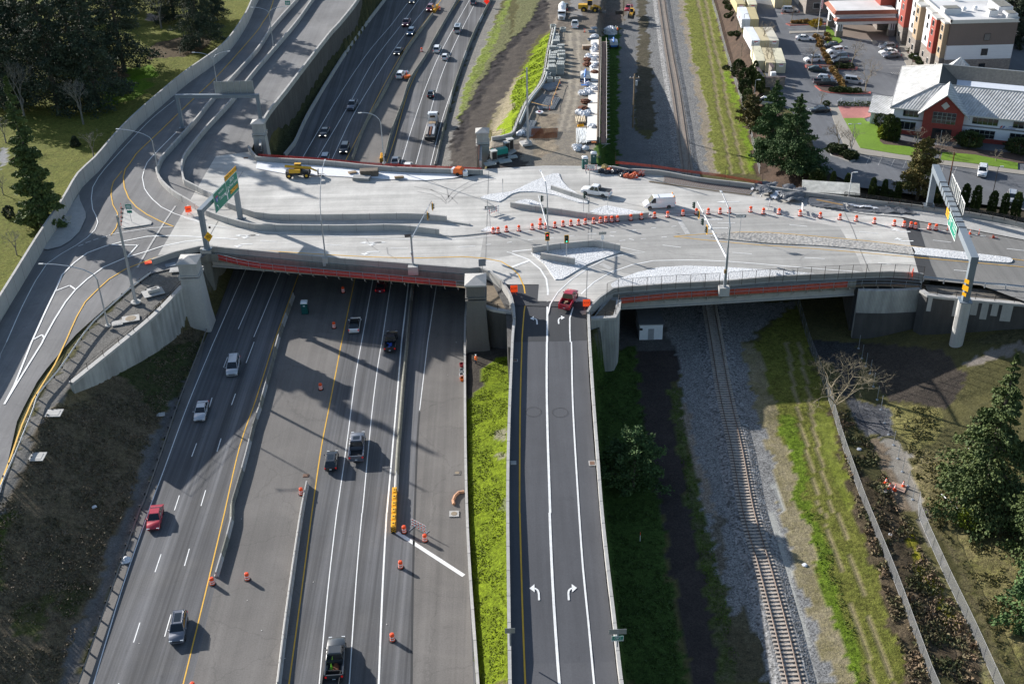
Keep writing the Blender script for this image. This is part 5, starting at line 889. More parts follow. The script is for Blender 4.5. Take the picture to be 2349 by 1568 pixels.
def car(label,kind,col,pos,rz,cat=None,s=1.,lights=False,group='cars',roofc=None,nm=None,glassroof=False,rails=False,rack=False,bedcargo=None):
    L,Wd,H,cl,zb,hf,hr,tz,(c0,c1),(r0,r1)=SPEC[kind]; w=Wd/2; P=PNT[col]
    catn={'sedan':'car','hatch':'car','suv':'suv','minivan':'minivan','pickup':'pickup truck','van':'van'}[kind]
    t=thing(nm or {'car':'car','suv':'suv','minivan':'minivan','pickup truck':'pickup_truck','van':'van'}[catn],label,cat or catn,pos,rz,group); t.scale=(s,s,s)
    bedr=-L/2+.08
    st=[(-L/2,cl+.25,tz-.12,.86),(-L/2+.12,cl+.02,tz-.02,.95),(-L/2+.6,cl,tz,.985),(c0 if kind in('sedan',) else -L/2+1.,cl,zb,1),(0,cl,zb,1),(c1,cl,hr,.99),(c1+(L/2-c1)*.55,cl,(hr+hf*1.)/2+.06,.975),(L/2-.25,cl+.02,hf+.02,.93),(L/2-.03,cl+.12,hf-.12,.8)]
    st=sorted(st); b=MB(); vs=[]
    for y,z0,z1,k in st:
        ww=w*k; zm=z0+(z1-z0)*.55; vs+=[(-ww*.93,y,z0),(-ww,y,zm),(-ww*.97,y,z1-.09),(-ww*.86,y,z1),(ww*.86,y,z1),(ww*.97,y,z1-.09),(ww,y,zm),(ww*.93,y,z0)]
    n=8; b.add(vs,[(i*n+k,i*n+(k+1)%n,(i+1)*n+(k+1)%n,(i+1)*n+k) for i in range(len(st)-1) for k in range(n)]+[tuple(range(n))[::-1],tuple((len(st)-1)*n+k for k in range(n))])
    if kind=='pickup':
        b=MB(); vs=[]; st=[q for q in st if q[0]>=c0]; st.insert(0,(c0,cl,zb,1)); st=sorted(set(st))
        for y,z0,z1,k in st:
            ww=w*k; zm=z0+(z1-z0)*.55; vs+=[(-ww*.93,y,z0),(-ww,y,zm),(-ww*.97,y,z1-.09),(-ww*.86,y,z1),(ww*.86,y,z1),(ww*.97,y,z1-.09),(ww,y,zm),(ww*.93,y,z0)]
        b.add(vs,[(i*n+k,i*n+(k+1)%n,(i+1)*n+(k+1)%n,(i+1)*n+k) for i in range(len(st)-1) for k in range(n)]+[tuple(range(n))[::-1],tuple((len(st)-1)*n+k for k in range(n))])
        y0,y1=bedr,c0-.04; ym=(y0+y1)/2; d=MB()
        for sx in (-1,1): d.box((sx*(w-.06),ym,(cl+.15+zb+.06)/2),(.12,y1-y0,zb-cl-.1)); d.box((sx*(w-.17),ym+.1,(.55+.98)/2),(.16,1.,.35))
        d.box((0,y1-.05,.85),(2*w-.2,.1,.6)); d.box((0,y0-.02,.86),(2*w-.06,.1,.62)); d.box((0,y0-.1,.5),(2*w-.1,.22,.18)); d.build('bed',P,t,smooth_=False)
        MB().box((0,ym,.62),(2*w-.24,y1-y0-.1,.1)).build('bed_floor',PLASTIC,t)
    b.build('body',P,t,smooth_=True)
    cw=w*.9; rw=w*(.72 if kind not in('van',) else .86); zr=H-.05
    g=MB(); g.add([(-cw,c0,zb-.03),(cw,c0,zb-.03),(cw,c1,hr-.03),(-cw,c1,hr-.03),(-rw,r0,zr),(rw,r0,zr),(rw,r1,zr),(-rw,r1,zr)],[(0,1,5,4),(1,2,6,5),(2,3,7,6),(3,0,4,7),(4,5,6,7)])
    if kind=='van':
        MB().add([(-cw*1.06,c0,zb-.05),(cw*1.06,c0,zb-.05),(cw*1.06,.7,zb-.05),(-cw*1.06,.7,zb-.05),(-rw,r0,zr),(rw,r0,zr),(rw,.75,zr),(-rw,.75,zr)],[(0,1,5,4),(1,2,6,5),(2,3,7,6),(3,0,4,7),(4,5,6,7)]).build('cargo_body',P,t)
    g.build('windows',GLASS,t)
    rf=MB(); e=.03; rf.add([(-rw-e,r0-e,zr-.05),(rw+e,r0-e,zr-.05),(rw+e,r1+e,zr-.05),(-rw-e,r1+e,zr-.05),(-rw*.9,r0+.12,H),(rw*.9,r0+.12,H),(rw*.9,r1-.1,H),(-rw*.9,r1-.1,H)],[(0,1,5,4),(1,2,6,5),(2,3,7,6),(3,0,4,7),(4,5,6,7),(3,2,1,0)])
    for sx in (-1,1):
        for (ya,za),(yb,z_) in (((c0,zb),(r0,zr)),((c1,hr),(r1,zr)),(((c0+c1)/2-.1,zb),((r0+r1)/2-.05,zr))): rf.tube([(sx*(cw+.005),ya,za-.03),(sx*(rw+.01),yb,z_)],.045,4)
    if kind in('suv','minivan','hatch'):
        for sx in (-1,1): rf.box((sx*(cw+rw)/2,(c0+r0)/2+.28,(zb+zr)/2),(.06,.34,zr-zb),ry=sx*-.28)
    if rails:
        for sx in (-1,1): rf.tube([(sx*rw*.88,r0+.2,H+.05),(sx*rw*.88,r1-.2,H+.05)],.03,4)
    rf.build('roof',roofc or P,t)
    if glassroof: MB().box((0,(r0+r1)/2+.1,H+.006),(rw*1.2,(r1-r0)*.62,.012)).build('sunroof',GLASS,t)
    r=.33 if kind in('sedan','hatch') else .37 if kind!='pickup' else .4
    for sx in (-1,1):
        for y in (-L*.29,L*.32): wheel(t,sx*(w-.1),y,r)
        MB().box((sx*(w-.3),L/2-.1,hf-.14),(.36,.12,.16)).build('headlight',HLON if lights else HEADL,t)
        MB().box((sx*(w-.16),-L/2+.05,tz-.24),(.2,.1,.26)).build('taillight',TAILL,t)
        MB().box((sx*(w+.09),c1-.35,hr+.06),(.2,.1,.13)).build('mirror',P,t)
    MB().box((0,L/2-.04,hf-.24),(w*1.0,.06,.16)).build('grille',PLASTIC,t); MB().box((0,-L/2-.005 if kind!='pickup' else -L/2-.14+.08,.6),(.32,.03,.16)).build('licence_plate',SIGNW,t)
    if rack: MB().tube([(-rw,c0-.08,H+.05),(rw,c0-.08,H+.05)],.04,4).tube([(-rw,c0-.08,zb),(-rw,c0-.08,H+.05)],.04,4).tube([(rw,c0-.08,zb),(rw,c0-.08,H+.05)],.04,4).build('headache_rack',PLASTIC,t)
    return t
def at2(c,r,f,b,zg=0.,hz=.7):
    """front and rear of a vehicle as surveyed -> ground position, heading, length"""
    A=W(*T(c,r,*f),(lambda x,y:zg(x,y)+hz) if callable(zg) else zg+hz); B=W(*T(c,r,*b),(lambda x,y:zg(x,y)+hz) if callable(zg) else zg+hz); m=(A+B)/2; z=zg(m[0],m[1]) if callable(zg) else zg; d=A-B
    return (m[0],m[1],z),math.atan2(-d[0],d[1])
cars=[('silver minivan driving toward the camera in middle southbound lane','minivan','silver',0,2,(2120,300),(2152,125),0,{}),
('silver sedan in the left southbound lane behind red sedan','sedan','silver',0,2,(1822,705),(1862,540),0,{}),
('dark red sedan near the guardrail on the southbound freeway','sedan','red',0,3,(1395,150),(1445,-85),0,{}),
('blue grey suv with sunroof nearest the camera on southbound lanes','suv','grey',0,3,(1612,1185),(1655,905),0,dict(glassroof=True,rails=True)),
('black crossover with glass roof beside the yellow northbound line','hatch','black',1,2,(700,990),(682,1155),0,dict(glassroof=True)),
('large grey pickup with open bed next to the black crossover','pickup','grey',1,2,(937,825),(917,1080),0,dict(s=1.12,glassroof=True,rack=True)),
('charcoal pickup with green cone in its bed at bottom edge','pickup','dkgrey',1,3,(742,1155),(716,1500),0,dict(s=1.1)),
('white coupe suv with black roof just south of bridge shade','hatch','white',1,1,(915,1335),(895,1458),0,dict(roofc=GLASS,s=1.05)),
('black pickup driving north into the shade below bridge','pickup','black',1,1,(1250,1465),(1225,1640),0,dict()),
('maroon car half hidden under the bridge deck','sedan','maroon',1,1,(1165,985),(1137,1085),0,{}),
('dark sedan at the very top of southbound lanes','sedan','navy',1,0,(1420,35),(1445,-40),0,dict(lights=True)),
('dark red suv beside the yellow crash cushion, far southbound','suv','maroon',1,0,(1580,98),(1612,45),0,dict(lights=True)),
('maroon pickup in the middle far southbound lane','pickup','maroon',1,0,(1362,238),(1395,172),0,dict(lights=True)),
('steel blue suv with headlights on, far southbound lanes','suv','blue',1,0,(1405,318),(1437,260),0,dict(lights=True)),
('black sedan alone by the yellow line, far southbound','sedan','black',1,0,(1285,490),(1328,437),0,dict(lights=True)),
('grey pickup in middle southbound lane north of bridge','pickup','grey',1,0,(858,1003),(905,915),0,{}),
('black sedan in the leftmost southbound lane north of bridge','sedan','black',1,0,(605,1243),(650,1163),0,dict(lights=True)),
('black suv by the yellow line just before the bridge','suv','black',1,0,(795,1403),(828,1308),0,dict(lights=True)),
('blue car half hidden behind the north bridge parapet','suv','blue',1,0,(615,1500),(642,1418),0,{}),
('white emergency suv stopped in the median north of bridge','suv','white',1,0,(1352,645),(1305,713),0,dict(rails=True)),
('silver tall passenger van in the far northbound lane','van','silver',1,0,(1862,226),(1838,302),0,dict(glassroof=True)),
('white suv driving away left of the small white hatchback','suv','white',1,0,(1675,412),(1648,475),0,dict(rails=True)),
('small white hatchback driving away north','hatch','white',1,0,(1745,484),(1722,540),0,dict(s=.92)),
('black sedan driving away ahead of the flatbed truck','sedan','black',1,0,(1615,822),(1598,878),0,{}),
('grey sedan driving away next to the north parapet','sedan','grey',1,0,(1290,1425),(1272,1500),0,{}),
('white sedan partly hidden behind the north parapet','sedan','white',1,0,(1402,1475),(1385,1560),0,{}),
('dark car at the top edge of the northbound lanes','suv','grey',1,0,(2000,-15),(1988,38),0,{}),
('white crew cab pickup with black bed cover on the bridge','pickup','white',2,1,(640,160),(905,200),DK,dict(s=1.03)),
('white cargo van with amber roof beacons on the bridge','van','white',2,1,(1205,300),(1490,285),DK,dict(s=1.04)),
('red pickup turning from centre ramp on to the bridge','pickup','red',2,1,(562,1088),(478,1245),DK,dict(s=1.02)),
('white pickup driving away along the dirt work road','pickup','white',2,0,(578,192),(576,250),zP,{}),
('black pickup parked behind the concrete mixer truck','pickup','black',2,0,(500,35),(478,95),zP,{}),
('red pickup parked near the small yellow loader','pickup','red',2,0,(1055,90),(1085,50),.2,dict(s=.9)),
('silver crossover parked by red curb near hotel','suv','silver',3,0,(275,90),(130,85),LOT,{}),
('white sedan parked at the left stalls beside grass strip','sedan','white',3,0,(420,345),(255,340),LOT,{}),
('white crossover with dark roof parked facing left','suv','white',3,0,(330,545),(495,530),LOT,dict(glassroof=True,roofc=PNT['silver'])),
('dark green sedan parked on the left side of strip','sedan','green',3,0,(545,632),(370,620),LOT,{}),
('dark grey pickup parked on the curved red curb island side','pickup','dkgrey',3,0,(628,750),(422,745),LOT,{}),
('silver hatchback parked behind the dark grey pickup','hatch','silver',3,0,(622,722),(447,702),LOT,{}),
('black sedan driving out below the hotel lot','sedan','black',3,0,(383,1000),(563,992),LOT,{}),
('small dark hatchback parked nearest the hotel canopy, left','hatch','dkgrey',3,0,(533,405),(637,398),LOT,dict(s=.85)),
('white suv parked below the small dark hatchback','suv','white',3,0,(540,470),(695,450),LOT,{}),
('grey wagon parked between white suv and black suv','suv','grey',3,0,(558,522),(738,505),LOT,dict(rails=True)),
('black suv parked below grey wagon','suv','black',3,0,(590,560),(742,550),LOT,dict(s=.95)),
('silver minivan parked alone right of the grass strip','minivan','silver',3,0,(887,745),(690,722),LOT,{}),
('dark car parked in the row by hotel walk, topmost','sedan','black',3,0,(1020,400),(1185,412),LOT,{}),
('grey suv parked in the row by hotel walk','suv','grey',3,0,(1010,430),(1180,420),LOT,dict(s=.95)),
('white sedan parked in the row by hotel walk','sedan','white',3,0,(1017,475),(1187,460),LOT,{}),
('grey sedan parked lowest in row by the hotel walk','sedan','grey',3,0,(1050,505),(1213,497),LOT,{}),
('white suv parked facing the hedge at lower lot','suv','white',3,1,(1960,48),(1978,-60),LOT,{}),
('silver suv parked facing the hedge at right edge','suv','silver',3,1,(2232,288),(2243,188),LOT,dict(rails=True)),
('silver van partly hidden behind the bare bushy tree','minivan','silver',3,0,(-75,922),(40,932),LOT,{})]
CARS=[]
for lab,kind,colr,c,r,f,b_,zg,kw in cars:
    p,rz=at2(c,r,f,b_,zg,.8); CARS.append(car(lab,kind,colr,p,rz,**kw))
# cargo and fittings that belong to single vehicles
wp=CARS[27]; MB().box((0,-1.82,1.2),(1.72,1.95,.06)).build('bed_cover',PLASTIC,wp)
vn=CARS[28]
for sx in (-.75,.75): MB().lathe([(.1,0),(.1,.22),(.04,.28)],8,(sx,-2.5,2.15)).build('beacon',mat('amber beacon',(.85,.3,.01),.3,0,0,emit=.3),vn)
MB().box((.0,.2,2.2),(1.5,.08,.06)).build('roof_rack',STEEL,vn)
for k_,m_,n_ in ((29,WOOD,'lumber offcuts and tools lying in the red pickup bed'),(6,RUST,'tangled tools in the bed of the charcoal pickup'),(8,BLUEP,'blue and yellow tools in the black pickup bed')):
    t_=CARS[k_]; b=MB(); rr=random.Random(k_); M_=Matrix.Translation(t_.location)@Matrix.Rotation(t_.rotation_euler.z,4,'Z')
    for i in range(9): b.box((rr.uniform(-.5,.5),rr.uniform(-2.2,-1.1),.75+.03*i),(rr.uniform(.1,.5),rr.uniform(.1,.7),.1),rr.uniform(0,3),M=M_)
    tag(b.build('bed_cargo',m_,org=tuple(t_.location)),n_,'cargo')
t_=CARS[6]; M_=Matrix.Translation(t_.location)@Matrix.Rotation(t_.rotation_euler.z,4,'Z'); q=M_@Vector((-.35,-1.6,.75)); b=MB().lathe([(.22,0),(.2,.06),(.14,.08),(.03,.75)],8); tag(b.build('traffic_cone',mat('lime plastic',(.3,.8,.05),.5,0,0),org=(0,0,0)),'lime green cone standing in the charcoal pickup bed','traffic cone').location=q
# generic assembly helper for machines: parts given in local metres, front along +Y
def machine(name,label,cat,pos,rz,parts,group=None,s=1.):
    t=thing(name,label,cat,pos,rz,group); t.scale=(s,s,s)
    for pn,m,b in parts: b.build(pn,m,t)
    return t
def wh(b,x,y,r,w): 
    n=14; b.add([(x+sx*w/2,y+math.cos(2*math.pi*k/n)*rr,r+math.sin(2*math.pi*k/n)*rr) for sx,rr in ((-1,r*.5),(-1,r),(1,r),(1,r*.5)) for k in range(n)],[(i*n+k,i*n+(k+1)%n,(i+1)*n+(k+1)%n,(i+1)*n+k) for i in range(3) for k in range(n)]+[tuple(range(n)),tuple(3*n+k for k in range(n))]); return b
def addwheels(t,lst,r,w,m=TYRE,hub=RIM):
    for x,y in lst:
        o=wh(MB(),0,0,r,w).build('wheel',m,t); o.location=(x,y,0); q=MB().tube([(-w/2-.02,0,r),(w/2+.02,0,r)],r*.45,8); q.build('hub',hub,o)
# flatbed truck
p,rz=at2(1,0,(1642,1000),(1580,1325),0,1.2)
t=thing('flatbed_truck','flatbed truck with white cab carrying timber and steel north','truck',p,rz)
MB().box((0,4.4,1.9),(2.3,2.0,1.9)).build('cab',PNT['white'],t); MB().add([(-.95,6.9,1.0),(.95,6.9,1.0),(1.0,5.4,1.0),(-1.,5.4,1.),(-.85,6.8,1.7),(.85,6.8,1.7),(1.05,5.4,2.0),(-1.05,5.4,2.0)],[(0,1,5,4),(1,2,6,5),(2,3,7,6),(3,0,4,7),(4,5,6,7)]).build('hood',PNT['white'],t)
MB().box((0,5.42,2.35),(2.0,.06,.7)).build('windshield',GLASS,t); MB().box((0,3.37,2.3),(1.2,.06,.5)).build('rear_window',GLASS,t); MB().box((0,4.3,2.95),(1.9,1.3,.2)).build('roof_fairing',PNT['white'],t)
MB().box((0,-2.2,1.25),(2.45,9.8,.2)).build('flatbed',mat('worn deck steel',(.22,.2,.18),.7,.2,.2,2),t); MB().box((0,-1.5,.85),(.9,10.5,.4)).build('chassis',PLASTIC,t)
MB().box((0,-7.05,.8),(2.4,.12,.6)).build('rear_bumper',PLASTIC,t)
for x in (-1,1): MB().tube([(x*1.2,3.2,1),(x*1.2,3.2,3.4)],.09,6).build('exhaust_stack',STEEL,t); MB().box((x*1.35,5.2,2.3),(.25,.1,.5)).build('mirror',PLASTIC,t)
addwheels(t,[(x,y) for x in (-1,1) for y in (5.6,-4.3,-5.5,1.6)],.5,.35)
for i,(x,y,sx,sy,h,m,l) in enumerate(((.1,1.2,1.5,1.6,.35,WOOD,'plywood sheets at front of the flatbed load'),(-.1,-.6,1.7,1.8,.3,mat('grey tarp panel',(.2,.21,.24),.6),'grey panel stack behind plywood on the flatbed'),(-.75,-4,.5,5,.4,mat('grey lumber',(.3,.28,.26),.8,0,.2,3),'grey beams along left of flatbed rear'),(0,-4,.35,5,.35,RUST,'rusty beams along the middle of flatbed rear'),(.75,-4,.5,5,.45,mat('light steel bundle',(.42,.44,.47),.5,.3,.1,3),'pale steel bundle along right of flatbed rear'))):
    M_=Matrix.Translation(p)@Matrix.Rotation(rz,4,'Z'); b=MB()
    for k in range(4): b.box((x+(k%2-.5)*sx*.5,y+(.08 if k%2 else 0),1.35+h*(.25+.5*(k//2))),(sx*.48,sy,h*.48),M=M_)
    tag(b.build('truck_load',m,org=p),l,'load','loads on the flatbed truck')
# concrete mixer
p,rz=at2(2,0,(450,180),(470,60),zP,1.2)
t=thing('concrete_mixer_truck','white concrete mixer truck facing the camera on dirt yard','truck',p,rz)
MB().box((0,2.9,1.9),(2.3,1.6,1.8)).build('cab',PNT['white'],t); MB().add([(-.9,5.2,.7),(.9,5.2,.7),(1.1,3.7,.7),(-1.1,3.7,.7),(-.8,5.1,1.7),(.8,5.1,1.7),(1.05,3.7,1.95),(-1.05,3.7,1.95)],[(0,1,5,4),(1,2,6,5),(2,3,7,6),(3,0,4,7),(4,5,6,7)]).build('hood',PNT['white'],t)
MB().box((0,3.72,2.4),(2.0,.06,.65)).build('windshield',GLASS,t); MB().box((0,5.22,1.25),(1.1,.08,.8)).build('grille',RIM,t); MB().box((0,-.8,.9),(1,8.,.4)).build('chassis',PLASTIC,t)
d=MB().lathe([(.5,0),(1.15,1.3),(1.2,3.0),(.75,4.6),(.6,4.9)],14); o=d.build('drum',PNT['white'],t); o.location=(0,1.6,2.3); o.rotation_euler=(math.radians(78),0,0)
MB().box((0,-3.9,3.0),(.9,.8,.9)).build('hopper',PNT['white'],t); MB().box((0,-4.5,1.8),(.5,.3,1.6)).build('chute',STEEL,t)
addwheels(t,[(x,y) for x in (-1,1) for y in (4.2,-1.9,-3.2)],.5,.4)
# wheel loader
def loader(label,pos,rz,s=1.):
    t=thing('wheel_loader',label,'loader',pos,rz,'yellow loaders'); t.scale=(s,s,s)
    MB().box((0,-1.9,1.5),(1.7,2.6,1.2)).build('engine_cover',PNT['yellow'],t); MB().box((0,1.,1.1),(1.2,1.8,.8)).build('front_frame',PNT['yellow'],t)
    MB().add([(-.7,-.7,1.9),(.7,-.7,1.9),(.7,.6,1.9),(-.7,.6,1.9),(-.62,-.6,3.2),(.62,-.6,3.2),(.62,.45,3.2),(-.62,.45,3.2)],[(0,1,5,4),(1,2,6,5),(2,3,7,6),(3,0,4,7)]).build('cab_glass',GLASS,t); MB().box((0,-.05,3.27),(1.5,1.4,.14)).build('cab_roof',PNT['yellow'],t)
    for x in (-.45,.45): MB().tube([(x,.9,1.9),(x,2.4,1.5),(x,3.3,.6)],.13,5).build('lift_arm',PNT['yellow'],t)
    MB().add([(x,y,z) for x in(-1.35,1.35) for y,z in ((3.2,1.2),(3.2,.15),(4.3,.05),(4.35,.12),(3.35,.3),(3.3,1.2))],[(0,1,7,6),(1,2,8,7),(2,3,9,8),(3,4,10,9),(4,5,11,10),(5,0,6,11),(0,1,2,3,4,5),(6,7,8,9,10,11)]).build('bucket',mat('worn bucket steel',(.1,.09,.08),.7,.3,.2,3),t)
    addwheels(t,[(x,y) for x in (-1,1) for y in (1.5,-1.6)],.78,.6,TYRE,PNT['yellow']); return t
p=tuple(W(*T(2,0,715,110),lambda x,y:zP(x,y))); loader('large yellow wheel loader on the muddy yard facing right',p,math.radians(-100),1.1)
p=tuple(W(*T(2,0,1097,150),.2)); loader('small yellow loader with dark cab beside the red pickup',p,math.radians(168),.72)
# small dump/bucket lying on dirt
b=MB().add([(-1.2,0,0),(1.2,0,0),(1.0,1.3,0),(-1.,1.3,0),(-1.3,-.2,1.1),(1.3,-.2,1.1),(0,.5,1.3)],[(0,1,5,4),(0,3,4),(1,2,5),(3,2,1,0),(2,3,6),(4,5,6),(3,4,6),(2,5,6)]); tag(b.build('loader_bucket',mat('dark bucket steel',(.05,.05,.05),.7,.2,.2,3),org=(0,0,0)),'spare dark steel bucket lying on the mud','bucket').location=tuple(W(*T(2,0,985,135),.3))
# telehandler on the deck
p=tuple(W(*T(1,1,395,50),DK))
t=thing('telehandler','yellow telehandler parked on the bridge beside the parapet','telehandler',p,math.radians(-90))
MB().box((0,-.2,1.0),(1.6,4.6,.6)).build('chassis',PLASTIC,t); MB().box((.75,-.6,1.55),(.8,2.2,.7)).build('engine_cover',PNT['yellow'],t)
MB().tube([(0,-2.6,2.3),(0,2.6,1.75)],.3,4).build('boom',PNT['yellow'],t); MB().tube([(0,2.4,1.75),(0,3.7,1.1)],.2,4).build('boom_extension',PNT['yellow'],t)
MB().add([(-.95,-.9,1.2),(-.2,-.9,1.2),(-.2,.7,1.2),(-.95,.7,1.2),(-.9,-.7,2.5),(-.25,-.7,2.5),(-.25,.45,2.5),(-.9,.45,2.5)],[(0,1,5,4),(1,2,6,5),(2,3,7,6),(3,0,4,7),(4,5,6,7)]).build('cab',GLASS,t); MB().box((-.58,-.1,2.55),(.8,1.3,.1)).build('cab_roof',PNT['yellow'],t)
MB().box((0,3.9,.8),(1.3,.1,1.1)).build('carriage',PLASTIC,t)
for x in (-.4,.4): MB().box((x,4.5,.3),(.12,1.2,.06)).build('fork',PLASTIC,t)
addwheels(t,[(x,y) for x in (-1,1) for y in (1.7,-1.8)],.62,.4,TYRE,PNT['yellow'])
# boom lifts
def lift(label,pos,rz,up):
    t=thing('boom_lift',label,'boom lift',pos,rz,'blue boom lifts')
    MB().box((0,0,.75),(2.0,2.6,.5)).build('chassis',PNT['blueg'] if up else PLASTIC,t); MB().add([(sx*k,sy*1.3*k2,z) for z,k,k2 in ((1.0,1.15,1.05),(1.9,1.1,1.),(2.2,.7,.7)) for sx,sy in((-1,-1),(1,-1),(1,1),(-1,1))],[(0,1,5,4),(1,2,6,5),(2,3,7,6),(3,0,4,7),(4,5,9,8),(5,6,10,9),(6,7,11,10),(7,4,8,11),(8,9,10,11)]).build('turntable_cover',mat('pale lift cover',(.6,.63,.66),.5,0,.05,2),t)
    MB().tube([(.1,1.6,2.35),(-.2,-3.6 if not up else -2.2,2.2)],.22,4).build('boom',PNT['blueg'],t); MB().tube([(-.2,-3.6 if not up else 2.6,1.9),(-.2,-5. if not up else 4.6,1.2)],.13,4).build('jib',PNT['blueg'],t)
    y=-5.3 if not up else 5.2
    bk=MB(); bk.box((-.2,y,.75),(1.8,.8,.06))
    for z in (1.2,1.8): bk.tube([(-1.1,y-.4,z),(.7,y-.4,z),(.7,y+.4,z),(-1.1,y+.4,z),(-1.1,y-.4,z)],.035,4)
    bk.build('work_basket',PNT['blueg'],t); addwheels(t,[(x,yy) for x in (-1.1,1.1) for yy in (1.,-1.)],.5,.4); return t
def zQ(x,y): return zP(x,y)
lift('blue boom lift with white cover parked among bags on the platform',tuple(W(*T(2,0,672,740),zP)),math.radians(-3),False)
lift('blue and teal boom lift on grass beside white bags',tuple(W(*T(2,0,932,435),RL)),math.radians(0),True)
# orange equipment next to the stopped suv
machine('message_trailer','orange and white work trailer beside the stopped emergency suv','trailer',tuple(W(*T(1,0,1388,730),0)),.3,[('trailer_body',PNT['orange'],MB().box((0,0,.8),(1.7,1.1,.7))),('solar_panel',PNT['white'],MB().box((0,.9,1.9),(1.2,.8,.06),rx=.4)),('mast',ORANGE,MB().tube([(0,.5,1),(0,.7,2.1)],.08,5)),('wheel',TYRE,wh(MB(),.8,0,.3,.2))])
machine('trailer','dark small trailer hitched behind charcoal pickup at bottom edge','trailer',tuple(W(*T(1,3,695,1590),0)),0,[('trailer_bed',PLASTIC,MB().box((0,0,.6),(1.9,2.6,.15)).box((-.95,0,.9),(.06,2.6,.5)).box((.95,0,.9),(.06,2.6,.5)).box((0,1.3,.9),(1.9,.06,.5))),('hitch',STEEL,MB().box((0,1.7,.5),(.12,1.,.12)))])
machine('air_compressor','orange tow-behind compressor with white nose on the bridge','compressor',tuple(W(*T(1,1,1860,35),DK)),1.2,[('housing',PNT['orange'],MB().add([(sx*.65,y,z) for y,z in ((-1,.45),(-1,1.3),(-.5,1.65),(.5,1.6),(.95,1.1),(.95,.45)) for sx in(-1,1)],[(0,2,4,6,8,10),(1,3,5,7,9,11)]+[(2*i,2*i+1,2*((i+1)%6)+1,2*((i+1)%6)) for i in range(6)])),('nose',PNT['white'],MB().box((0,1.15,.9),(1.2,.5,.9))),('tow_bar',PLASTIC,MB().tube([(0,1.2,.5),(0,2.5,.45)],.06,5)),('wheel',TYRE,wh(MB(),-.75,0,.35,.2)),('wheel',TYRE,wh(MB(),.75,0,.35,.2))])
machine('water_tank','small white cube tank next to orange compressor','tank',tuple(W(*T(1,1,1918,45),DK)),.2,[('tank',PNT['white'],MB().box((0,0,.6),(.95,.95,1.0))),('pallet',WOOD,MB().box((0,0,.07),(1.05,1.05,.13))),('fill_cap',PLASTIC,MB().lathe([(.12,1.1),(.12,1.18)],8))])
# ---------------------------------------------------------------- lettering and sign boards
def text(par,s,size,loc,m,rz=0.,name='lettering',ax='CENTER',sx=1.):
    c=bpy.data.curves.new(name,'FONT'); c.body=s; c.size=size; c.align_x=ax; c.align_y='CENTER'; c.extrude=.004; c.materials.append(m); c.resolution_u=2
    tmp=bpy.data.objects.new(name,c); me_=bpy.data.meshes.new_from_object(tmp); me_.name=name; bpy.data.objects.remove(tmp); bpy.data.curves.remove(c)
    if not me_.materials: me_.materials.append(m)
    o=bpy.data.objects.new(name,me_); COL.objects.link(o); o.parent=par; o.location=loc; o.rotation_euler=(math.pi/2,0,rz); o.scale=(sx,1,1); return o
def board(par,name,w,h,c,m,rim=None,th=.06,y=0.,rr=None):
    """sign board in local XZ facing -Y; rim is a second-material border"""
    b=MB().box((c[0],c[1]+y,c[2]),(w,th,h)); ex=()
    if rim:
        e=MB(); t_=rr or .09
        for s in (-1,1): e.box((c[0]+s*(w/2-t_/2),c[1]+y-th/2-.006,c[2]),(t_,.01,h)); e.box((c[0],c[1]+y-th/2-.006,c[2]+s*(h/2-t_/2)),(w-2*t_,.01,t_))
        ex=[(e,rim)]
    return b.build(name,m,par,extra=ex)
def arrowmesh(par,c,s,curve=0,m=None,y=-.05,up=True):
    P=[(0,-1),(0,0),(curve*.25,.45),(curve*.7,.75)] if curve else [(0,-1),(0,.6)]
    b=MB()
    for (x0,z0),(x1,z1) in zip(P,P[1:]):
        d=Vector((x1-x0,z1-z0)).normalized(); n=Vector((d.y,-d.x))*.13
        b.quad(*[(c[0]+s*(x+k*n.x),c[1]+y,c[2]+s*(z+k*n.y)) for x,z,k in ((x0,z0,1),(x0,z0,-1),(x1,z1,-1),(x1,z1,1))])
    x1,z1=P[-1]; d=Vector((P[-1][0]-P[-2][0],P[-1][1]-P[-2][1])).normalized(); n=Vector((d.y,-d.x))
    b.quad(*[(c[0]+s*(x1+d.x*a+n.x*q),c[1]+y,c[2]+s*(z1+d.y*a+n.y*q)) for a,q in ((0,.38),(.62,0),(0,-.38))]); return b.build('arrow_symbol',m or SIGNW,par)
def frame(name,label,cat,p,d,group=None): return thing(name,label,cat,p,math.atan2(d[1],d[0]),group)
# left gantry
def beamtube(b,a,c,w,h):
    a,c=Vector(a),Vector(c); d=(c-a); L=d.length; ang=math.atan2(d.y,d.x); b.box(tuple((a+c)/2),(L,w,h),ang,0,-math.asin(d.z/L) if abs(d.z)>1e-6 else 0); return b
def gantry(label,p0,p1,z0,z1,zt,w=.75):
    t=thing('sign_gantry',label,'sign gantry',(p0[0],p0[1],z0),0,'overhead sign gantries'); v=(p1[0]-p0[0],p1[1]-p0[1])
    L=math.hypot(*v); a=math.atan2(v[1],v[0]); 
    MB().box((0,0,(zt-w-z0)/2),(w*.9,w*.9,zt-w-z0),a).build('column',GREYP,t); MB().box((v[0],v[1],z1-z0+(zt-w-z1)/2),(w*.9,w*.9,zt-w-z1),a).build('column',GREYP,t)
    MB().box((v[0]/2,v[1]/2,zt-z0-w/2),(L+w,w,w),a).build('beam',GREYP,t)
    for q,zz in ((( 0,0),.06),(v,z1-z0+.06)): MB().box((q[0],q[1],zz),(w*1.7,w*1.7,.12),a).build('base_plate',GREYP,t)
    return t,a,L
t,a,L=gantry('blue grey gantry over the west lanes with green freeway sign',(-53.3,184.1),(-50.2,198.2),9.5,8.5,17.3,.85)
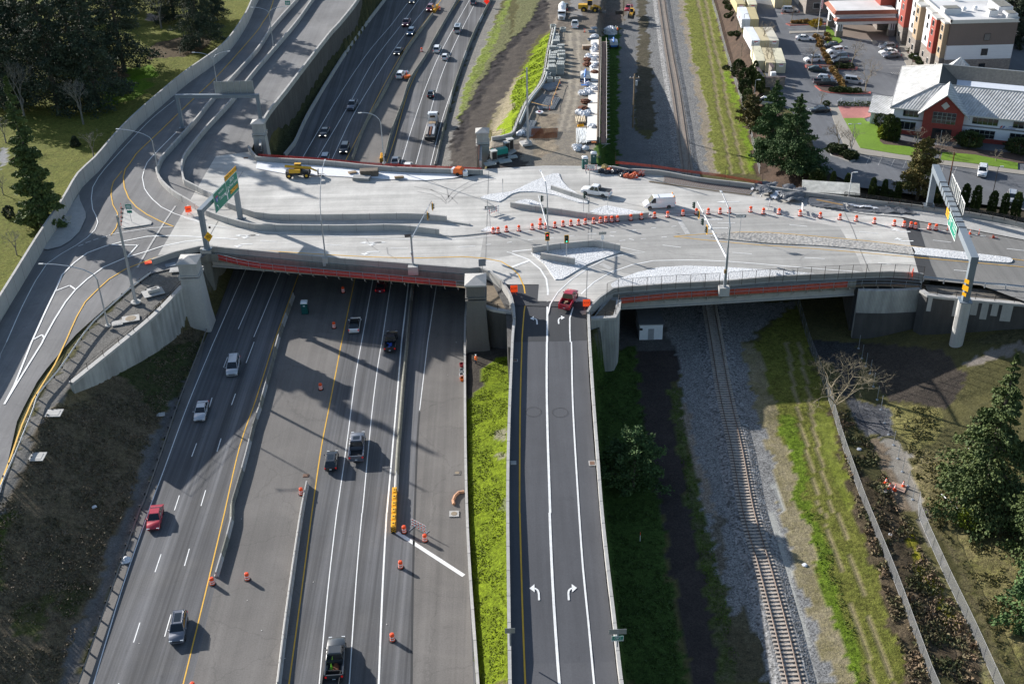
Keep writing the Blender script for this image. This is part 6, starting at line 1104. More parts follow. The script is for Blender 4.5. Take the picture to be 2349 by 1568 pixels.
d=np.array([2.2,10.1]); d/=np.linalg.norm(d); f=thing('freeway_sign','large green sign reading NORTH Tacoma and JBLM DuPont Gate','road sign',(-50.5,192.45,14.9),math.atan2(d[1],d[0]))
board(f,'sign_panel',5.4,3.7,(-2.55,0,1.75),SIGNG,SIGNW); board(f,'sign_panel',5.1,3.7,(2.62,0,1.75),SIGNG,SIGNW); board(f,'header_panel',5.1,.95,(2.62,0,4.1),SIGNY,SBLACK,rr=.05)
text(f,'RESTRICTED ACCESS',.62,(2.62,-.05,4.08),SBLACK); text(f,'JBLM',.8,(2.7,-.05,2.95),SIGNW); text(f,'DuPont Gate',.8,(2.65,-.05,2.1),SIGNW); board(f,'plaque',3.4,.75,(3.1,-.03,.95),SIGNY,SBLACK,rr=.04); text(f,'NO TRUCKS',.6,(3.1,-.08,.93),SBLACK)
text(f,'NORTH',.6,(-2.1,-.05,2.75),SIGNW); text(f,'Tacoma',.95,(-1.7,-.05,1.75),SIGNW)
sh=MB().add([(-4.1+x*.55,-.05,2.2+z*.6) for x,z in ((-1,.8),(-.6,.95),(0,.85),(.6,.95),(1,.8),(.95,-.2),(.5,-.8),(0,-1.1),(-.5,-.8),(-.95,-.2))],[tuple(range(10))]); sh.build('route_shield',BLUEP,f); MB().quad(*[(-4.1+x*.5,-.06,2.2+z*.6) for x,z in ((-.95,.5),(.95,.5),(.95,.85),(-.95,.85))]).build('shield_band',REDP,f); text(f,'5',.8,(-4.1,-.07,2.05),SIGNW)
arrowmesh(f,(-3.9,0,.65),.5,-1); arrowmesh(f,(0,0,.95),.75,-1); arrowmesh(f,(.15,0,.95),.75,1)
p=W(*T(0,1,1900,590),13.); dm=thing('warning_sign','yellow diamond warning sign hung on near gantry column','road sign',(-52.7,183.9,12.2),.35); MB().add([(0,-.5,-1),(.75,-.5,0),(0,-.5,1),(-.75,-.5,0),(0,-.45,-1),(.75,-.45,0),(0,-.45,1),(-.75,-.45,0)],[(0,1,2,3),(7,6,5,4),(0,4,5,1),(1,5,6,2),(2,6,7,3),(3,7,4,0)]).build('sign_panel',SIGNY,dm); MB().box((0,-.51,.25),(.6,.01,.1)).box((0,-.51,.02),(.9,.01,.1)).box((0,-.51,-.22),(.6,.01,.1)).build('lettering',SBLACK,dm)
MB().box((.5,.0,1.5),(.35,.3,.3)).build('camera_box',BLACK,dm)
# right gantry
t,a,L=gantry('tall blue grey gantry crossing the east road on a round concrete shaft',(72.,159.8),(77.4,194.8),9.3,9.4,17.3,1.15)
MB().lathe([(1.5,-10.6),(1.5,-10.3),(1.05,-10.2),(1.05,-.1),(1.0,0)],18).build('concrete_shaft',C_WALL2,t)
MB().prism([(-1.9,-1.9),(1.9,-1.9),(1.9,1.9),(-1.9,1.9)],-10.9,-10.45).build('footing',C_WALL2,t)
dv=Vector((5.4,35,0)).normalized()
for k in list(range(10)): 
    q=dv*(10+2.0*k); MB().box((q.x,q.y,17.3-9.3-.55),(.12,1.3,1.28),a).build('sign_bracket',DARKM,t)
f=frame('freeway_sign','green sign with white arrows hanging from the right gantry','road sign',(73.25,173.0,15.9),(-dv.x,-dv.y)); board(f,'sign_panel',6.6,2.4,(0,0,0),SIGNG,SIGNW,rr=.12)
text(f,'DuPont',.75,(-1.5,-.06,.6),SIGNW); text(f,'Steilacoom',.6,(1.6,-.06,.7),SIGNW); text(f,'Lakewood',.6,(1.6,-.06,.05),SIGNW); arrowmesh(f,(-1.5,0,-.45),.6,-1); arrowmesh(f,(2.4,0,-.75),.35,1)
f=frame('yellow_sign','yellow plaque beside the green sign on the right gantry','road sign',(73.9,177.4,16.1),(-dv.x,-dv.y)); board(f,'sign_panel',2.4,1.4,(0,0,0),SIGNY,SBLACK,rr=.04); MB().box((0,-.04,.3),(1.8,.01,.16)).box((0,-.04,0),(1.5,.01,.16)).box((0,-.04,-.3),(1.8,.01,.16)).build('lettering',SBLACK,f)
for i,(x,y,z,w_) in enumerate(((76.6,184.5,18.2,3.4),(75.9,180.3,18.4,3.8),(75.3,176.1,18.,3.4))):
    f=frame('sign_panel_back',f'white framed back of overhead sign above right gantry, {["farthest","middle","nearest"][i]}','road sign',(x,y,z),(-dv.x,-dv.y),'east facing sign panels'); board(f,'sign_panel',w_,2.6,(0,.2,0),ALU,SIGNW,rr=.14)
    for k in range(3): MB().box((-w_*.35+k*w_*.35,.1,-.2),(.1,.16,2.6)).build('stiffener',STEEL,f)
for i,(dz,s_) in enumerate(((5.2,.42),(4.0,.55),(2.9,.36))):
    o=thing('yellow_sign',f'small yellow sign edge on near gantry leg, {["top","middle","bottom"][i]}','road sign',(71.3,158.9,9.3+dz-1.2),math.radians(-58),'small yellow signs'); board(o,'sign_panel',s_*2,s_*1.6,(0,-.1,0),SIGNY)
# north gantry
t,a,L=gantry('grey gantry seen from behind over the far west ramp',(-71.7,245.2),(-54.0,244.1),8.9,8.5,16.5,.75)
f=thing('sign_panel_back','long grey back of an overhead sign on far gantry','road sign',(-59.2,245.9,17.),0); board(f,'sign_panel',8.6,3.8,(0,0,0),ALU)
for k in range(7): MB().box((-4.1+k*1.37,-.1,0),(.1,.12,3.8)).build('stiffener',STEEL,f)
# ---- poles
def lamp_head(par,p,a): 
    o=MB().box((0,.3,0),(.28,.7,.14)).build('lamp_head',mat('lamp housing',(.55,.57,.58),.4,.3,0),par); o.location=p; o.rotation_euler=(0,0,a)
def pole(label,base,h,arms=(),r=.13,m=STEEL,group='street lamps',nm='street_lamp',cat='street lamp',foot=True,bend=2.2):
    """arms: (dx,dy) horizontal reach of each curved lamp arm"""
    t=thing(nm,label,cat,base,0,group)
    MB().tube([(0,0,0),(0,0,h*.5),(0,0,h-(bend if arms else 0))],[r,r*.8,r*.6],7).build('pole',m,t)
    if foot: MB().lathe([(r*3,-.1),(r*3,.12),(r*1.5,.14),(r*1.4,.35)],10).build('base_flange',C_WALL2,t)
    for dx,dy in arms:
        P=[(0,0,h-bend)]+[(dx*(1-math.cos(u))*1.,dy*(1-math.cos(u)),h-bend+bend*math.sin(u)) for u in (.35,.7,1.05,1.35,1.57)]
        MB().tube(P,r*.5,6).build('arm',m,t); lamp_head(t,P[-1],math.atan2(-dx,dy))
    return t
def WD(c,r,x,y,z): return tuple(map(float,W(*T(c,r,x,y),z)))
pole('very tall straight mast without arm on the gravel shoulder',WD(0,1,1245,1200,8.5),15.7,(),.28,nm='light_mast',cat='light mast')
pole('curved lamp post beside guardrail reaching over the west ramp',WD(0,1,990,1415,8.5),11.,((-8.,.5),),.15,bend=2.6)
pole('curved lamp post beside the ramp wall near the far gantry',WD(0,1,1462,65,8.6),10.,((-6.6,1.5),),.15,bend=2.)
pole('double armed lamp post on the median of the west ramp',WD(0,0,1990,780,8.6),8.,((-4.2,.4),(3.6,.6)),.13,bend=1.8)
pole('double armed lamp post at far top left of the ramp',WD(1,0,160,435,8.6),10.5,((-4,.3),(4,.3)),.13,bend=1.5)
p=WD(1,0,1175,1495,9.6); pole('tall lamp post on north parapet curving back over the median',p,11.,((-3.6,-.6),),.14,bend=2.6)
pole('lamp post on the south parapet curving over the bridge deck',WD(1,1,637,785,9.4),14.,((.2,9.),),.14,bend=7.)
pole('very tall pale mast on square concrete footing in dirt yard',WD(2,0,145,1300,9.1),16.,(),.27,nm='light_mast',cat='light mast')
tt=thing('mast_footing','square concrete footing under the pale mast in the yard','footing',WD(2,0,128,1322,8.6)); MB().box((0,0,.2),(2.2,2.2,.5),.3).build('footing',C_WALL2,tt); MB().box((.3,.3,.55),(1.,1.,.3),.3).build('pedestal',C_WALL2,tt)
# traffic signals
SIGH=mat('signal housing green',(.012,.04,.03),.5,0,.05,3)
def sighead(par,p,a,plate=None,lit=None):
    o=thing_child=MB().box((0,0,0),(.36,.28,1.1)).build('signal_head',SIGH,par); o.location=p; o.rotation_euler=(0,0,a)
    vb=MB()
    for k,z in enumerate((.35,0,-.35)):
        vb.add([(.15*math.cos(u),-.14-yy,z+.15*math.sin(u)) for yy in (0,.22) for u in np.linspace(0,math.pi,6)],[(i,i+1,i+7,i+6) for i in range(5)])
    vb.build('visor',SIGH,o)
    if plate: MB().box((0,.02,0),(.62,.03,1.4)).build('backplate',SBLACK,o,extra=[((lambda e:[e.box((s*.34,.0,0),(.08,.05,1.5)) for s in(-1,1)]+[e.box((0,.0,s*.73),(.6,.05,.08)) for s in(-1,1)] and e)(MB())if False else _rim(),SIGNY)])
    if lit is not None: MB().box((0,-.15,(.35,0,-.35)[lit]),(.2,.02,.2)).build('lit_lens',mat('lit red lens',(1,.02,.01),.4,0,0,emit=2.) if lit==0 else mat('lit green lens',(.05,.9,.5),.4,0,0,emit=2.),o)
    return o
def _rim():
    e=MB()
    for s in(-1,1): e.box((s*.35,.0,0),(.09,.05,1.52)); e.box((0,.0,s*.74),(.6,.05,.09))
    return e
# south parapet signal with long arm
p=WD(1,1,1440,860,9.4); t=thing('traffic_signal','signal mast on the south parapet with angled arm and solar panel','traffic signal',p,0,'mast arm traffic signals')
MB().tube([(0,0,0),(0,0,5.6)],[.2,.16],8).build('pole',STEEL,t); e=Vector((3.0,11.3,6.6)); MB().tube([(0,0,4.9),tuple(e)],[.14,.08],6).build('mast_arm',STEEL,t)
MB().box((-.5,-.1,5.6),(1.1,.7,.05),.2,.3).build('solar_panel',DARKM,t); MB().box((0,-.2,2.3),(.4,.3,.5)).build('control_box',STEEL,t)
for u in (.7,.95): q=Vector((0,0,4.9)).lerp(e,u); sighead(t,(q.x+.3,q.y,q.z-.7),math.radians(100),True)
q=Vector((0,0,4.9)).lerp(e,.8); MB().box((q.x+.2,q.y,q.z),(.05,.6,.7)).build('regulatory_plate',SIGNW,t)
# centre island signal and lamp
p=WD(2,1,327,750,8.7); t=thing('traffic_signal','centre island signal pole carrying tall lamp and raised arm','traffic signal',p,0,'mast arm traffic signals')
MB().tube([(0,0,0),(0,0,5.8),(0,0,10.5),(-.25,1.3,12.9),(-.9,3.8,13.6)],[.17,.14,.1,.08,.06],7).build('pole',STEEL,t); lamp_head(t,(-.95,4.,13.6),.2)
e=Vector((-1.2,10.3,6.3)); MB().tube([(0,0,5.2),tuple(e)],[.13,.08],6).build('mast_arm',mat('pale mast arm',(.38,.4,.42),.5,.3,.04),t)
for u in (.55,.97): q=Vector((0,0,5.2)).lerp(e,u); sighead(t,(q.x+.5,q.y,q.z-.5),math.radians(85))
sighead(t,(-.05,-.3,3.3),0,True,0)
p=WD(2,1,500,790,8.7); t=thing('traffic_signal','short post signal with yellow border on the triangular island','traffic signal',p,0,'post signals'); MB().tube([(0,0,0),(0,0,2.9)],.07,6).build('pole',STEEL,t); sighead(t,(0,0,3.5),0,True,2)
p=WD(2,1,655,370,9.5); t=thing('traffic_signal','dark signal head on post beside the white pickup','traffic signal',p,0,'post signals'); MB().tube([(0,0,0),(0,0,2.9)],.06,6).build('pole',STEEL,t); sighead(t,(.1,0,3.2),math.radians(100))
# big east signal
p=WD(2,1,1950,1060,9.4); t=thing('traffic_signal','tall signal pole on south parapet with four heads on arm','traffic signal',p,0,'mast arm traffic signals')
MB().tube([(0,0,0),(0,0,5.5),(0,0,7.6),(.1,.3,10.6),(-.1,1.6,13.4),(-.7,4.6,14.6)],[.27,.22,.13,.11,.09,.07],8).build('pole',STEEL,t); lamp_head(t,(-.75,4.8,14.6),.2)
e=Vector((-2.,19.0,6.4)); MB().tube([(0,0,5.2),tuple(e*.45+Vector((0,0,5.2))*.55),tuple(e)],[.2,.16,.09],7).build('mast_arm',MT['pale mast arm'],t)
for k,u in enumerate((.52,.66,.8,.97)): q=Vector((0,0,5.2)).lerp(e,u); sighead(t,(q.x-.7,q.y,q.z-.3),math.radians(-85),k%2==0)
for u in (.57,.84): q=Vector((0,0,5.2)).lerp(e,u); MB().box((q.x+.3,q.y,q.z-.4),(.05,.7,.9)).build('regulatory_plate',SIGNW,t)
MB().box((-.2,-.3,3.),(.35,.25,.6)).build('control_box',mat('brass box',(.3,.2,.08),.5,.2),t)
# small posts and signs on the deck and ramp
def signpost(label,base,h,panels,a=0.,m=STEEL,r=.05,grp=None,nm='sign_post',cat='road sign'):
    t=thing(nm,label,cat,base,a,grp); MB().tube([(0,0,0),(0,0,h)],r,5).build('post',m,t)
    for (w_,h_,z,mt,rm,tx,tm,sz) in panels:
        board(t,'sign_panel',w_,h_,(0,-.05,z),mt,rm,.03,rr=.05)
        if tx=='=':
            b=MB()
            for k_ in (-.3,-.05,.22): b.box((0,-.085,z+k_),(w_*(.7-.25*abs(k_)),.01,.12))
            b.build('lettering',tm,t)
        elif tx: text(t,tx,sz,(0,-.09,z),tm)
    return t
def oneway(label,base,h,a,left):
    t=signpost(label,base,h,[(1.8,.6,h-.2,SBLACK,SIGNW,None,None,0)],a); s=-1 if left else 1
    b=MB().quad(*[(x*s,-.085,h-.2+z) for x,z in ((-.75,.13),(.35,.13),(.35,-.13),(-.75,-.13))]); b.quad(*[(x*s,-.085,h-.2+z) for x,z in ((.35,.24),(.8,0),(.35,-.24))]); b.build('arrow_symbol',SIGNW,t); text(t,'ONE WAY',.2,(-.15*s,-.095,h-.2),SBLACK); return t
oneway('ONE WAY sign with arrow pointing right on the cobbled median',WD(2,1,2085,600,8.65),4.2,0,False)
oneway('ONE WAY sign with arrow pointing left by the small island',WD(1,1,2148,525,8.6),4.4,.05,True)
signpost('post with plain grey sign backs on the triangular island',WD(2,1,827,740,8.7),4.,[(1.3,.5,3.6,ALU,None,None,None,0),(.5,.9,2.8,SIGNW,None,None,None,0)],.1)
signpost('post with dark meter box at back of the triangular island',WD(2,1,725,655,8.7),3.6,[(.4,.7,3.1,ALU,None,None,None,0),(.3,.5,2.3,GREYP,None,None,None,0)],.6)
signpost('thin bare post on the small cobbled tip island',WD(2,1,877,355,8.7),3.2,[(.12,.3,3.1,SIGNW,None,None,None,0)],1.5)
signpost('thin dark sign edge on standing on the leaf shaped island',WD(2,1,-83,215,8.7),3.2,[(.7,.8,2.8,SBLACK,None,None,None,0)],1.5)
signpost('grey back of a square sign at the corner of south parapet',WD(1,1,2078,950,9.6),2.9,[(1.2,1.3,2.3,GREYP,None,None,None,0)],.1)
signpost('green guide sign on post standing on the west traffic island',WD(0,1,1208,465,8.7),4.,[(1.2,1.1,3.1,SIGNG,SIGNW,'=',SIGNW,.3),(1.,.6,2.1,SIGNG,SIGNW,None,SIGNW,.28)],0)
f=thing('yield_sign_back','grey triangular back of yield sign on the sidewalk','road sign',WD(0,1,655,543,8.6),.3); MB().tube([(0,0,0),(0,0,2.6)],.05,5).build('post',STEEL,f); MB().add([(-.75,-.05,2.9),(.75,-.05,2.9),(0,-.05,1.7),(-.75,-.0,2.9),(.75,-.0,2.9),(0,-.0,1.7)],[(0,1,2),(5,4,3),(0,3,4,1),(1,4,5,2),(2,5,3,0)]).build('sign_panel',ALU,f)
t=signpost('green BIKE ROUTE sign on post at the ramp parapet',tuple(W(*T(2,3,965,1225),7.)),2.6,[(1.9,.75,2.3,ALU,None,None,None,0),(1.3,.75,1.3,SIGNG,SIGNW,None,None,0)],.02,r=.09); text(t,'BIKE ROUTE',.2,(0,-.1,1.08),SIGNW)
bk=MB()
for x in (-.22,.22): bk.tube([(x+.14*math.cos(u),-.1,1.4+.14*math.sin(u)) for u in np.linspace(0,6.28,11)],.018,3)
bk.tube([(-.22,-.1,1.4),(-.05,-.1,1.58),(.16,-.1,1.58),(0,-.1,1.4),(-.22,-.1,1.4)],.018,3); bk.build('bicycle_symbol',SIGNW,t)
signpost('plain grey sign back on post at the west ramp parapet',tuple(W(*T(2,3,-15,1215),6.9)),2.6,[(1.1,.75,2.3,ALU,None,None,None,0)],.02,r=.09)
signpost('white and orange marker stake in the shaded grass',tuple(W(*T(2,3,1174,258),ZT)),1.5,[(.08,.5,1.3,ORANGE,None,None,None,0)],0,SIGNW,.05,nm='marker_stake',cat='marker')
signpost('green exit panel on the far wedge island',WD(1,0,298,95,8.6),2.4,[(1.5,1.3,2.1,SIGNG,SIGNW,'=',SIGNW,.35)],0)
rs_=signpost('bright red diamond warning sign beside far northbound shoulder',WD(1,0,2117,70,0),2.2,[],0); MB().add([(0,-.08,.9),(.95,-.08,1.95),(0,-.08,3.0),(-.95,-.08,1.95),(0,-.04,.9),(.95,-.04,1.95),(0,-.04,3.),(-.95,-.04,1.95)],[(0,1,2,3),(7,6,5,4),(0,4,5,1),(1,5,6,2),(2,6,7,3),(3,7,4,0)]).build('sign_panel',mat('fluorescent red sheet',(1.,.03,.01),.5,0,0,emit=.3),rs_)
for i,(c,r,x,y,l,a) in enumerate(((0,1,1735,400,'orange temporary sign on stand against the west lane wall',.3),(2,1,20,1135,'orange temporary sign on stand at left of the centre ramp top',.1),(2,1,683,1265,'orange temporary sign on stand right of red pickup',0),(3,1,1318,985,'orange temporary sign leaning behind the east parapet',1.1))):
    t=thing('temporary_sign',l,'road sign',WD(c,r,x,y,DK),a,'orange temporary signs'); MB().box((0,0,1.15),(1.15,.04,1.2),0,-.08).build('sign_panel',SIGNO,t); text(t,'BUMP',.38,(0,-.06,1.2),SBLACK) if i in (1,2) else MB().box((0,-.03,1.15),(.7,.01,.2)).build('lettering',REDP,t)
    for sx in(-1,1): MB().tube([(0,0,.6),(sx*.45,-.3,0)],.025,4).tube([(0,0,.6),(sx*.4,.35,0)],.025,4).build('stand_leg',ORANGE,t)
t=thing('fallen_sign','orange sign lying flat on gravel at the wall end','road sign',WD(0,1,1362,840,8.6),.4); MB().box((0,0,.08),(1.3,.9,.06)).build('sign_panel',SIGNO,t); MB().tube([(-.6,-.4,.04),(.6,.4,.04)],.03,4).build('stand_leg',STEEL,t)
# utility poles
t=thing('utility_pole','tall wooden utility pole with transformer east of material yard','utility pole',WD(2,0,1107,1170,-1.2)); MB().tube([(0,0,0),(0,0,13.2)],[.2,.14],8).build('pole',WOOD,t); MB().box((0,0,12.2),(2.4,.12,.14)).build('crossarm',WOOD,t); MB().lathe([(.25,10.4),(.28,10.5),(.28,11.5),(.2,11.6)],10,(.5,0,0)).build('transformer',mat('transformer grey',(.45,.46,.47),.5),t)
for x in (-1,-.3,1): MB().lathe([(.05,12.3),(.08,12.5),(.03,12.6)],6,(x,0,0)).build('insulator',SIGNW,t)
t=thing('utility_pole','dark wooden pole at the top edge between loaders','utility pole',WD(2,0,1022,152,.3)); MB().tube([(0,0,0),(0,0,12)],[.18,.13],7).build('pole',WOOD,t); MB().box((0,0,11),(2.2,.12,.14)).build('crossarm',WOOD,t)
wb=MB()
for dx in (-1,1):
    A=Vector((30.2+dx,264.4,11.1)); B=Vector(WD(2,0,1022,152,.3))+Vector((dx,0,11.1)); wb.tube([tuple(A.lerp(B,u)+Vector((0,0,-1.6*(1-(2*u-1)**2)))) for u in np.linspace(0,1,9)],.02,3,False)
tag(wb.build('power_line',SBLACK,org=(30.2,264.4,11)),'thin power wires strung between the two utility poles','wire')
pole('rusty brown straight pole rising behind gantry and cypress row',WD(3,1,1615,335,LOT),11.5,(),.16,RUST,None,'rusty_pole','pole',False)
pole('thin lot lamp pole behind the cypress row at right',WD(3,1,2055,240,LOT),6.5,((.35,0),),.09,DARKM,'lot lamps',bend=.1)
pole('white lamp pole just behind the bridge parapet, east part',WD(3,1,740,235,8.),5.,((.4,0),),.1,SIGNW,'lot lamps',bend=.1)
for i,(c,r,x,y,h,ar,l) in enumerate(((3,0,500,440,7.2,((.8,0),),'dark lot lamp beside hotel canopy column'),(3,0,640,700,7.5,((.8,0),),'dark lot lamp standing in ornamental grass strip'),(3,0,755,1430,7.2,((.7,0),(-.7,0)),'double headed pale lamp on near lot island'),(3,0,1312,640,3.6,((.3,0),),'short dark lamp by the hotel walk'),(2,0,2120,275,4.5,((.6,0),),'dark lamp beside white and tan containers'),(2,0,2195,615,6.3,((.7,0),),'dark lamp left of the cream containers'),(2,0,2222,880,4.,((.5,0),),'pale lamp beside the dumpster enclosure hedge'),(3,0,2125,600,4.5,((.4,0),),'dark lamp before the hotel end wall'))):
    pole(l,WD(c,r,x,y,LOT if x>2130 or c==3 else 3.4),h,ar,.08,DARKM if 'pale' not in l else STEEL,'lot lamps',nm='lot_lamp',bend=.12,foot=True)
t=thing('flagpole','white flagpole with hanging striped flag near hotel canopy','flagpole',WD(3,0,455,300,LOT)); MB().tube([(0,0,0),(0,0,10.5)],[.09,.05],7).build('pole',SIGNW,t)
fs=NT('striped flag cloth'); wv=fs.n.new("ShaderNodeTexWave"); wv.bands_direction='DIAGONAL'; wv.inputs['Scale'].default_value=1.3; fs.L(fs.tc,wv.inputs[0]); fs.L(fs.mix(fs.ramp(wv.outputs['Fac'],0,1,.45,.55),(.5,.02,.04),(.75,.73,.75)),fs.b.inputs['Base Color'])
MB().add([(x,.08*math.sin(x*9+z),z) for z in np.linspace(6.6,9.2,6) for x in (.08,.3,.5,.62)],[(i*4+k,i*4+k+1,i*4+k+5,i*4+k+4) for i in range(5) for k in range(3)]).build('flag',fs.m,t); MB().add([(x,.08*math.sin(x*9+z)-.01,z) for z in (9.2,10.1) for x in (.08,.3,.5)],[(0,1,4,3),(1,2,5,4)]).build('canton',BLUEP,t)
# ---- drums, cones, delineators
def band_lathe(prof,bands,n=14):
    """lathe split between two materials by height bands"""
    a,b=MB(),MB()
    for (r0,z0),(r1,z1) in zip(prof,prof[1:]):
        tgt=b if any(lo-.001<=min(z0,z1) and max(z0,z1)<=hi+.001 for lo,hi in bands) else a
        tgt.add([(r*math.cos(2*math.pi*k/n),r*math.sin(2*math.pi*k/n),z) for r,z in((r0,z0),(r1,z1)) for k in range(n)],[(k,(k+1)%n,n+(k+1)%n,n+k) for k in range(n)])
    return a,b
DR=thing('traffic_drum','x','traffic drum',(0,0,0)); a,b=band_lathe([(.3,.06),(.3,.22),(.29,.24),(.29,.4),(.285,.42),(.285,.56),(.28,.58),(.28,.74),(.275,.76),(.275,.9),(.27,.92),(.26,1.08),(.2,1.13),(.001,1.14)],[(.24,.4),(.58,.74)])
a.build('drum_body',ORANGE,DR,smooth_=False,extra=[(b,REFL)]); MB().lathe([(.46,0),(.46,.05),(.33,.08),(.31,.09)],14).build('rubber_base',BLACK,DR); MB().tube([(-.12,0,1.13),(-.1,0,1.22),(.1,0,1.22),(.12,0,1.13)],.03,5).build('handle',ORANGE,DR)
drums=[(c,r,x,y,0.,l) for c,r,x,y,l in ((0,3,1950,655,'orange drum at the end of southbound median barrier'),(0,3,2270,612,'orange drum alone in the lower median asphalt'),(1,2,595,435,'orange drum left of the yellow line mid median'),(1,2,418,1397,'orange drum at the head of yellow line barrier'),(1,1,717,1437,'orange drum in bridge shade, nearer one'),(1,1,800,1112,'orange drum in bridge shade, farther one'),(1,3,1360,180,'orange drum between yellow crash cushion and striped barricade'),(1,3,1550,258,'orange drum in front of the striped barricade'),(1,3,1328,503,'orange drum below the white diagonal line start'),(1,3,1252,1170,'orange drum alone right of charcoal pickup'),(1,0,1520,475,'orange drum in the far northern median'),(1,0,1685,95,'orange drum beside the far yellow crash cushion'),(0,3,1775,1620,'orange drum cut by the bottom edge'))]
row=[(1,1,2175,570),(1,1,2222,567),(1,1,2297,555)]+[(2,1,x,y) for x,y in ((63,550),(186,535),(257,530),(260,485),(312,525),(393,517),(468,507),(540,500),(610,495),(672,488),(748,480),(810,474),(860,468),(914,466),(967,460),(1090,450),(1187,440),(1307,428),(1427,422),(1567,407),(1690,395),(1798,393),(1906,390),(1992,385),(2187,376),(2304,392))]+[(3,1,x,y) for x,y in ((100,395),(293,410),(477,430),(657,445),(807,460),(973,480),(1155,500),(1245,512),(1308,518),(1348,527),(1477,533),(1538,540),(1708,560))]
for i,(c,r,x,y) in enumerate(row): drums.append((c,r,x,y,DK,f'orange drum on the bridge, {ORD[i] if i<40 else ["second last","last"][min(1,i-40)]} from left in the long row'))
for i,(c,r,x,y,z,l) in enumerate(drums):
    p=WD(c,r,x,y,z)
    if i==0: DR.location=p; DR['label']=l; DR['group']='orange traffic drums'
    else: dup(DR,p,i*.9,l)
CN=thing('traffic_cone','x','traffic cone',(0,0,0)); a,b=band_lathe([(.19,.03),(.16,.2),(.12,.38),(.1,.5),(.085,.56),(.06,.66),(.03,.8)],[(.38,.5),(.56,.66)],10); a.build('cone_body',ORANGE,CN,extra=[(b,REFL)]); MB().box((0,0,.015),(.46,.46,.04)).build('cone_base',ORANGE,CN)
cones=[(3,2,1080,1300,None,'orange cone left of the flat hatch, rear'),(3,2,1110,1350,None,'orange cone beside grey slab on dirt'),(3,2,1163,1358,None,'orange cone before the brown hatch cover'),(3,2,1238,1328,None,'orange cone right of the brown hatch by post'),(3,2,1625,1180,None,'orange cone alone at the foot of tall fir'),(3,1,1852,575,DK,'orange cone between delineators on the east road'),(3,0,92,55,LOT,'red cone beside silver crossover at hotel lot'),(2,1,1143,62,DK,'orange cone beside bundle of orange delineators')]
for i,(c,r,x,y,z,l) in enumerate(cones):
    p=WD(c,r,x,y,z if z is not None else ZT); s_=1.35 if c==3 and r==2 else 1.1
    if i==0: CN.location=p; CN['label']=l; CN['group']='orange traffic cones'; CN.scale=(s_,)*3
    else: dup(CN,p,i,l,s_)
o=dup(CN,WD(3,1,2060,600,DK+.2),0,'orange cone lying on its side on the east road',1.1); o.rotation_euler=(math.pi/2,0,1.)
DL=thing('delineator_post','x','delineator',(0,0,0)); a,b=band_lathe([(.05,.05),(.05,.6),(.05,.72),(.05,.8),(.05,.92),(.05,1.05),(.02,1.15)],[(.6,.72),(.8,.92)],8); a.build('tube',ORANGE,DL,extra=[(b,REFL)]); MB().lathe([(.3,0),(.3,.05),(.06,.09)],8).build('rubber_base',BLACK,DL)
dl=[(3,1,1642,547,DK,'orange delineator post left of hanging green sign'),(3,1,1932,584,DK,'orange delineator post right of hanging green sign')]+[(2,1,1165+k*11,50-(k%3)*8,DK,f'orange delineator, {ORD[k]} in the bundle by parapet') for k in range(5)]+[(2,0,440-(k*19),770+k*48,zP,f'orange delineator, {ORD[k]} along the yellow rope') for k in range(6)]+[(2,0,660+k*6,300,zP,f'orange delineator, {ORD[k]} in small far bundle') for k in range(3)]+[(2,0,462+k*9,495,zP,f'orange delineator, {ORD[k]} beside the block pallets') for k in range(3)]+[(0,1,1115,345+k*40,DK,f'orange delineator, {ORD[k]} along west island edge') for k in range(5)]
for i,(c,r,x,y,z,l) in enumerate(dl):
    p=tuple(W(*T(c,r,x,y),z))
    if i==0: DL.location=p; DL['label']=l; DL['group']='orange delineators'
    else: dup(DL,p,i,l)
yl=[Vector(tuple(W(*T(2,0,440-k*19,770+k*48),zP)))+Vector((0,0,.95)) for k in range(6)]+[Vector(tuple(W(*T(2,0,150,965),zP)))+Vector((0,0,.9))]
b=MB().tube([tuple(v) for v in smooth(yl,1.)],.045,4); tag(b.build('yellow_rope',SIGNY,org=tuple(yl[0])),'yellow caution rope strung over orange delineators','rope')
# crash cushions
def cushion(label,f,bk,z=0.,n=6):
    A=Vector(WD(*f,z)); B=Vector(WD(*bk,z)); d=(B-A); L=d.length; t=thing('crash_cushion',label,'crash cushion',A,math.atan2(d.y,d.x)-math.pi/2,'yellow crash cushions'); s=L/n
    for i in range(n):
        o=MB().box((0,0,.5),(.62,s*.9,.95)).box((0,0,1.0),(.4,s*.6,.1)).build('cushion_module',mat('cushion yellow',(.85,.42,.01),.5,0,.06,2),t); o.location=(0,s*(i+.5),0); MB().lathe([(.12,1.05),(.12,1.08)],8).build('fill_cap',SBLACK,o)
    MB().box((0,-.06,.5),(.66,.08,.95)).build('nose_panel',SBLACK,t,extra=[(MB().add([(sx*x,-.105,z_+.25*(1-abs(x)*3)) for z_ in (.1,.4,.7) for sx in (-1,1) for x,dz in ((0,0),(.3,0))]+[(sx*x,-.105,z_+.12+.25*(1-abs(x)*3)) for z_ in (.1,.4,.7) for sx in (-1,1) for x,dz in ((0,0),(.3,0))],[(2*i,2*i+1,12+2*i+1,12+2*i) for i in range(6)]),SIGNY)]); return t
cushion('yellow crash cushion with chevron nose on northbound shoulder',(1,3,1262,182),(1,2,1275,1378)); cushion('yellow crash cushion at the end of far median barrier',(1,0,1632,122),(1,0,1668,65),0,4); cushion('yellow crash cushion half hidden by the north parapet',(1,0,1150,1490),(1,0,1160,1435),0,3)
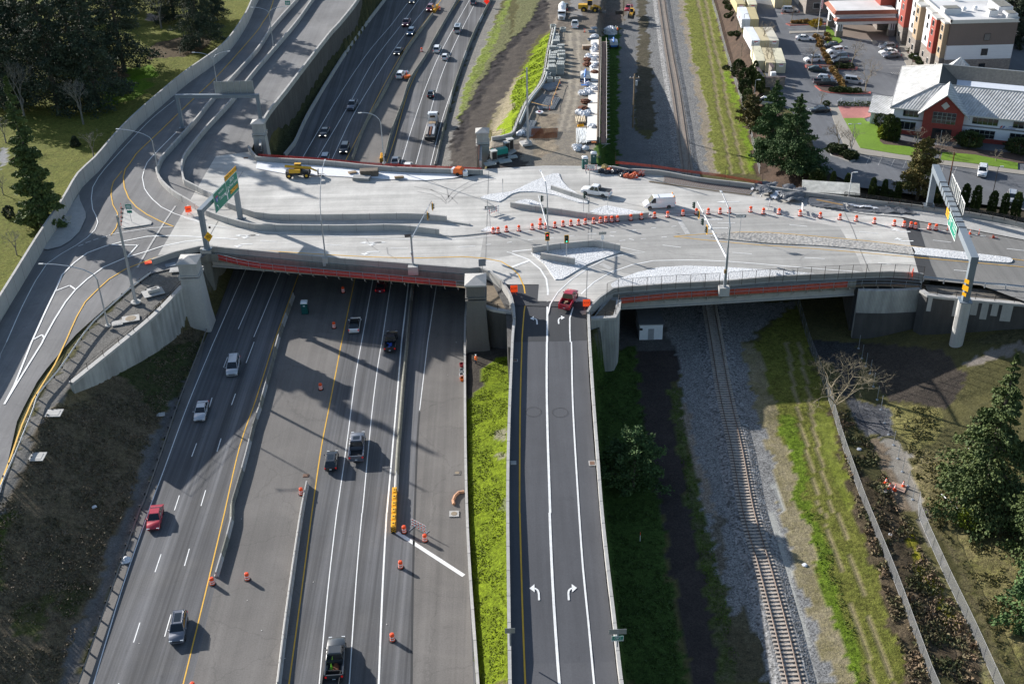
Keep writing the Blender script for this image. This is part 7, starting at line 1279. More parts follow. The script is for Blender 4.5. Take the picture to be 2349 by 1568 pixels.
# barricades
def barricade(label,base,a,w=2.4,sign=False,rows=(1.4,.95,.5)):
    t=thing('barricade',label,'barricade',base,a,'striped barricades')
    for z in rows:
        e=MB()
        for k in range(int(w/.5)): x=-w/2+.12+k*.5; e.quad((x,-.045,z-.1),(x+.2,-.045,z-.1),(x+.32,-.045,z+.1),(x+.12,-.045,z+.1))
        MB().box((0,-.02,z),(w,.04,.2)).build('striped_board',SIGNW,t,extra=[(e,ORANGE)])
    for x in (-w*.42,w*.42): MB().box((x,.02,.8),(.07,.05,1.55)).box((x,0,.04),(.07,1.5,.06)).build('upright',STEEL,t)
    if sign: board(t,'sign_panel',1.25,.85,(0,-.1,1.15),SIGNW,SBLACK,.03,rr=.03); text(t,'ROAD\nCLOSED',.34,(0,-.14,1.15),SBLACK)
    return t
barricade('striped barricade with ROAD CLOSED sign before two portable toilets',WD(2,0,725,1575,DK),0,2.6,True); barricade('striped barricade with ROAD CLOSED sign behind ONE WAY post',WD(1,1,2180,395,DK),.55,2.4,True)
barricade('striped barricade at the end of closed lane by crash cushion',WD(1,3,1497,165,0),math.radians(-38),2.6); barricade('striped barricade seen edge on before the crumpled tarps, left',WD(3,1,5,345,DK),1.3,2.2,True); barricade('striped barricade seen edge on before the crumpled tarps, right',WD(3,1,308,375,DK),1.45,2.2,True)
# portable toilets
def toilet(label,p,a):
    t=thing('portable_toilet',label,'portable toilet',p,a,'green portable toilets'); m=mat('toilet green plastic',(.0,.075,.07),.5,0,.06,2)
    MB().box((0,0,1.1),(1.1,1.1,2.05)).build('cabin',m,t); MB().add([(sx*k,sy*k,z) for z,k in ((2.12,.6),(2.3,.58),(2.45,.35)) for sx,sy in((-1,-1),(1,-1),(1,1),(-1,1))],[(0,1,5,4),(1,2,6,5),(2,3,7,6),(3,0,4,7),(4,5,9,8),(5,6,10,9),(6,7,11,10),(7,4,8,11),(8,9,10,11),(3,2,1,0)]).build('roof',mat('translucent white roof',(.72,.74,.75),.5,0,.04),t)
    MB().box((0,-.57,1.05),(.8,.04,1.8)).build('door',m,t); MB().box((0,-.6,1.7),(.35,.02,.14)).build('plate',SIGNW,t); MB().box((0,0,.05),(1.25,1.2,.1)).build('skid',PLASTIC,t); return t
toilet('green portable toilet in the freeway median under bridge shade',WD(1,1,452,1300,0),.05); toilet('green portable toilet at the yard entrance, left one',WD(2,0,668,1538,DK),.05); toilet('green portable toilet at the yard entrance, right one',WD(2,0,748,1495,8.6),-.05)
# ---------------------------------------------------------------- islands
def isl(label,spec,m,h=.15,nm='traffic_island',fill_=None):
    P=csmooth(WP(spec,DK),1.); o=slab(nm,P,m,h,kind=None); o['kind']='structure'; return o
CURB=C_WALL2
isl('',"21:175,755 260,725 740,705 985,735 1000,742 700,855 460,995 395,998 370,965 300,860",COB)
isl('',"11:2052,248 2150,215 21:0,190 200,95 380,25 430,25 450,80 520,160 700,270 690,300 600,290 400,225 200,192 60,195 0,212 11:2230,285",COB); 
isl('',"21:0,305 60,275 130,262 200,275 280,315",COB); isl('',"21:705,378 860,320 1000,345 1200,380 1272,398 1255,412 1000,405 820,402",COB); isl('',"11:2060,552 2120,515 2200,520 2160,558",COB)
isl('',"21:1820,605 1840,580 1950,570 2347,570 31:400,605 900,655 1310,695 1340,770 900,725 500,688 0,665 21:2000,632 1850,615",COB2); slab("traffic_island",WP("31:1312,697 1700,735 2200,795 2235,808 2245,825 2228,840 2190,844 1800,815 1342,768",DK),COB,.15)
shp('cobble_apron',"21:960,1000 1150,930 1350,885 1600,870 1900,880 2347,908 31:300,930 700,970 350,990 21:2347,1010 1900,1040 1400,1065 1100,1085 925,1100 905,1040",DK,COB,.1)
shp('north_sidewalk',"d:590,371 740,382 860,393 950,398 1100,402 11:2000,30 1800,70 1550,90 1200,80 700,50 300,35 0,-20",DK,concrete('frosted pale concrete',(.7,.71,.73),.05,.08),.12)
shp('new_sidewalk',"d:1110,388 1250,380 1350,381 1350,385 1250,384 1110,393",DK,C_WALL2,.02)
isl('',"01:1140,352 1200,352 1280,410 1395,470 1385,492 1130,530 1112,520 1130,440",C_WALL2); 
shp('west_sidewalk',"01:745,185 725,210 735,270 785,380 790,430 730,560 650,640 560,695 440,725 385,715 600,400",DK,C_WALL2,.14)
# ---------------------------------------------------------------- railway
RLC=smooth(WP("d:1886,1840 1851,1700 1820,1568 1788,1434 1752,1300 1716,1176 1690,1034 1662,909 1641,784 1625,692 1610,600 1594,490 1576,392 1553,225 1535,120 1517,0 1508,-70",RL),1.)
t=thing('railway_track','single railway track on concrete sleepers running under the bridge','railway',RLC[0]); o_=Vector(RLC[0])
ball=MB().sweep([tuple(Vector(p)-o_) for p in RLC[::3]],[(-3.2,-.15),(3.2,-.15),(1.7,.32),(-1.7,.32)])
bm_=NT('crushed ballast'); v=bm_.n.new("ShaderNodeTexVoronoi"); v.inputs['Scale'].default_value=3.6; bm_.L(bm_.tc,v.inputs['Vector']); sp_=bm_.n.new("ShaderNodeSeparateColor"); bm_.L(v.outputs['Color'],sp_.inputs[0]); bm_.L(bm_.mul((.19,.188,.185),bm_.math('MULTIPLY',bm_.ramp(sp_.outputs[0],.35,1.7,0,1),bm_.ramp(bm_.noise(.4,4),.85,1.15))),bm_.b.inputs['Base Color']); bm_.b.inputs['Roughness'].default_value=.9; bm_.bump(v.outputs['Distance'],.08,.8)
ball.build('ballast',bm_.m,t)
for s_ in (-.76,.76):
    MB().sweep([tuple(Vector(p)-o_+Vector((0,0,.42))) for p in RLC],[(s_-.07,0),(s_+.07,0),(s_+.02,.05),(s_+.04,.14),(s_+.04,.18),(s_-.04,.18),(s_-.04,.14),(s_-.02,.05)]).build('rail',mat('rusty rail',(.14,.1,.08),.6,.3,.2,.5),t)
SLP=mat('concrete sleeper',(.42,.36,.3),.85,0,.15,1.); SS=resample(RLC,.66); pos=[]
for i in range(len(SS)-1):
    a,b=Vector(SS[i]),Vector(SS[i+1]); pos.append(((a+b)/2,math.atan2(b.y-a.y,b.x-a.x)))
sb=lambda:MB().box((0,0,.36),(.24,2.65,.16)).box((0,0,.45),(.2,.001,.001))
sb=lambda:MB().add([(x,y,z) for x in(-.13,.13) for y,z in ((-1.32,.25),(-1.32,.46),(-.5,.46),(0,.40),(.5,.46),(1.32,.46),(1.32,.25))],[(0,1,2,3,4,5,6),(7,8,9,10,11,12,13)]+[(k,(k+1)%7,7+(k+1)%7,7+k) for k in range(7)])
near=pos[14:114]; rest=pos[:14]+pos[114:]
multi('sleeper',sb(),SLP,t,[(p-o_,a) for p,a in near])
b=MB()
for p,a in rest:
    k=sb(); M_=Matrix.Translation(p-o_)@Matrix.Rotation(a,4,'Z'); b.add([M_@Vector(v) for v in k.v],k.f)
o=b.build('sleepers',SLP,t); o['kind']='stuff'
# ---------------------------------------------------------------- material yard north of the bridge
def Z(k,x,y): 
    ox,oy,s=((2900,0,.2554),(2150,100,.1493),(2150,334,.1493),(1820,480,.2768))[k-1]; return ((ox+s*x)/1.7437,(oy+s*y)/1.7437)
def ZW(k,x,y,z=zP): return tuple(map(float,W(*Z(k,x,y),z)))
PAV=mat('precast block concrete',(.38,.4,.38),.85,0,.1,2)
pls=[(475,330,2),(500,400,2),(490,440,2),(495,520,3),(490,600,5),(410,760,5),(560,760,4),(625,650,3),(430,860,3),(545,830,3),(640,850,4),(400,960,4),(640,970,5),(390,1060,5),(600,1060,4),(385,1130,4),(620,1180,5),(370,1230,4),(605,1310,7),(390,1340,6),(290,1330,4)]
for i,(x,y,n) in enumerate(pls):
    t=thing('block_pallet',f'stack of pale concrete blocks in the yard, {ORD[i]} from the far end','block stack',ZW(2,x,y),.2*math.sin(i*2.3),'stacked concrete blocks')
    for k in range(n+1):
        b=MB().box((0,0,.14+k*.34),(1.9,1.35,.24)); jl=MB()
        for q in (-.6,.0,.6): jl.box((q,0,.27+k*.34),(.05,1.37,.015))
        b.build('block_layer',PAV,t,extra=[(jl,JM)])
    MB().box((0,0,.01),(1.8,1.2,.06)).build('timber_dunnage',WOOD,t)
def lumps(name,label,cat,pts,r,m,seed,group=None,flat=.75,k=1):
    """crumpled bulk bag: noisy rounded mesh"""
    rs=np.random.RandomState(seed); bm=bmesh.new(); bmesh.ops.create_icosphere(bm,subdivisions=3,radius=1)
    for v in bm.verts:
        n=.78+.3*abs(math.sin(v.co.x*5+seed)*math.cos(v.co.y*6+seed*2))+.14*math.sin(v.co.z*9+v.co.x*7)+rs.uniform(-.05,.05); v.co*=n*r; v.co.z=max(v.co.z*flat+r*.5*flat,-.03)
    me=bpy.data.meshes.new(name); bm.to_mesh(me); bm.free(); me.materials.append(m); o=bpy.data.objects.new(name,me); COL.objects.link(o); o.location=pts; o.rotation_euler=(0,0,rs.uniform(0,6)); return tag(o,label,cat,group)
BAG=mat('white plastic bag',(.68,.69,.71),.5,0,.12,3,bump=.03); ROSE=mat('rusty rebar tangle',(.13,.045,.02),.9,0,.4,6,bump=.05)
bags=[(2,1520,570,'T'),(2,1560,620,'T'),(2,1490,690,'T'),(2,1530,740,'T'),(2,1560,690,'T'),(2,1360,870,'P'),(2,1420,930,'P'),(2,1560,910,'T'),(2,1510,970,'T'),(2,1540,1120,'T'),(2,1480,1170,'T'),(2,1590,1090,'T'),(3,1350,60,'P'),(3,1180,290,'P'),(3,1260,300,'P'),(3,1370,280,'P'),(3,1330,220,'P'),(3,1500,160,'T'),(3,1540,190,'T'),(3,1110,810,'P'),(3,1200,850,'P'),(3,1290,880,'P'),(3,1340,820,'P'),(3,1470,1200,'T'),(2,1500,350,'P'),(2,1560,340,'P'),(4,1735,400,'P'),(4,1790,400,'P'),(4,1885,425,'P'),(4,930,220,'P'),(4,960,200,'P'),(4,1760,440,'P')]
for i,(k,x,y,s_) in enumerate(bags):
    lumps('bulk_bag',f'crumpled white plastic bag {"on the pale formwork strip" if s_=="T" else "on the dirt beside the strip"}, {ORD[i]} counted from the far end','bag',ZW(k,x,y),.95 if k<4 else .8,BAG,500+i,'white bags in the yard')
for i,(x,y) in enumerate(((1880,160),(1950,130),(2030,160),(1870,240),(1950,250),(2040,240))): lumps('bulk_bag',f'white sack in the heap beside two workers, {ORD[i]} one','bag',ZW(2,x,y,RL+(.9 if y<200 else 0)),1.1,BAG,540+i,'white sacks in heap')
for i,(k,x,y,l) in enumerate(((2,1350,960,'rusty steel tangle beside white bags, farthest'),(2,1330,1080,'rusty steel tangle behind the white boom lift cover'),(3,1280,510,'large dark rusty steel tangle beside the pale strip'),(3,1220,700,'low brown rebar heap above two white bags'),(2,1540,1300,'brown debris heap on the pale strip'))): lumps('rebar_tangle',l,'scrap heap',ZW(k,x,y),1.3,ROSE,560+i,'rusty heaps',.45)
# pale formwork strip, timber form walls and hanging walkway on the east side of the platform
def strip3(name,label,cat,xs,y0,y1,wdt,h0,h1,m,k=(1378,60,1384,392),dx=0.,kind=None,parent=None):
    n=40; P=[W(k[0]+(k[2]-k[0])*i/(n-1),k[1]+(k[3]-k[1])*i/(n-1),zP) for i in range(n)]
P0=smooth([ZW(2,1640,420),ZW(2,1640,900),ZW(2,1620,1560),ZW(3,1600,800),ZW(3,1585,1560)],4); edge=P0[::-1]
t=thing('formwork_strip','long pale sheeted strip along the east edge of the work platform','formwork',edge[0]); o_=Vector(edge[0])
shm=mat('sheeted concrete',(.72,.7,.65),.7,0,.1,.7,bump=.02); MB().sweep([tuple(Vector(p)-o_) for p in edge],[(-2.2,.0),(0,.0),(0,.35),(-2.2,.3)]).build('sheeting',shm,t)
cb=MB()
for i,p in enumerate(resample(edge,9)[1:-1]): cb.tube([(p[0]-o_.x-2.5,p[1]-o_.y+.3*(i%2),p[2]-o_.z+.4),(p[0]-o_.x,p[1]-o_.y,p[2]-o_.z+.42)],.06,4)
cb.build('tie_bars',RUST,t)
t=thing('form_wall','long brown timber form wall with hanging walkway beside grass','formwork',edge[0]); E_=[tuple(Vector(p)-o_) for p in edge]
MB().sweep(E_,[(.1,-1.),(.3,-1.),(.3,1.1),(.1,1.1)]).build('timber_form',mat('brown form timber',(.2,.15,.11),.85,0,.25,1.5),t); MB().sweep(E_,[(.45,-1.),(.65,-1.),(.65,1.0),(.45,1.0)]).build('timber_form',mat('grey form timber',(.36,.33,.28),.85,0,.2,1.5),t)
MB().sweep(E_,[(.8,-.4),(2.1,-.4),(2.1,-.25),(.8,-.25)]).build('walkway',mat('dark walkway boards',(.17,.13,.12),.9,0,.25,2.5),t)
MB().sweep(E_,[(2.05,-.2),(2.12,-.2),(2.12,.85),(2.05,.85)]).build('guard_board',mat('pale guard board',(.6,.55,.5),.8,0,.15,2),t)
multi('bracket',MB().box((1.4,0,-.55),(2.2,.12,.2)).tube([(2.4,0,-.5),(.4,0,-2.)],.05,4).box((2.6,0,-.5),(.6,.06,.06)),mat('steel bracket pale',(.5,.48,.45),.6),t,[(Vector(p)-o_,0) for p in resample(edge,3.)])
MB().sweep([(p[0],p[1],p[2]) for p in E_],[(.66,-9.),(.76,-9.),(.76,-1.),(.66,-1.)]).build('wall_face',C_RIB,t)
# west coping of platform
ce=smooth([tuple(W(*q,zP)) for q in ((1128,322),(1172,313),(1187,283),(1207,240),(1243,188),(1256,120),(1267,70))],2); t=wall('platform_wall','stepped pale coping wall with iron posts above the vivid grass bank',ce,.5,.8,C_WALL2,1.6,rail=(1.,3.,DARKM))
t=thing('mud_beam','grey pipe lying inside the far coping of platform','pipe',ce[-1]); MB().tube([(p[0]-ce[-1][0]+.9,p[1]-ce[-1][1],p[2]-ce[-1][2]+.9) for p in ce[5:]],.28,8).build('pipe',PAV,t)
def bundle(label,k,a,b_,n,r,m,wdt,cat='pipe bundle',nm='pipe_bundle',zf=zP,fan=0.,layers=2,grp=None):
    A=Vector(ZW(k,*a,zf)); B=Vector(ZW(k,*b_,zf)); d=(B-A); q=Vector((d.y,-d.x,0)).normalized(); b=MB(); rs=random.Random(int(A.x*10))
    for l in range(layers):
        for i in range(n): u=(i/(max(1,n-1))-.5)*wdt; b.tube([tuple(A+q*(u*(1-fan*.5)+rs.uniform(-.04,.04))-A+Vector((0,0,r*(2*l+1)+.05))),tuple(B+q*(u*(1+fan)+rs.uniform(-.06,.06))-A+Vector((0,0,r*(2*l+1)+.05)))],r,4)
    o=b.build(nm,m); o.location=A; return tag(o,label,cat,grp)
GRM=mat('grey steel mesh roll',(.24,.265,.29),.6,.3,.2,4); ALM=mat('bright aluminium pipes',(.5,.53,.56),.4,.5,.1,3)
bundle('grey mesh roll lying beside the coping wall, upper',3,(140,110),(560,30),9,.09,GRM,2.2,grp='grey steel rolls'); bundle('grey mesh roll below the upper roll',3,(190,190),(480,120),9,.12,GRM,2.2,grp='grey steel rolls')
bundle('long grey pipes fanned on dirt inside the yellow rope',3,(250,700),(430,390),14,.06,GRM,3.2,grp='grey pipe bundles'); bundle('grey pipes lying beside the coping wall inside rope',3,(20,600),(330,320),14,.06,GRM,3.4,grp='grey pipe bundles')
bundle('grey pipes stacked next to rusty mesh mat',4,(1050,250),(1180,110),12,.07,GRM,2.,grp='grey pipe bundles'); bundle('grey pipes stacked behind the pale mast',4,(1020,180),(1110,20),12,.07,GRM,2.2,grp='grey pipe bundles')
bundle('bright pipes fanned out near the pale strip, left sheaf',4,(1790,130),(1830,345),8,.06,ALM,1.4,fan=.5); bundle('bright pipes fanned out near the pale strip, right sheaf',4,(1850,130),(1880,330),8,.06,ALM,1.3,fan=.3)
bundle('brown and cream timber planks on bearers in the yard',3,(1150,930),(1170,1080),6,.13,mat('cream lumber',(.48,.4,.28),.8,0,.2,3),1.9,'lumber stack','lumber_stack'); bundle('yellow beam lying on the dirt above bright pipes',3,(1075,1165),(1235,1150),2,.12,SIGNY,.3,'beam','steel_beam')
bundle('grey frames stacked at the far end by form wall',2,(1370,210),(1540,200),5,.12,GRM,1.5,'frame stack','frame_stack'); bundle('pale frames lying beside the form wall far end',2,(1440,110),(1580,95),4,.1,ALM,1.,'frame stack','frame_stack'); bundle('dark rack of steel below two small white bags',2,(1350,420),(1590,400),6,.12,GRM,1.2,'steel rack','steel_rack'); bundle('orange rusty bars draped over the pale strip',4,(1950,140),(2010,340),6,.05,mat('orange rust bars',(.4,.12,.02),.8),.9,'rebar','rebar_bundle')
# small crates
t=thing('timber_crate','brown timber crate with pale lid beside rusty rods','crate',ZW(2,1320,650),.05); MB().box((0,0,.55),(2.3,1.2,1.0)).build('crate_body',mat('brown crate',(.22,.13,.08),.8,0,.2,3),t); MB().box((0,0,1.1),(2.4,1.3,.08)).build('lid',mat('pale lid',(.5,.42,.33),.8),t)
b=MB(); A=ZW(4,1120,275);  
for k in range(16): b.tube([(k*.36-.3,0,.15),(k*.36+.3,5.4,.15)],.045,4)
for k in range(16): b.tube([(k*.02-.4,k*.36,.22),(5.3+k*.02,k*.36,.22)],.045,4)
tag(b.build('rebar_mat',mat('orange brown rebar',(.24,.075,.02),.85,0,.3,4)),'square orange brown rebar mat lying on the dirt','rebar mat').location=A
for i,(x,y,l) in enumerate(((270,1390,'grey concrete manhole ring at the near end of pallets'),(330,1520,'square concrete drain box with openings'),(540,1520,'open grey concrete drain frame'),(680,170,'round concrete manhole ring near the white pickup'),(420,90,'concrete cone base at the platform wall end'))):
    t=thing('concrete_ring',l,'concrete unit',ZW(2,x,y),0,'precast drain units')
    if i in(1,2): MB().box((-.6,0,.5),(.18,1.4,1.)).box((.6,0,.5),(.18,1.4,1.)).box((0,.6,.5),(1.05,.18,1.)).box((0,-.6,.5),(1.05,.18,1.)).build('box_wall',PAV,t)
    else:
        n=16; MB().add([(r*math.cos(2*math.pi*k/n),r*math.sin(2*math.pi*k/n),z) for r,z in ((.9,0),(.9,1.),(.7,1.),(.7,.1)) for k in range(n)],[(j*n+k,j*n+(k+1)%n,(j+1)*n+(k+1)%n,(j+1)*n+k) for j in range(3) for k in range(n)]).build('ring',PAV,t)
        MB().lathe([(.69,.1),(.69,.12)],14).build('ring_floor',SBLACK,t)
t=thing('hose_reel','small white tub with red gear beside grey pipes','tub',ZW(3,50,810)); MB().lathe([(.6,0),(.9,.4),(.92,.45),(.8,.42)],12).build('tub',BAG,t); MB().box((.0,0,.5),(.6,.3,.3)).build('gear',PNT['red'],t)
bundle('dark pallet of grey boards behind the white tub',3,(20,700),(130,690),5,.15,GRM,1.4,'board stack','board_stack')
# generator, cabinets and slab near the pale pillar
SLB=thing('equipment_slab','pale concrete slab under green generator and steel cabinets','slab',ZW(4,600,590,8.5)); a=ZW(4,850,430,8.5); q=ZW(4,450,600,8.5); n_=ZW(4,890,450,8.5); m_=ZW(4,560,640,8.5); MB().prism([(v[0]-SLB.location.x,v[1]-SLB.location.y) for v in (a,q,m_,n_)],-.1,.2).build('slab',C_WALL2,SLB)
t=thing('generator','teal green standby generator with black skirt on slab','generator',ZW(4,650,530,8.7),.42); MB().box((0,0,1.25),(3.2,1.2,1.15)).build('enclosure',PNT['teal'],t); MB().box((0,0,.35),(3.2,1.15,.7)).build('base_tank',PLASTIC,t); MB().box((-1.2,0,1.9),(.5,.4,.25)).build('exhaust',PLASTIC,t); MB().box((0,-.61,1.3),(1.2,.02,.8)).build('door',PNT['teal'],t)
for i,(x,y,w_,h_,l) in enumerate(((560,575,1.2,1.9,'steel cabinet on pedestal left of the teal generator'),(745,455,1.1,2.0,'steel cabinet right of the teal generator'),(795,430,1.3,2.3,'tall steel cabinet at right end of slab'))):
    t=thing('steel_cabinet',l,'cabinet',ZW(4,x,y,8.7),.42,'steel control cabinets'); MB().box((0,0,h_/2+.1),(w_,1.,h_)).build('cabinet_body',mat('cabinet steel',(.28,.28,.27),.45,.5,.08,1),t); MB().box((0,0,h_+.14),(w_+.15,1.15,.08)).build('cabinet_roof',mat('pale cabinet top',(.5,.5,.48),.6),t); MB().box((0,-.52,h_/2+.1),(w_*.8,.03,h_*.8)).build('door',DARKM,t)
for i,(x,y,s_) in enumerate(((830,540,1.),(720,600,1.3),(500,640,1.2))):
    t=thing('concrete_block',f'flat concrete lid on dirt near generator, {["right","middle","left"][i]}','concrete unit',ZW(4,x,y,8.5),.3,'flat lids near generator'); MB().box((0,0,.12),(2*s_,1.3*s_,.24)).build('lid',PAV,t)
# form wall right of pillar
t=thing('abutment_form','tall thin rusty and white form wall beside the pale pillar','formwork',ZW(4,375,690,8.5)); v=Vector(ZW(4,375,350,8.5))-t.location; L=v.length; MB().box((v.x/2,v.y/2,.6),(.5,L,1.9),0).build('form_panel',C_WALL2,t); MB().box((v.x/2-.32,v.y/2,.8),(.1,L,2.1)).build('form_panel',RUST,t)
# workers
SKIN=mat('skin',(.45,.27,.18),.6,0,0); HIV=mat('lime vest',(.55,.85,.05),.6,0,.05); HIO=mat('orange vest',(1.,.18,.02),.6,0,.05,emit=.1); JEAN=mat('dark work trousers',(.03,.035,.06),.8,0,.1); HAT=mat('white hard hat',(.8,.8,.78),.4,0,0)
def person(label,p,a,vest):
    t=thing('person',label,'person',p,a); 
    me=bpy.data.meshes.new('body'); J=[(0,0,.95),(0,0,1.2),(0,0,1.45),(0,-.01,1.6),(0,0,1.72),(-.2,0,1.42),(-.3,-.05,1.15),(-.22,-.28,1.02),(.2,0,1.42),(.32,-.05,1.15),(.2,-.28,1.05),(-.1,0,.9),(-.12,-.04,.5),(-.12,0,.08),(-.12,-.18,.04),(.1,0,.9),(.14,.05,.5),(.16,.1,.08),(.16,-.08,.04)]
    ed=[(0,1),(1,2),(2,3),(3,4),(2,5),(5,6),(6,7),(2,8),(8,9),(9,10),(0,11),(11,12),(12,13),(13,14),(0,15),(15,16),(16,17),(17,18)]; me.from_pydata(J,ed,[]); me.materials.append(SKIN); o=bpy.data.objects.new('body',me); COL.objects.link(o); o.parent=t
    md_=o.modifiers.new('s','SKIN'); R_=[.15,.15,.17,.06,.11,.08,.05,.04,.08,.05,.04,.1,.07,.05,.04,.1,.07,.05,.04]
    for v,r_ in zip(me.skin_vertices[0].data,R_): v.radius=(r_,r_)
    me.skin_vertices[0].data[0].use_root=True; sb_=o.modifiers.new('u','SUBSURF'); sb_.levels=1; sb_.render_levels=1
    MB().lathe([(.2,.92),(.23,1.15),(.25,1.4),(.14,1.54)],10).build('vest',vest,t); MB().tube([(-.1,0,.98),(-.12,-.04,.5),(-.12,0,.1)],[.12,.1,.08],7).tube([(.1,0,.98),(.14,.05,.5),(.16,.1,.1)],[.12,.1,.08],7).build('trousers',JEAN,t)
    MB().lathe([(.15,1.72),(.14,1.8),(.08,1.87),(.01,1.88)],10).build('hard_hat',HAT,t); return t
person('worker in orange vest and white hard hat at foot of dark wall',WD(1,2,2020,205,.7),2.,HIO); person('worker in lime vest and white hard hat beside white sacks','x' and ZW(2,2095,190,RL+.1),1.,HIV); person('worker in orange vest partly behind the lime vested worker',ZW(2,2140,215,RL+.1),-.5,HIO)
# buckets and debris near the worker
for i,(x,y,m,l) in enumerate(((1885,225,PNT['red'],'red cooler by the freeway wall'),(1888,280,ALM,'grey bucket by the freeway wall'),(1886,320,BAG,'white bucket by the freeway wall'),(1890,355,PNT['orange'],'orange bucket by the freeway wall'))):
    t=thing('bucket',l,'bucket',WD(1,2,x,y,0),0,'buckets by the wall'); MB().lathe([(.28,0),(.36,.6),(.32,.6)],10).build('pail',m,t); MB().lathe([(.31,.58),(.31,.6)],10).build('pail_contents',DARKM,t)
b=MB(); C0=Vector(WD(1,2,1880,1440,0)); pts=[Vector(WD(1,2,x,y,.2)) for x,y in ((1910,1372),(1860,1378),(1825,1410),(1808,1450),(1815,1485))]; b.tube([tuple(Vector(p)-C0) for p in smooth(pts,.6)],.22,7); tag(b.build('sand_sock',mat('peach sand sock',(.5,.27,.16),.9,0,.25,3)),'curved peach coloured sand sock on the shoulder','sandbag').location=C0
# slabs, covers, drains
def cover(label,p,w_,d_,m=PAV,h=.12,a=0.,nm='access_cover',cat='access cover',inner=None,grp=None):
    t=thing(nm,label,cat,p,a,grp); MB().box((0,0,h/2),(w_,d_,h)).build('frame',m,t)
    if inner=='o': MB().lathe([(w_*.33,h+.004),(w_*.3,h+.03)],14).build('lid',mat('brown iron lid',(.25,.2,.14),.8,0,.15),t)
    elif inner: MB().box((0,0,h+.02),(w_*.7,d_*.7,.03)).build('lid',inner,t)
    return t
GRT=mat('rusty grate',(.16,.09,.06),.8,.1,.2,6)
for c,r,x,y,z,w_,d_,a,l,inn,m in ((0,1,1617,908,8.5,2.2,1.7,.1,'flat concrete cover on gravel by the capped pillar',C_WALL,C_WALL2),(0,1,1565,862,8.5,1.8,1.2,.4,'grey steel cover on gravel below the wall end',None,GREYP),(0,1,1405,1115,8.45,3.4,2.5,.5,'large white slab with box opening on the gravel shoulder',None,C_WALL2),(0,1,1200,1355,8.2,2.7,2.,.3,'square slab with round brown lid on the gravel','o',C_WALL2),(0,1,1075,1396,8.1,1.7,1.5,.3,'small pale slab beside the lamp base on gravel',C_WALL,C_WALL2),(0,2,495,655,7.3,2.3,1.8,.0,'weathered square slab at top of brush slope',C_WALL,C_WALL2),(0,2,333,1055,6.6,2.4,1.9,.0,'weathered square slab lower on the brush slope edge',C_WALL,C_WALL2),(0,2,1475,665,1.1,1.2,1.0,.2,'small concrete stand in dark grass near freeway',None,C_WALL2),(1,3,1817,12,.01,1.3,1.2,0,'square white frame with iron lid on the shoulder','o',C_WALL2),(1,2,1845,1200,.01,1.,1.,0,'round manhole in the closed lane','o',A_OLD),(1,2,457,1225,.01,.8,.7,0,'rusty drain grate in the median asphalt',GRT,GRT),(2,2,735,1112,None,.9,1.1,0,'rusty drain grate beside ramp east parapet',GRT,C_WALL2),(2,2,30,170,None,.8,.7,0,'rusty drain grate beside the ramp west parapet, upper',GRT,C_WALL2),(2,2,12,1108,None,.8,.8,0,'pale drain cover beside the ramp west parapet, lower',C_WALL,C_WALL2),(2,1,668,1298,None,1.3,1.1,.3,'tan utility cover right of the orange sign, lower',None,mat('tan cover',(.35,.28,.24),.8,0,.1,2)),(2,1,738,1230,None,1.2,.9,.3,'tan utility cover right of the orange sign, upper',None,MT['tan cover'] if 'tan cover' in MT else C_WALL),(0,0,2255,1448,8.52,.9,.6,0,'small rusty grate near the north parapet',GRT,GRT),(3,2,1077,1350,None,1.6,1.6,.1,'grey square slab among cones on the dirt',None,C_WALL),(3,2,1195,1335,None,2.0,1.7,-.5,'brown hatch board covering a hole among cones',None,mat('brown hatch board',(.38,.25,.19),.8,0,.1,2)),(3,2,1715,1185,None,1.6,1.2,.6,'pinkish board on grass beside lone cone',None,mat('pink board',(.5,.4,.38),.8,0,.1,2)),(3,2,1840,990*0+975,None,.1,.1,0,'white litter scrap under the tall fir',None,BAG)):
    zz=z if z is not None else (zR if c==2 else ZT); cover(l,tuple(map(float,W(*T(c,r,x,y),zz))),w_,d_,m,.12 if w_>1.25 else .05,a,inner=inn)
t=thing('vault_box','rectangular open concrete vault box on the large white slab','vault',WD(0,1,1410,1105,8.6),.5); MB().box((0,0,.35),(2.,.9,.5)).build('vault_wall',C_WALL2,t); MB().box((.1,0,.61),(1.,.4,.03)).build('opening',SBLACK,t)
b=MB().tube([(0,0,.1),(1.6,-4.2,.15)],.09,6); tag(b.build('white_pipe',SIGNW),'white pipe lying on the grass beside the tall fir','pipe').location=tuple(W(*T(3,2,1590,1400),ZT))
for i,(x,y,c,r) in enumerate(((835,985,3,2),(1125,205,3,3),(335,480,3,3),(1155,440,0,3),(865,1515,0,2))): lumps('litter',f'crumpled white litter on the ground, {["by brown brush top","by first fence","beside green track","behind rusty guardrail","in the dark brush"][i]}','litter',tuple(map(float,W(*T(c,r,x,y),ZT))),.35 if i!=3 else .7,BAG,600+i,'litter scraps',.4)
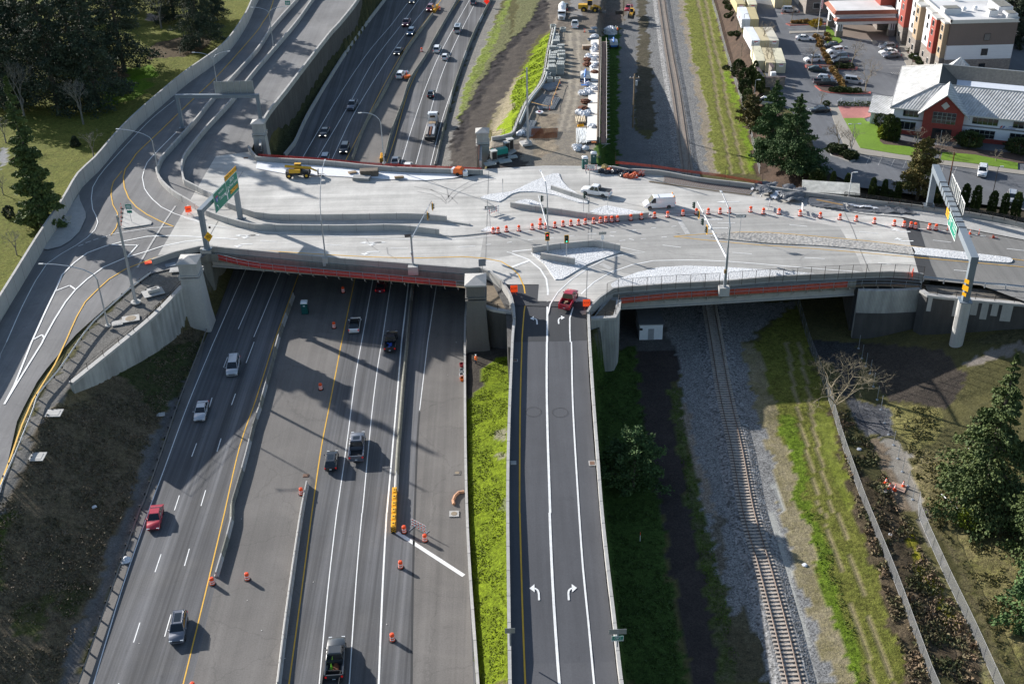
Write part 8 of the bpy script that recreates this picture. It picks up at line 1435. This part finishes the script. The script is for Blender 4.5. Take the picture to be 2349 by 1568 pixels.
# ---- deck clutter
def stack(label,p,w_,d_,n,m,a=0.,th=.12,nm='plywood_stack',cat='plywood stack'):
    t=thing(nm,label,cat,p,a,'timber stacks on the bridge'); rs=random.Random(n)
    for k in range(n): MB().box((rs.uniform(-.08,.08),rs.uniform(-.06,.06),.08+k*th*1.1),(w_,d_,th*.9),rs.uniform(-.04,.04)).build('sheet',m,t)
PLY=mat('dark form plywood',(.16,.13,.1),.85,0,.25,2); PLG=mat('grey form board',(.3,.3,.29),.8,0,.15,2)
stack('tall stack of dark form plywood on north sidewalk',WD(1,1,1040,35,8.65),3.6,1.6,9,PLY,.05); stack('low stack of grey boards in front of dark plywood',WD(1,1,970,78,DK),3.4,1.7,5,PLG,-.2); stack('small pile of pale timber on north sidewalk',WD(1,1,1315,66,8.65),1.8,.6,3,WOOD,.1); stack('small pallet with orange tool on north sidewalk',WD(1,1,885,18,8.65),1.6,.9,2,WOOD,.3)
bundle('long white timber lying behind the telehandler',1,(0,0),(1,1),1,.01,SIGNW,.1)if False else None
BKB=mat('black bin bag',(.03,.032,.04),.35,0,.2,4); ORB=mat('orange netting roll',(.55,.12,.05),.7,0,.25,4)
for i,(x,y,m) in enumerate(((820,10,BKB),(870,20,BKB),(905,0,ORB),(930,20,BKB),(985,15,BKB),(1010,45,BKB),(1040,10,ORB),(1060,25,BKB),(1050,55,ORB),(1095,60,ORB),(1100,20,BKB),(1130,35,ORB),(960,-5,ORB))): lumps('debris_bag',f'{"black bag" if m is BKB else "orange netting bundle"} in the heap by parapet opening, {ORD[i]} from left','bag',WD(2,1,x,y,DK),.75,m,620+i,'bags by the parapet opening',.7)
lumps('timber_scraps','yellow timber scraps heaped by the parapet end','timber scraps',WD(2,0,850,1540,DK),.7,mat('yellow scrap wood',(.5,.38,.15),.8,0,.3,5),640)
TARP=mat('charcoal plastic sheet',(.12,.123,.13),.35,0,.2,1.5,bump=.06); TARW=mat('white plastic sheet',(.6,.62,.66),.35,0,.1,1.5,bump=.05)
def tarp(label,spec,m,seed,h=.5,dense=.35,cat='plastic sheet',nm='plastic_sheet',base=DK):
    P=WP(spec,base); xs=[p[0] for p in P];ys=[p[1] for p in P]; X,Y=np.meshgrid(np.arange(min(xs),max(xs),dense),np.arange(min(ys),max(ys),dense)); ins=inpoly(X,Y,P)
    f=lambda s,k:vnoise(X+Y*.4,Y*1.3-X*.2,s,k); Zv=base+.06+h*(np.abs(f(1.9,seed)-.5)*1.3+np.abs(f(.9,seed+1)-.5)*.4+f(3.5,seed+2)*.6)
    idx=-np.ones(X.shape,int); idx[ins]=np.arange(ins.sum()); V=np.stack([X[ins],Y[ins],Zv[ins]],1); F=[(idx[i,j],idx[i,j+1],idx[i+1,j+1],idx[i+1,j]) for i in range(X.shape[0]-1) for j in range(X.shape[1]-1) if ins[i,j] and ins[i,j+1] and ins[i+1,j+1] and ins[i+1,j]]
    return tag(rawmesh(nm,V,[tuple(map(int,q)) for q in F],m),label,cat)
tarp('crumpled charcoal plastic sheet over the parapet, left heap',"21:2200,165 2260,120 2347,110 31:100,130 60,240 0,235 21:2347,235 2280,262",TARP,700,1.2); tarp('crumpled charcoal plastic sheet over the parapet, right heap',"31:130,140 360,185 350,230 330,300 200,300 70,285 90,240",TARP,705,1.2); tarp('white plastic sheet between the two charcoal heaps',"31:0,235 100,150 135,150 80,290 20,270",TARW,710,.5)
tarp('long charcoal plastic sheet covering unfinished sidewalk, left part',"31:370,225 700,300 720,375 560,355 380,325 350,290",TARP,715,.35); tarp('ragged charcoal plastic sheet on the sidewalk, right part',"31:715,310 1000,330 1290,355 1400,412 1200,405 900,390 720,370",TARP,720,.5); tarp('white torn plastic strips lying on the charcoal sheet',"31:710,318 860,335 1060,335 1140,345 1040,365 860,355 740,340",TARW,725,.7,.3)
tarp('clear plastic sheet draped near parapet corner',"21:2160,215 2200,160 2245,110 2230,190",TARW,730,.9,.3)
t=thing('sidewalk_forms','grey mesh reinforced strip in timber forms by the parapet','formwork',WD(2,1,1420,100,DK)); P_=WP("21:1255,98 1430,42 1700,90 2235,158 2170,222 1900,188 1530,138",DK); b=MB().prism([(p[0]-t.location.x,p[1]-t.location.y) for p in P_],.0,.08); b.build('gravel_base',mat('grey subgrade',(.27,.265,.25),.9,0,.15,3),t)
gb_=MB(); A,B,C2,D_=[Vector(p)-t.location for p in WP("21:1400,60 2225,165 2165,218 1390,108",DK)]
for i in range(41): u=i/40; gb_.tube([tuple(A.lerp(B,u)+Vector((0,0,.16))),tuple(D_.lerp(C2,u)+Vector((0,0,.16)))],.025,3)
for i in range(6): u=i/5; gb_.tube([tuple(A.lerp(D_,u)+Vector((0,0,.17))),tuple(B.lerp(C2,u)+Vector((0,0,.17)))],.025,3)
gb_.build('reinforcing_mesh',RUST,t); fm=MB().tube([tuple(Vector(p)-t.location+Vector((0,0,.15))) for p in WP("21:1255,100 1530,140 1900,192 2200,228",DK)],.1,4); fm.build('edge_board',WOOD,t)
t=thing('long_plank','orange tan plank lying on the charcoal sheet','plank',WD(3,1,445,262,DK+.9)); v=Vector(WD(3,1,685,310,DK+.9))-t.location; MB().tube([(0,0,0),tuple(v)],.13,4).build('plank',mat('tan plank',(.5,.3,.12),.8),t)
for l,sp_,m_ in (('red orange netting strip along outer face of the north parapet','d:590,356 740,366 860,377 1105,388',NETR),('orange netting strip behind the parapet above the railway','20:950,1490 1300,1525 1570,1567 21:1900,40 2300,110',NET)):
    P_=smooth([tuple(W(x,y,9.55)) for x,y,_ in PT(sp_)],3); t=thing('debris_netting',l,'netting',P_[0]); Q_=[tuple(Vector(p)-Vector(P_[0])) for p in P_]
    MB().add([(p[0],p[1]+.55,p[2]+z) for p in Q_ for z in (-.5,.1)],[(2*i,2*i+2,2*i+3,2*i+1) for i in range(len(Q_)-1)]).build('netting',m_,t)
    multi('post',MB().tube([(0,.55,-1),(0,.55,1.9 if m_ is NET else .4)],.04,4),DARKM,t,[(p,0) for p in resample(Q_,7.)])
# canopy of garden shed row behind parapet and utility bungalow
t=thing('storage_shed','low shed with pale corrugated roof behind the bridge parapet','shed',tuple(Vector(WD(3,1,575,200,6.5))-Vector((0,0,2.1))),-.22); MB().box((0,1.5,1.0),(10.5,3.2,2.2)).build('shed_wall',mat('grey green shed wall',(.25,.27,.24),.8,0,.1),t); rr=mk_ribbed('corrugated pale roof',(.5,.5,.46),1.3); MB().add([(-5.5,-.4,2.1),(5.5,-.4,2.1),(5.5,3.4,2.9),(-5.5,3.4,2.9),(-5.5,-.4,2.2),(5.5,-.4,2.2),(5.5,3.4,3.),(-5.5,3.4,3.)],[(3,2,1,0),(4,5,6,7),(0,1,5,4),(1,2,6,5),(2,3,7,6),(3,0,4,7)]).build('roof',rr,t)
t=thing('signal_bungalow','white equipment hut with dark roof in shade beneath bridge','hut',WD(2,1,1272,1545,RL),0); MB().box((0,3.,1.5),(3.9,6.,3.)).build('hut_wall',mat('hut wall white',(.7,.72,.75),.6,0,.08,1),t); MB().box((0,3.,3.08),(4.2,6.4,.18)).build('roof',mat('dark hut roof',(.14,.145,.15),.8),t); MB().box((0,-.02,1.1),(1.,.04,2.1)).build('door',mat('grey door',(.3,.31,.33),.6),t); MB().box((-1.7,-.02,2.1),(.5,.04,.4)).build('vent',SBLACK,t)
# ---------------------------------------------------------------- shipping containers
def container(label,c4,col,sign=False,words=None):
    """c4: surveyed roof corners far-left, far-right, near-right, near-left"""
    P=[Vector(ZW(1,x,y,LOT+2.7)) for x,y in c4]; nl,nr,fl=P[3],P[2],P[0]; d=(fl-nl); d.z=0; d.normalize(); q=Vector((d.y,-d.x,0)); L=12.2; w_=2.44
    t=thing('shipping_container',label,'shipping container',(nl.x,nl.y,LOT),math.atan2(q.y,q.x),'shipping containers'); m=mk_cont(col)
    MB().box((w_/2,L/2,1.35),(w_,L,2.6)).build('container_body',m,t)
    for x in (.62,1.82): MB().box((x,-.03,1.35),(1.12,.05,2.4)).build('door',m,t)
    lb=MB(); [lb.tube([(x,-.08,.2),(x,-.08,2.5)],.025,4) for x in (.4,.85,1.6,2.05)]; lb.build('lock_bar',STEEL,t)
    if sign:
        s_=MB().box((1.25,-.13,2.1),(1.1,.02,.75)).build('placard',SIGNW,t); MB().box((1.25,-.145,2.35),(1.,.01,.22)).build('placard_band',REDP,t); text(t,'RENT ME',.2,(1.25,-.16,2.03),BLUEP)
    if words: o=text(t,words,1.5,(-.03,L*.5,1.45),REDP); o.rotation_euler=(math.pi/2,0,-math.pi/2)
    return t
_cm={}
def mk_cont(c):
    if c not in _cm: _cm[c]=mat('container paint %d'%len(_cm),c,.6,0,.1,.6,bump=.02)
    return _cm[c]
TAN=(.55,.47,.3);CRM=(.62,.58,.42);WHT=(.72,.74,.77);YEL_=(.5,.42,.22)
container('tan container at the top left of the row',((120,-60),(250,-60),(310,65),(190,65)),YEL_,True); container('cream container at top behind a bare tree',((330,-60),(450,-60),(475,70),(370,70)),CRM,True)
container('white container with red lettering on its side',((200,120),(335,120),(395,300),(265,300)),WHT,False,'LEASE'); container('tan container right of the white lettered one',((335,120),(470,120),(530,300),(395,300)),YEL_)
container('bright white container with blue grey door end',((300,430),(450,430),(550,633),(415,633)),WHT,True); container('tan container between white and pale ones',((450,430),(595,430),(698,635),(555,635)),TAN); container('pale tan container with RENT ME placard, middle group',((597,430),(725,430),(845,635),(702,635)),(.6,.56,.46),True)
container('cream container at left of the lowest group',((410,725),(555,725),(630,950),(490,950)),CRM); container('tan container in the middle of lowest group',((575,750),(700,755),(790,978),(640,978)),TAN); container('cream container with RENT ME placard, lowest right',((735,760),(885,760),(960,985),(803,985)),CRM,True)
container('tan pair container at top right, left one',((735,-130),(850,-130),(910,-10),(785,-10)),TAN); container('tan pair container at top right, right one',((855,-130),(960,-130),(1045,-10),(915,-10)),YEL_)
# dumpster enclosure
t=thing('dumpster_enclosure','stone walled roofless dumpster enclosure with brown metal caps','enclosure',ZW(1,600,1370,LOT),.02); STN=concrete('stacked stone',(.2,.175,.155),.25,.15,[((1.,1.,3.5),0,.25)],bumpd=.04); CAPB=mat('brown metal cap',(.12,.085,.085),.5,.2,.05)
for c,d_ in (((2.6,.2,1.2),(5.2,.5,2.4)),((-.0,4.2,1.2),(.5,8.2,2.4)),((3.4,7.5,1.5),(.5,3.,3.))): MB().box(c,d_).build('stone_wall',STN,t); MB().box((c[0],c[1],c[2]*2+.06),(d_[0]+.3,d_[1]+.3,.12)).build('wall_cap',CAPB,t)
MB().box((2.6,4,.05),(5,7.5,.1)).build('pad',C_DARK,t); MB().box((3.2,4.2,1.2),(1.2,1.,2.4)).build('white_locker',SIGNW,t)
# ---------------------------------------------------------------- hotel and its canopy
BRN=concrete('brown stucco',(.15,.115,.10),.05,.06); WSD=concrete('white lap siding',(.62,.62,.63),.03,.04,[((.02,.02,6.),0,.12)]); TANS=concrete('tan stucco',(.34,.25,.16),.05,.06); REDS=concrete('red stucco',(.27,.05,.035),.05,.06); ROOFW=concrete('white membrane roof',(.62,.61,.6),.04,.16); TRIM=mat('pale trim',(.5,.49,.46),.7,0,.05)
h=thing('hotel','four storey hotel with brown white and stone walls and flat white roof','hotel',(108.5,279.8,LOT),0); HX=.04
def hb(x0,x1,y0,y1,z0,z1,m,n): return MB().box(((x0+x1)/2,(y0+y1)/2,(z0+z1)/2),(x1-x0,y1-y0,z1-z0)).build(n,m,h)
hb(0,16.3,0,44,0,4.4,STN,'wall'); hb(.02,16.28,.02,43.9,4.4,7.9,WSD,'wall'); hb(0.01,16.29,.01,43.95,7.9,13.4,BRN,'wall')
hb(-.25,16.55,-.25,44.2,13.4,13.75,TRIM,'cornice'); 
MB().box((8.1,22,13.78),(15.8,43.4,.1)).build('roof',ROOFW,h)
for x0,x1,y0,y1 in ((-.3,.1,-.3,44),(16.2,16.6,-.3,44),(-.3,16.6,-.3,.1)): hb(x0,x1,y0,y1,13.7,14.3,TRIM,'parapet')
bays=[(.8,3.4,1.2,TANS),(4.4,8.2,2.,REDS),(9.4,14.2,1.4,WSD),(15.6,19.,2.4,TANS),(20.5,25.,1.4,WSD),(26.5,31,2.4,REDS),(33,38,1.4,WSD)]
for y0,y1,dpt,m in bays:
    hb(-dpt,.0,y0,y1,0,4.6,STN,'bay'); hb(-dpt,.0,y0,y1,4.6,13.1,m,'bay'); hb(-dpt-.2,.1,y0-.2,y1+.2,13.1,13.5,TRIM,'bay_cornice')
    for z in (1.5,5.6,8.8,11.):
        w_=hb(-dpt-.05,-dpt+.05,(y0+y1)/2-.65,(y0+y1)/2+.65,z,z+1.5,TRIM,'window'); o=MB().box((-dpt-.07,(y0+y1)/2,z+.75),(.04,1.1,1.3)).build('pane',GLASS,h); o.parent=w_
for z in (1.6,5.3,9.):
    w_=hb(8.6,10.2,-.06,.04,z,z+1.7,DARKM,'window'); o=MB().box((9.4,-.08,z+.85),(1.4,.04,1.5)).build('pane',GLASS,h); o.parent=w_
for x,y,w_,d_,hh in ((2.2,7.5,4.2,3.2,1.4),(11.2,4.2,2.2,2.2,1.5),(15,9,3.6,7,1.7),(15.,2.5,2.6,3.2,1.3)): hb(x-w_/2,x+w_/2,y-d_/2,y+d_/2,13.8,13.8+hh,WSD,'roof_screen'); hb(x-w_/2+.3,x+w_/2-.3,y-d_/2+.3,y+d_/2-.3,13.9+hh,13.93+hh,C_DARK,'screen_top')
for x,y in ((6,9),(9,9.5),(7,18),(10,22)): MB().lathe([(.5,13.8),(.5,14.2),(.7,14.3),(.3,14.9)],10,(x,y,0)).build('roof_vent',SIGNW,h)
hb(-5,-.1,40,50,0,4,STN,'wall'); hb(-5.,-.2,40.05,50,4,12,REDS,'wall'); hb(-5.2,.0,39.9,50,12,12.3,TRIM,'cornice')
# back wing behind the canopy
hb(-21,-5.2,57,66,0,6,STN,'wall'); hb(-21,-5.2,57.1,66,6,12,TANS,'wall'); hb(-21.2,-5,56.8,66,12,12.3,TRIM,'cornice')
for k in range(2): w_=hb(-19+k*7,-17+k*7,56.9,57.05,1.5,3.2,TRIM,'window'); o=MB().box((-18+k*7,56.87,2.35),(1.7,.04,1.4)).build('pane',GLASS,h); o.parent=w_
# canopy
CLAY=mat('terracotta roof tiles',(.27,.085,.045),.7,0,.2,2.5,bump=.04); c=thing('hotel_canopy','entrance canopy with terracotta edges and white panels on stone piers','canopy',(89.4,313.2,LOT),-.02)
def cbx(x0,x1,y0,y1,z0,z1,m,n): return MB().box(((x0+x1)/2,(y0+y1)/2,(z0+z1)/2),(x1-x0,y1-y0,z1-z0)).build(n,m,c)
cbx(.9,17.4,2.6,13.,4.6,5.9,WSD,'fascia'); cbx(.9,17.4,.6,2.7,3.6,4.5,WSD,'lower_fascia')
def skirt(x0,x1,y0,y1,z,o_,hgt_,n): b=MB(); V=[(x0-o_,y0-o_,z),(x1+o_,y0-o_,z),(x1+o_,y1+o_,z),(x0-o_,y1+o_,z),(x0+.3,y0+.3,z+hgt_),(x1-.3,y0+.3,z+hgt_),(x1-.3,y1-.3,z+hgt_),(x0+.3,y1-.3,z+hgt_)]; b.add(V,[(0,1,5,4),(1,2,6,5),(2,3,7,6),(3,0,4,7),(3,2,1,0)]); return b.build(n,CLAY,c)
skirt(.9,17.4,2.6,13,5.9,.7,.8,'tiled_edge'); skirt(.9,17.4,.6,2.7,4.5,.5,.6,'lower_tiled_edge'); MB().box((9.1,7.8,6.72),(15.9,9.8,.08)).build('flat_roof',ROOFW,c); MB().box((9.1,1.7,5.12),(15.8,1.4,.06)).build('lower_flat_roof',ROOFW,c)
for x0 in (1.2,15.4):
    for y0 in (.8,10.8): cbx(x0,x0+1.8,y0,y0+1.6,0,1.7,STN,'stone_pier'); cbx(x0+.15,x0+1.65,y0+.15,y0+1.45,1.7,3.7 if y0<2 else 4.7,WSD,'pier_shaft'); cbx(x0+.5,x0+.7,y0+.05,y0+.14,1.8,3.6,DARKM,'trim_strip'); cbx(x0+1.1,x0+1.3,y0+.05,y0+.14,1.8,3.6,DARKM,'trim_strip')
# ---------------------------------------------------------------- office building
ROOFM=mk_ribbed('standing seam roof',(.47,.47,.46),.55); OWL=concrete('white board siding',(.66,.69,.74),.03,.04); BRK=concrete('red brick',(.25,.045,.035),.15,.08,bumpd=.01)
O0=Vector((84.6,243.2,LOT)); dF=Vector((109.7-84.2,233.4-243.4,0)).normalized(); ang=math.atan2(dF.y,dF.x); O=thing('office_building','two storey white office with grey metal roof and red brick gable entrance','office building',tuple(O0+Vector((.8,.9,0))),ang)
EH=6.2
def ob(x0,x1,y0,y1,z0,z1,m,n,par=None): return MB().box(((x0+x1)/2,(y0+y1)/2,(z0+z1)/2),(x1-x0,y1-y0,z1-z0)).build(n,m,par or O)
LX=60; DY=27; RI=4.6
ob(0,LX,0,DY,0,1.,BRK,'base_course'); ob(.02,LX,.02,DY,1.,6.0,OWL,'wall')
ob(-.04,LX,-.06,.0,3.35,3.65,mat('grey belt course',(.2,.2,.21),.7),'belt_course')
fo=lambda V,f:MB().quad(*[V[i] for i in f])
# hip ring roof: eave -> ridge -> well
e=.8; V=[(-e,-e,EH-.1),(LX,-e,EH-.1),(LX,DY+e,EH-.1),(-e,DY+e,EH-.1),(8.2,7.4,9.6),(LX,7.4,9.6),(LX,DY-5.5,9.6),(8.2,DY-5.5,9.6)]
fo(V,(0,1,5,4)).build('roof_slope',ROOFM,O); fo(V,(3,0,4,7)).build('roof_slope',ROOFM,O); fo(V,(2,3,7,6)).build('roof_slope',ROOFM,O)
sh_=mat('tan shingles',(.24,.21,.17),.9,0,.2,2); sd_=mat('dark shingles',(.07,.068,.06),.9,0,.2,2)
W_=[(8.2,7.4,9.6),(LX,7.4,9.6),(LX,DY-5.5,9.6),(8.2,DY-5.5,9.6),(12.,9.4,7.0),(LX,9.4,7.),(LX,DY-7.6,7.),(12,DY-7.6,7.)]
fo(W_,(2,3,7,6)).build('inner_slope',sh_,O); fo(W_,(3,0,4,7)).build('inner_slope',sd_,O); fo(W_,(0,1,5,4)).build('inner_slope',OWL,O); MB().box((36,(9.4+DY-7.6)/2,6.98),(48,DY-17,.1)).build('well_roof',mat('blue white membrane',(.6,.64,.7),.7,0,.06,1),O)
for x in (24,27,30): ob(x,x+2.2,11,12.6,7.05,8.1,mat('roof unit',(.55,.54,.5),.6),'rooftop_unit')
MB().tube([(-e,-e,EH),(8.2,7.4,9.65)],.12,4).tube([(8.2,7.4,9.65),(LX,7.4,9.65)],.12,4).tube([(8.2,7.4,9.65),(8.2,DY-5.5,9.65),(LX,DY-5.5,9.65)],.12,4).tube([(8.2,DY-5.5,9.65),(-e,DY+e,EH)],.12,4).build('ridge_cap',TRIM,O)
MB().box((LX/2,-e-.06,EH-.2),(LX+1.6,.12,.3)).build('gutter',TRIM,O); MB().box((-e-.06,DY/2,EH-.2),(.12,DY+1.6,.3)).build('gutter',TRIM,O)
# brick gable
gx0,gx1=6.3,14.6; gm=(gx0+gx1)/2
MB().add([(gx0,-1.4,0),(gx1,-1.4,0),(gx1,-1.4,6.2),(gm,-1.4,10.),(gx0,-1.4,6.2),(gx0,0,0),(gx1,0,0),(gx1,0,6.2),(gm,0,10.),(gx0,0,6.2)],[(0,1,2,3,4),(9,8,7,6,5),(0,4,9,5),(1,6,7,2),(0,5,6,1)]).build('brick_gable',BRK,O)
MB().add([(gx0-1.2,-2.3,5.75),(gm,-2.3,10.6),(gm,7.,10.6),(gx0-1.2,2.,5.75),(gx0-1.2,-2.3,5.5),(gm,-2.3,10.35)],[(0,1,2,3),(0,4,5,1)]).build('gable_roof',ROOFM,O); MB().add([(gx1+1.2,-2.3,5.75),(gm,-2.3,10.6),(gm,7.,10.6),(gx1+1.2,2.,5.75),(gx1+1.2,-2.3,5.5),(gm,-2.3,10.35)],[(3,2,1,0),(1,5,4,0)]).build('gable_roof',ROOFM,O)
def win(x0,x1,z0,z1,y=0.,nx=3,nz=1,fr=TRIM):
    w_=MB().box(((x0+x1)/2,y-.05,(z0+z1)/2),(x1-x0,.1,z1-z0)).build('window',mat('greenish window frame',(.25,.28,.26),.6),O); sx=(x1-x0)/nx; sz=(z1-z0)/nz; b=MB()
    for i in range(nx):
        for j in range(nz): b.box((x0+sx*(i+.5),y-.12,z0+sz*(j+.5)),(sx-.12,.03,sz-.12))
    b.build('panes',GLASS,O).parent=w_
win(2.,5.3,4.2,5.7); win(1.5,5.,1.2,3.); win(8.2,13.,3.9,6.4,-1.42,5,3); win(16.4,21.6,4.1,5.6,0,5); win(16.2,21.4,1.1,2.9,0,5,2); win(24.6,30.,4.1,5.6,0,5); win(24.4,30.,1.1,2.9,0,5,2); win(33,38,4.1,5.6,0,5)
ob(8.6,12.6,-1.5,-1.38,0,2.7,SBLACK,'entrance_recess'); o=MB().box((10.6,-1.55,1.25),(2.6,.06,2.5)).build('glass_door',GLASS,O); MB().box((10.6,-1.6,1.25),(.1,.06,2.5)).build('door_frame',TRIM,o)
d_=MB().add([(gm-.9,-1.5,7.9),(gm,-1.5,7.),(gm+.9,-1.5,7.9),(gm,-1.5,8.8)],[(0,1,2,3)]).build('diamond_panel',TRIM,O)
MB().quad((22.1,-.1,3.75),(22.35,-.1,3.75),(22.65,-.1,4.3),(22.4,-.1,4.3)).build('emblem_bar',REDP,O); MB().quad((22.6,-.1,3.75),(22.85,-.1,3.75),(23.15,-.1,4.3),(22.9,-.1,4.3)).build('emblem_bar',BLUEP,O); text(O,'FIRST\nCOMMAND',.38,(24.6*0+23.9+.7,-.12,4.3-.1),BLUEP).location=(24.3,-.1,4.02)
ob(-5,0,4,12,0,2.9,OWL,'side_porch'); MB().add([(-5.6,3.4,3.),(.2,3.4,3.),(.2,12.6,3.9),(-5.6,12.6,3.9),(-5.6,3.4,2.85),(.2,3.4,2.85)],[(0,1,2,3),(4,5,1,0)]).build('side_porch_roof',ROOFM,O)
MB().add([(9,DY+.5,6),(15,DY+.5,6),(15,DY+5,6),(9,DY+5,6),(12,DY+2.5,9.3)],[(0,1,4),(1,2,4),(2,3,4),(3,0,4)]).build('rear_pyramid_roof',ROOFM,O)
# lawns, walks, plaza, beds, islands of the lot
LAWN=concrete('bright lawn',(.125,.22,.008),.16,.14,bumpd=.03); WLK=concrete('tan sidewalk',(.3,.275,.235),.05,.08); PLZ=concrete('worn red plaza',(.4,.16,.14),.12,.2); MUL=concrete('bark mulch',(.085,.055,.042),.3,.15,bumpd=.04); RCB=paint('red curb paint',(.5,.13,.1),.5)
def lt(name,spec,m,h=.12): 
    o=slab(name,WP("30:"+spec,LOT),m,h); return o
lt('sidewalk',"560,970 640,965 690,1085 845,1362 1000,1385 1420,1440 2347,1570 2500,1590 2500,1625 2347,1605 1300,1478 820,1412 740,1380 700,1340 600,1100",WLK,.12)
lt('lawn',"695,1090 880,1088 900,1120 1000,1130 1025,1300 1060,1330 1300,1350 1420,1380 1405,1442 1200,1420 845,1362",LAWN,.18); lt('lawn',"1600,1400 1900,1425 2290,1500 2290,1562 1900,1505 1580,1470",LAWN,.18); lt('lawn',"955,980 1100,980 1100,1050 950,1040",LAWN,.18)
lt('plaza',"640,978 950,985 940,1070 885,1088 690,1088",PLZ,.15); lt('mulch_bed',"1015,1130 1180,1180 1200,1290 1400,1320 2347,1420 2347,1500 2290,1500 1900,1425 1600,1400 1420,1380 1300,1350 1060,1330 1025,1300",MUL,.16)
for s,l in (("425,790 560,790 700,820 830,835 945,845 940,862 700,862 560,855 480,835",''),("335,600 360,598 560,600 640,605 820,620 820,642 640,638 550,612 340,628",''),("545,1365 600,1350 720,1365 815,1405 800,1470 760,1490 660,1455 580,1430",''),("160,222 230,210 530,215 530,228 200,238",''),("118,120 230,110 290,105 290,120 130,132",'')):
    P=WP("30:"+s,LOT); o=slab('lot_island',P,RCB if s[0] in '431' and not s.startswith('545') else C_WALL,.14); 
    c_=np.mean(np.array(P),0); sheet('island_mulch',[tuple(c_+(np.array(p)-c_)*np.array([.93,.86,1])+np.array([0,0,.15])) for p in P],MUL)
lt('grass_strip_bed',"425,320 500,330 520,440 560,545 610,640 680,780 730,830 690,830 640,760 560,640 500,520 455,420",MUL,.13)
lt('hotel_walk',"1200,400 1240,395 1320,500 1400,600 1330,640 1290,640 1230,520",WLK,.12); lt('hotel_bed',"1265,470 1320,465 1340,495 1280,498",MUL,.16); lt('hotel_bed',"1300,520 1350,512 1400,575 1330,578",MUL,.16)
lt('hotel_front_walk',"230,0 290,0 340,100 535,120 535,134 130,134 210,105 330,118",WLK,.12); lt('drive_mark',"925,335 960,332 1010,395 965,412",WLK,.02); lt('speed_table',"213,780 245,780 268,840 235,840",A_OLD,.02)
lt('brick_apron',"660,230 1110,235 1110,380 840,360 640,330",concrete('tan pavers',(.2,.16,.135),.08,.12),.03); lt('hotel_planting',"530,240 560,250 680,380 640,405 540,400",LAWN,.14); lt('flagpole_walk',"195,290 440,285 520,282 520,300 440,300 200,310",WLK,.12)
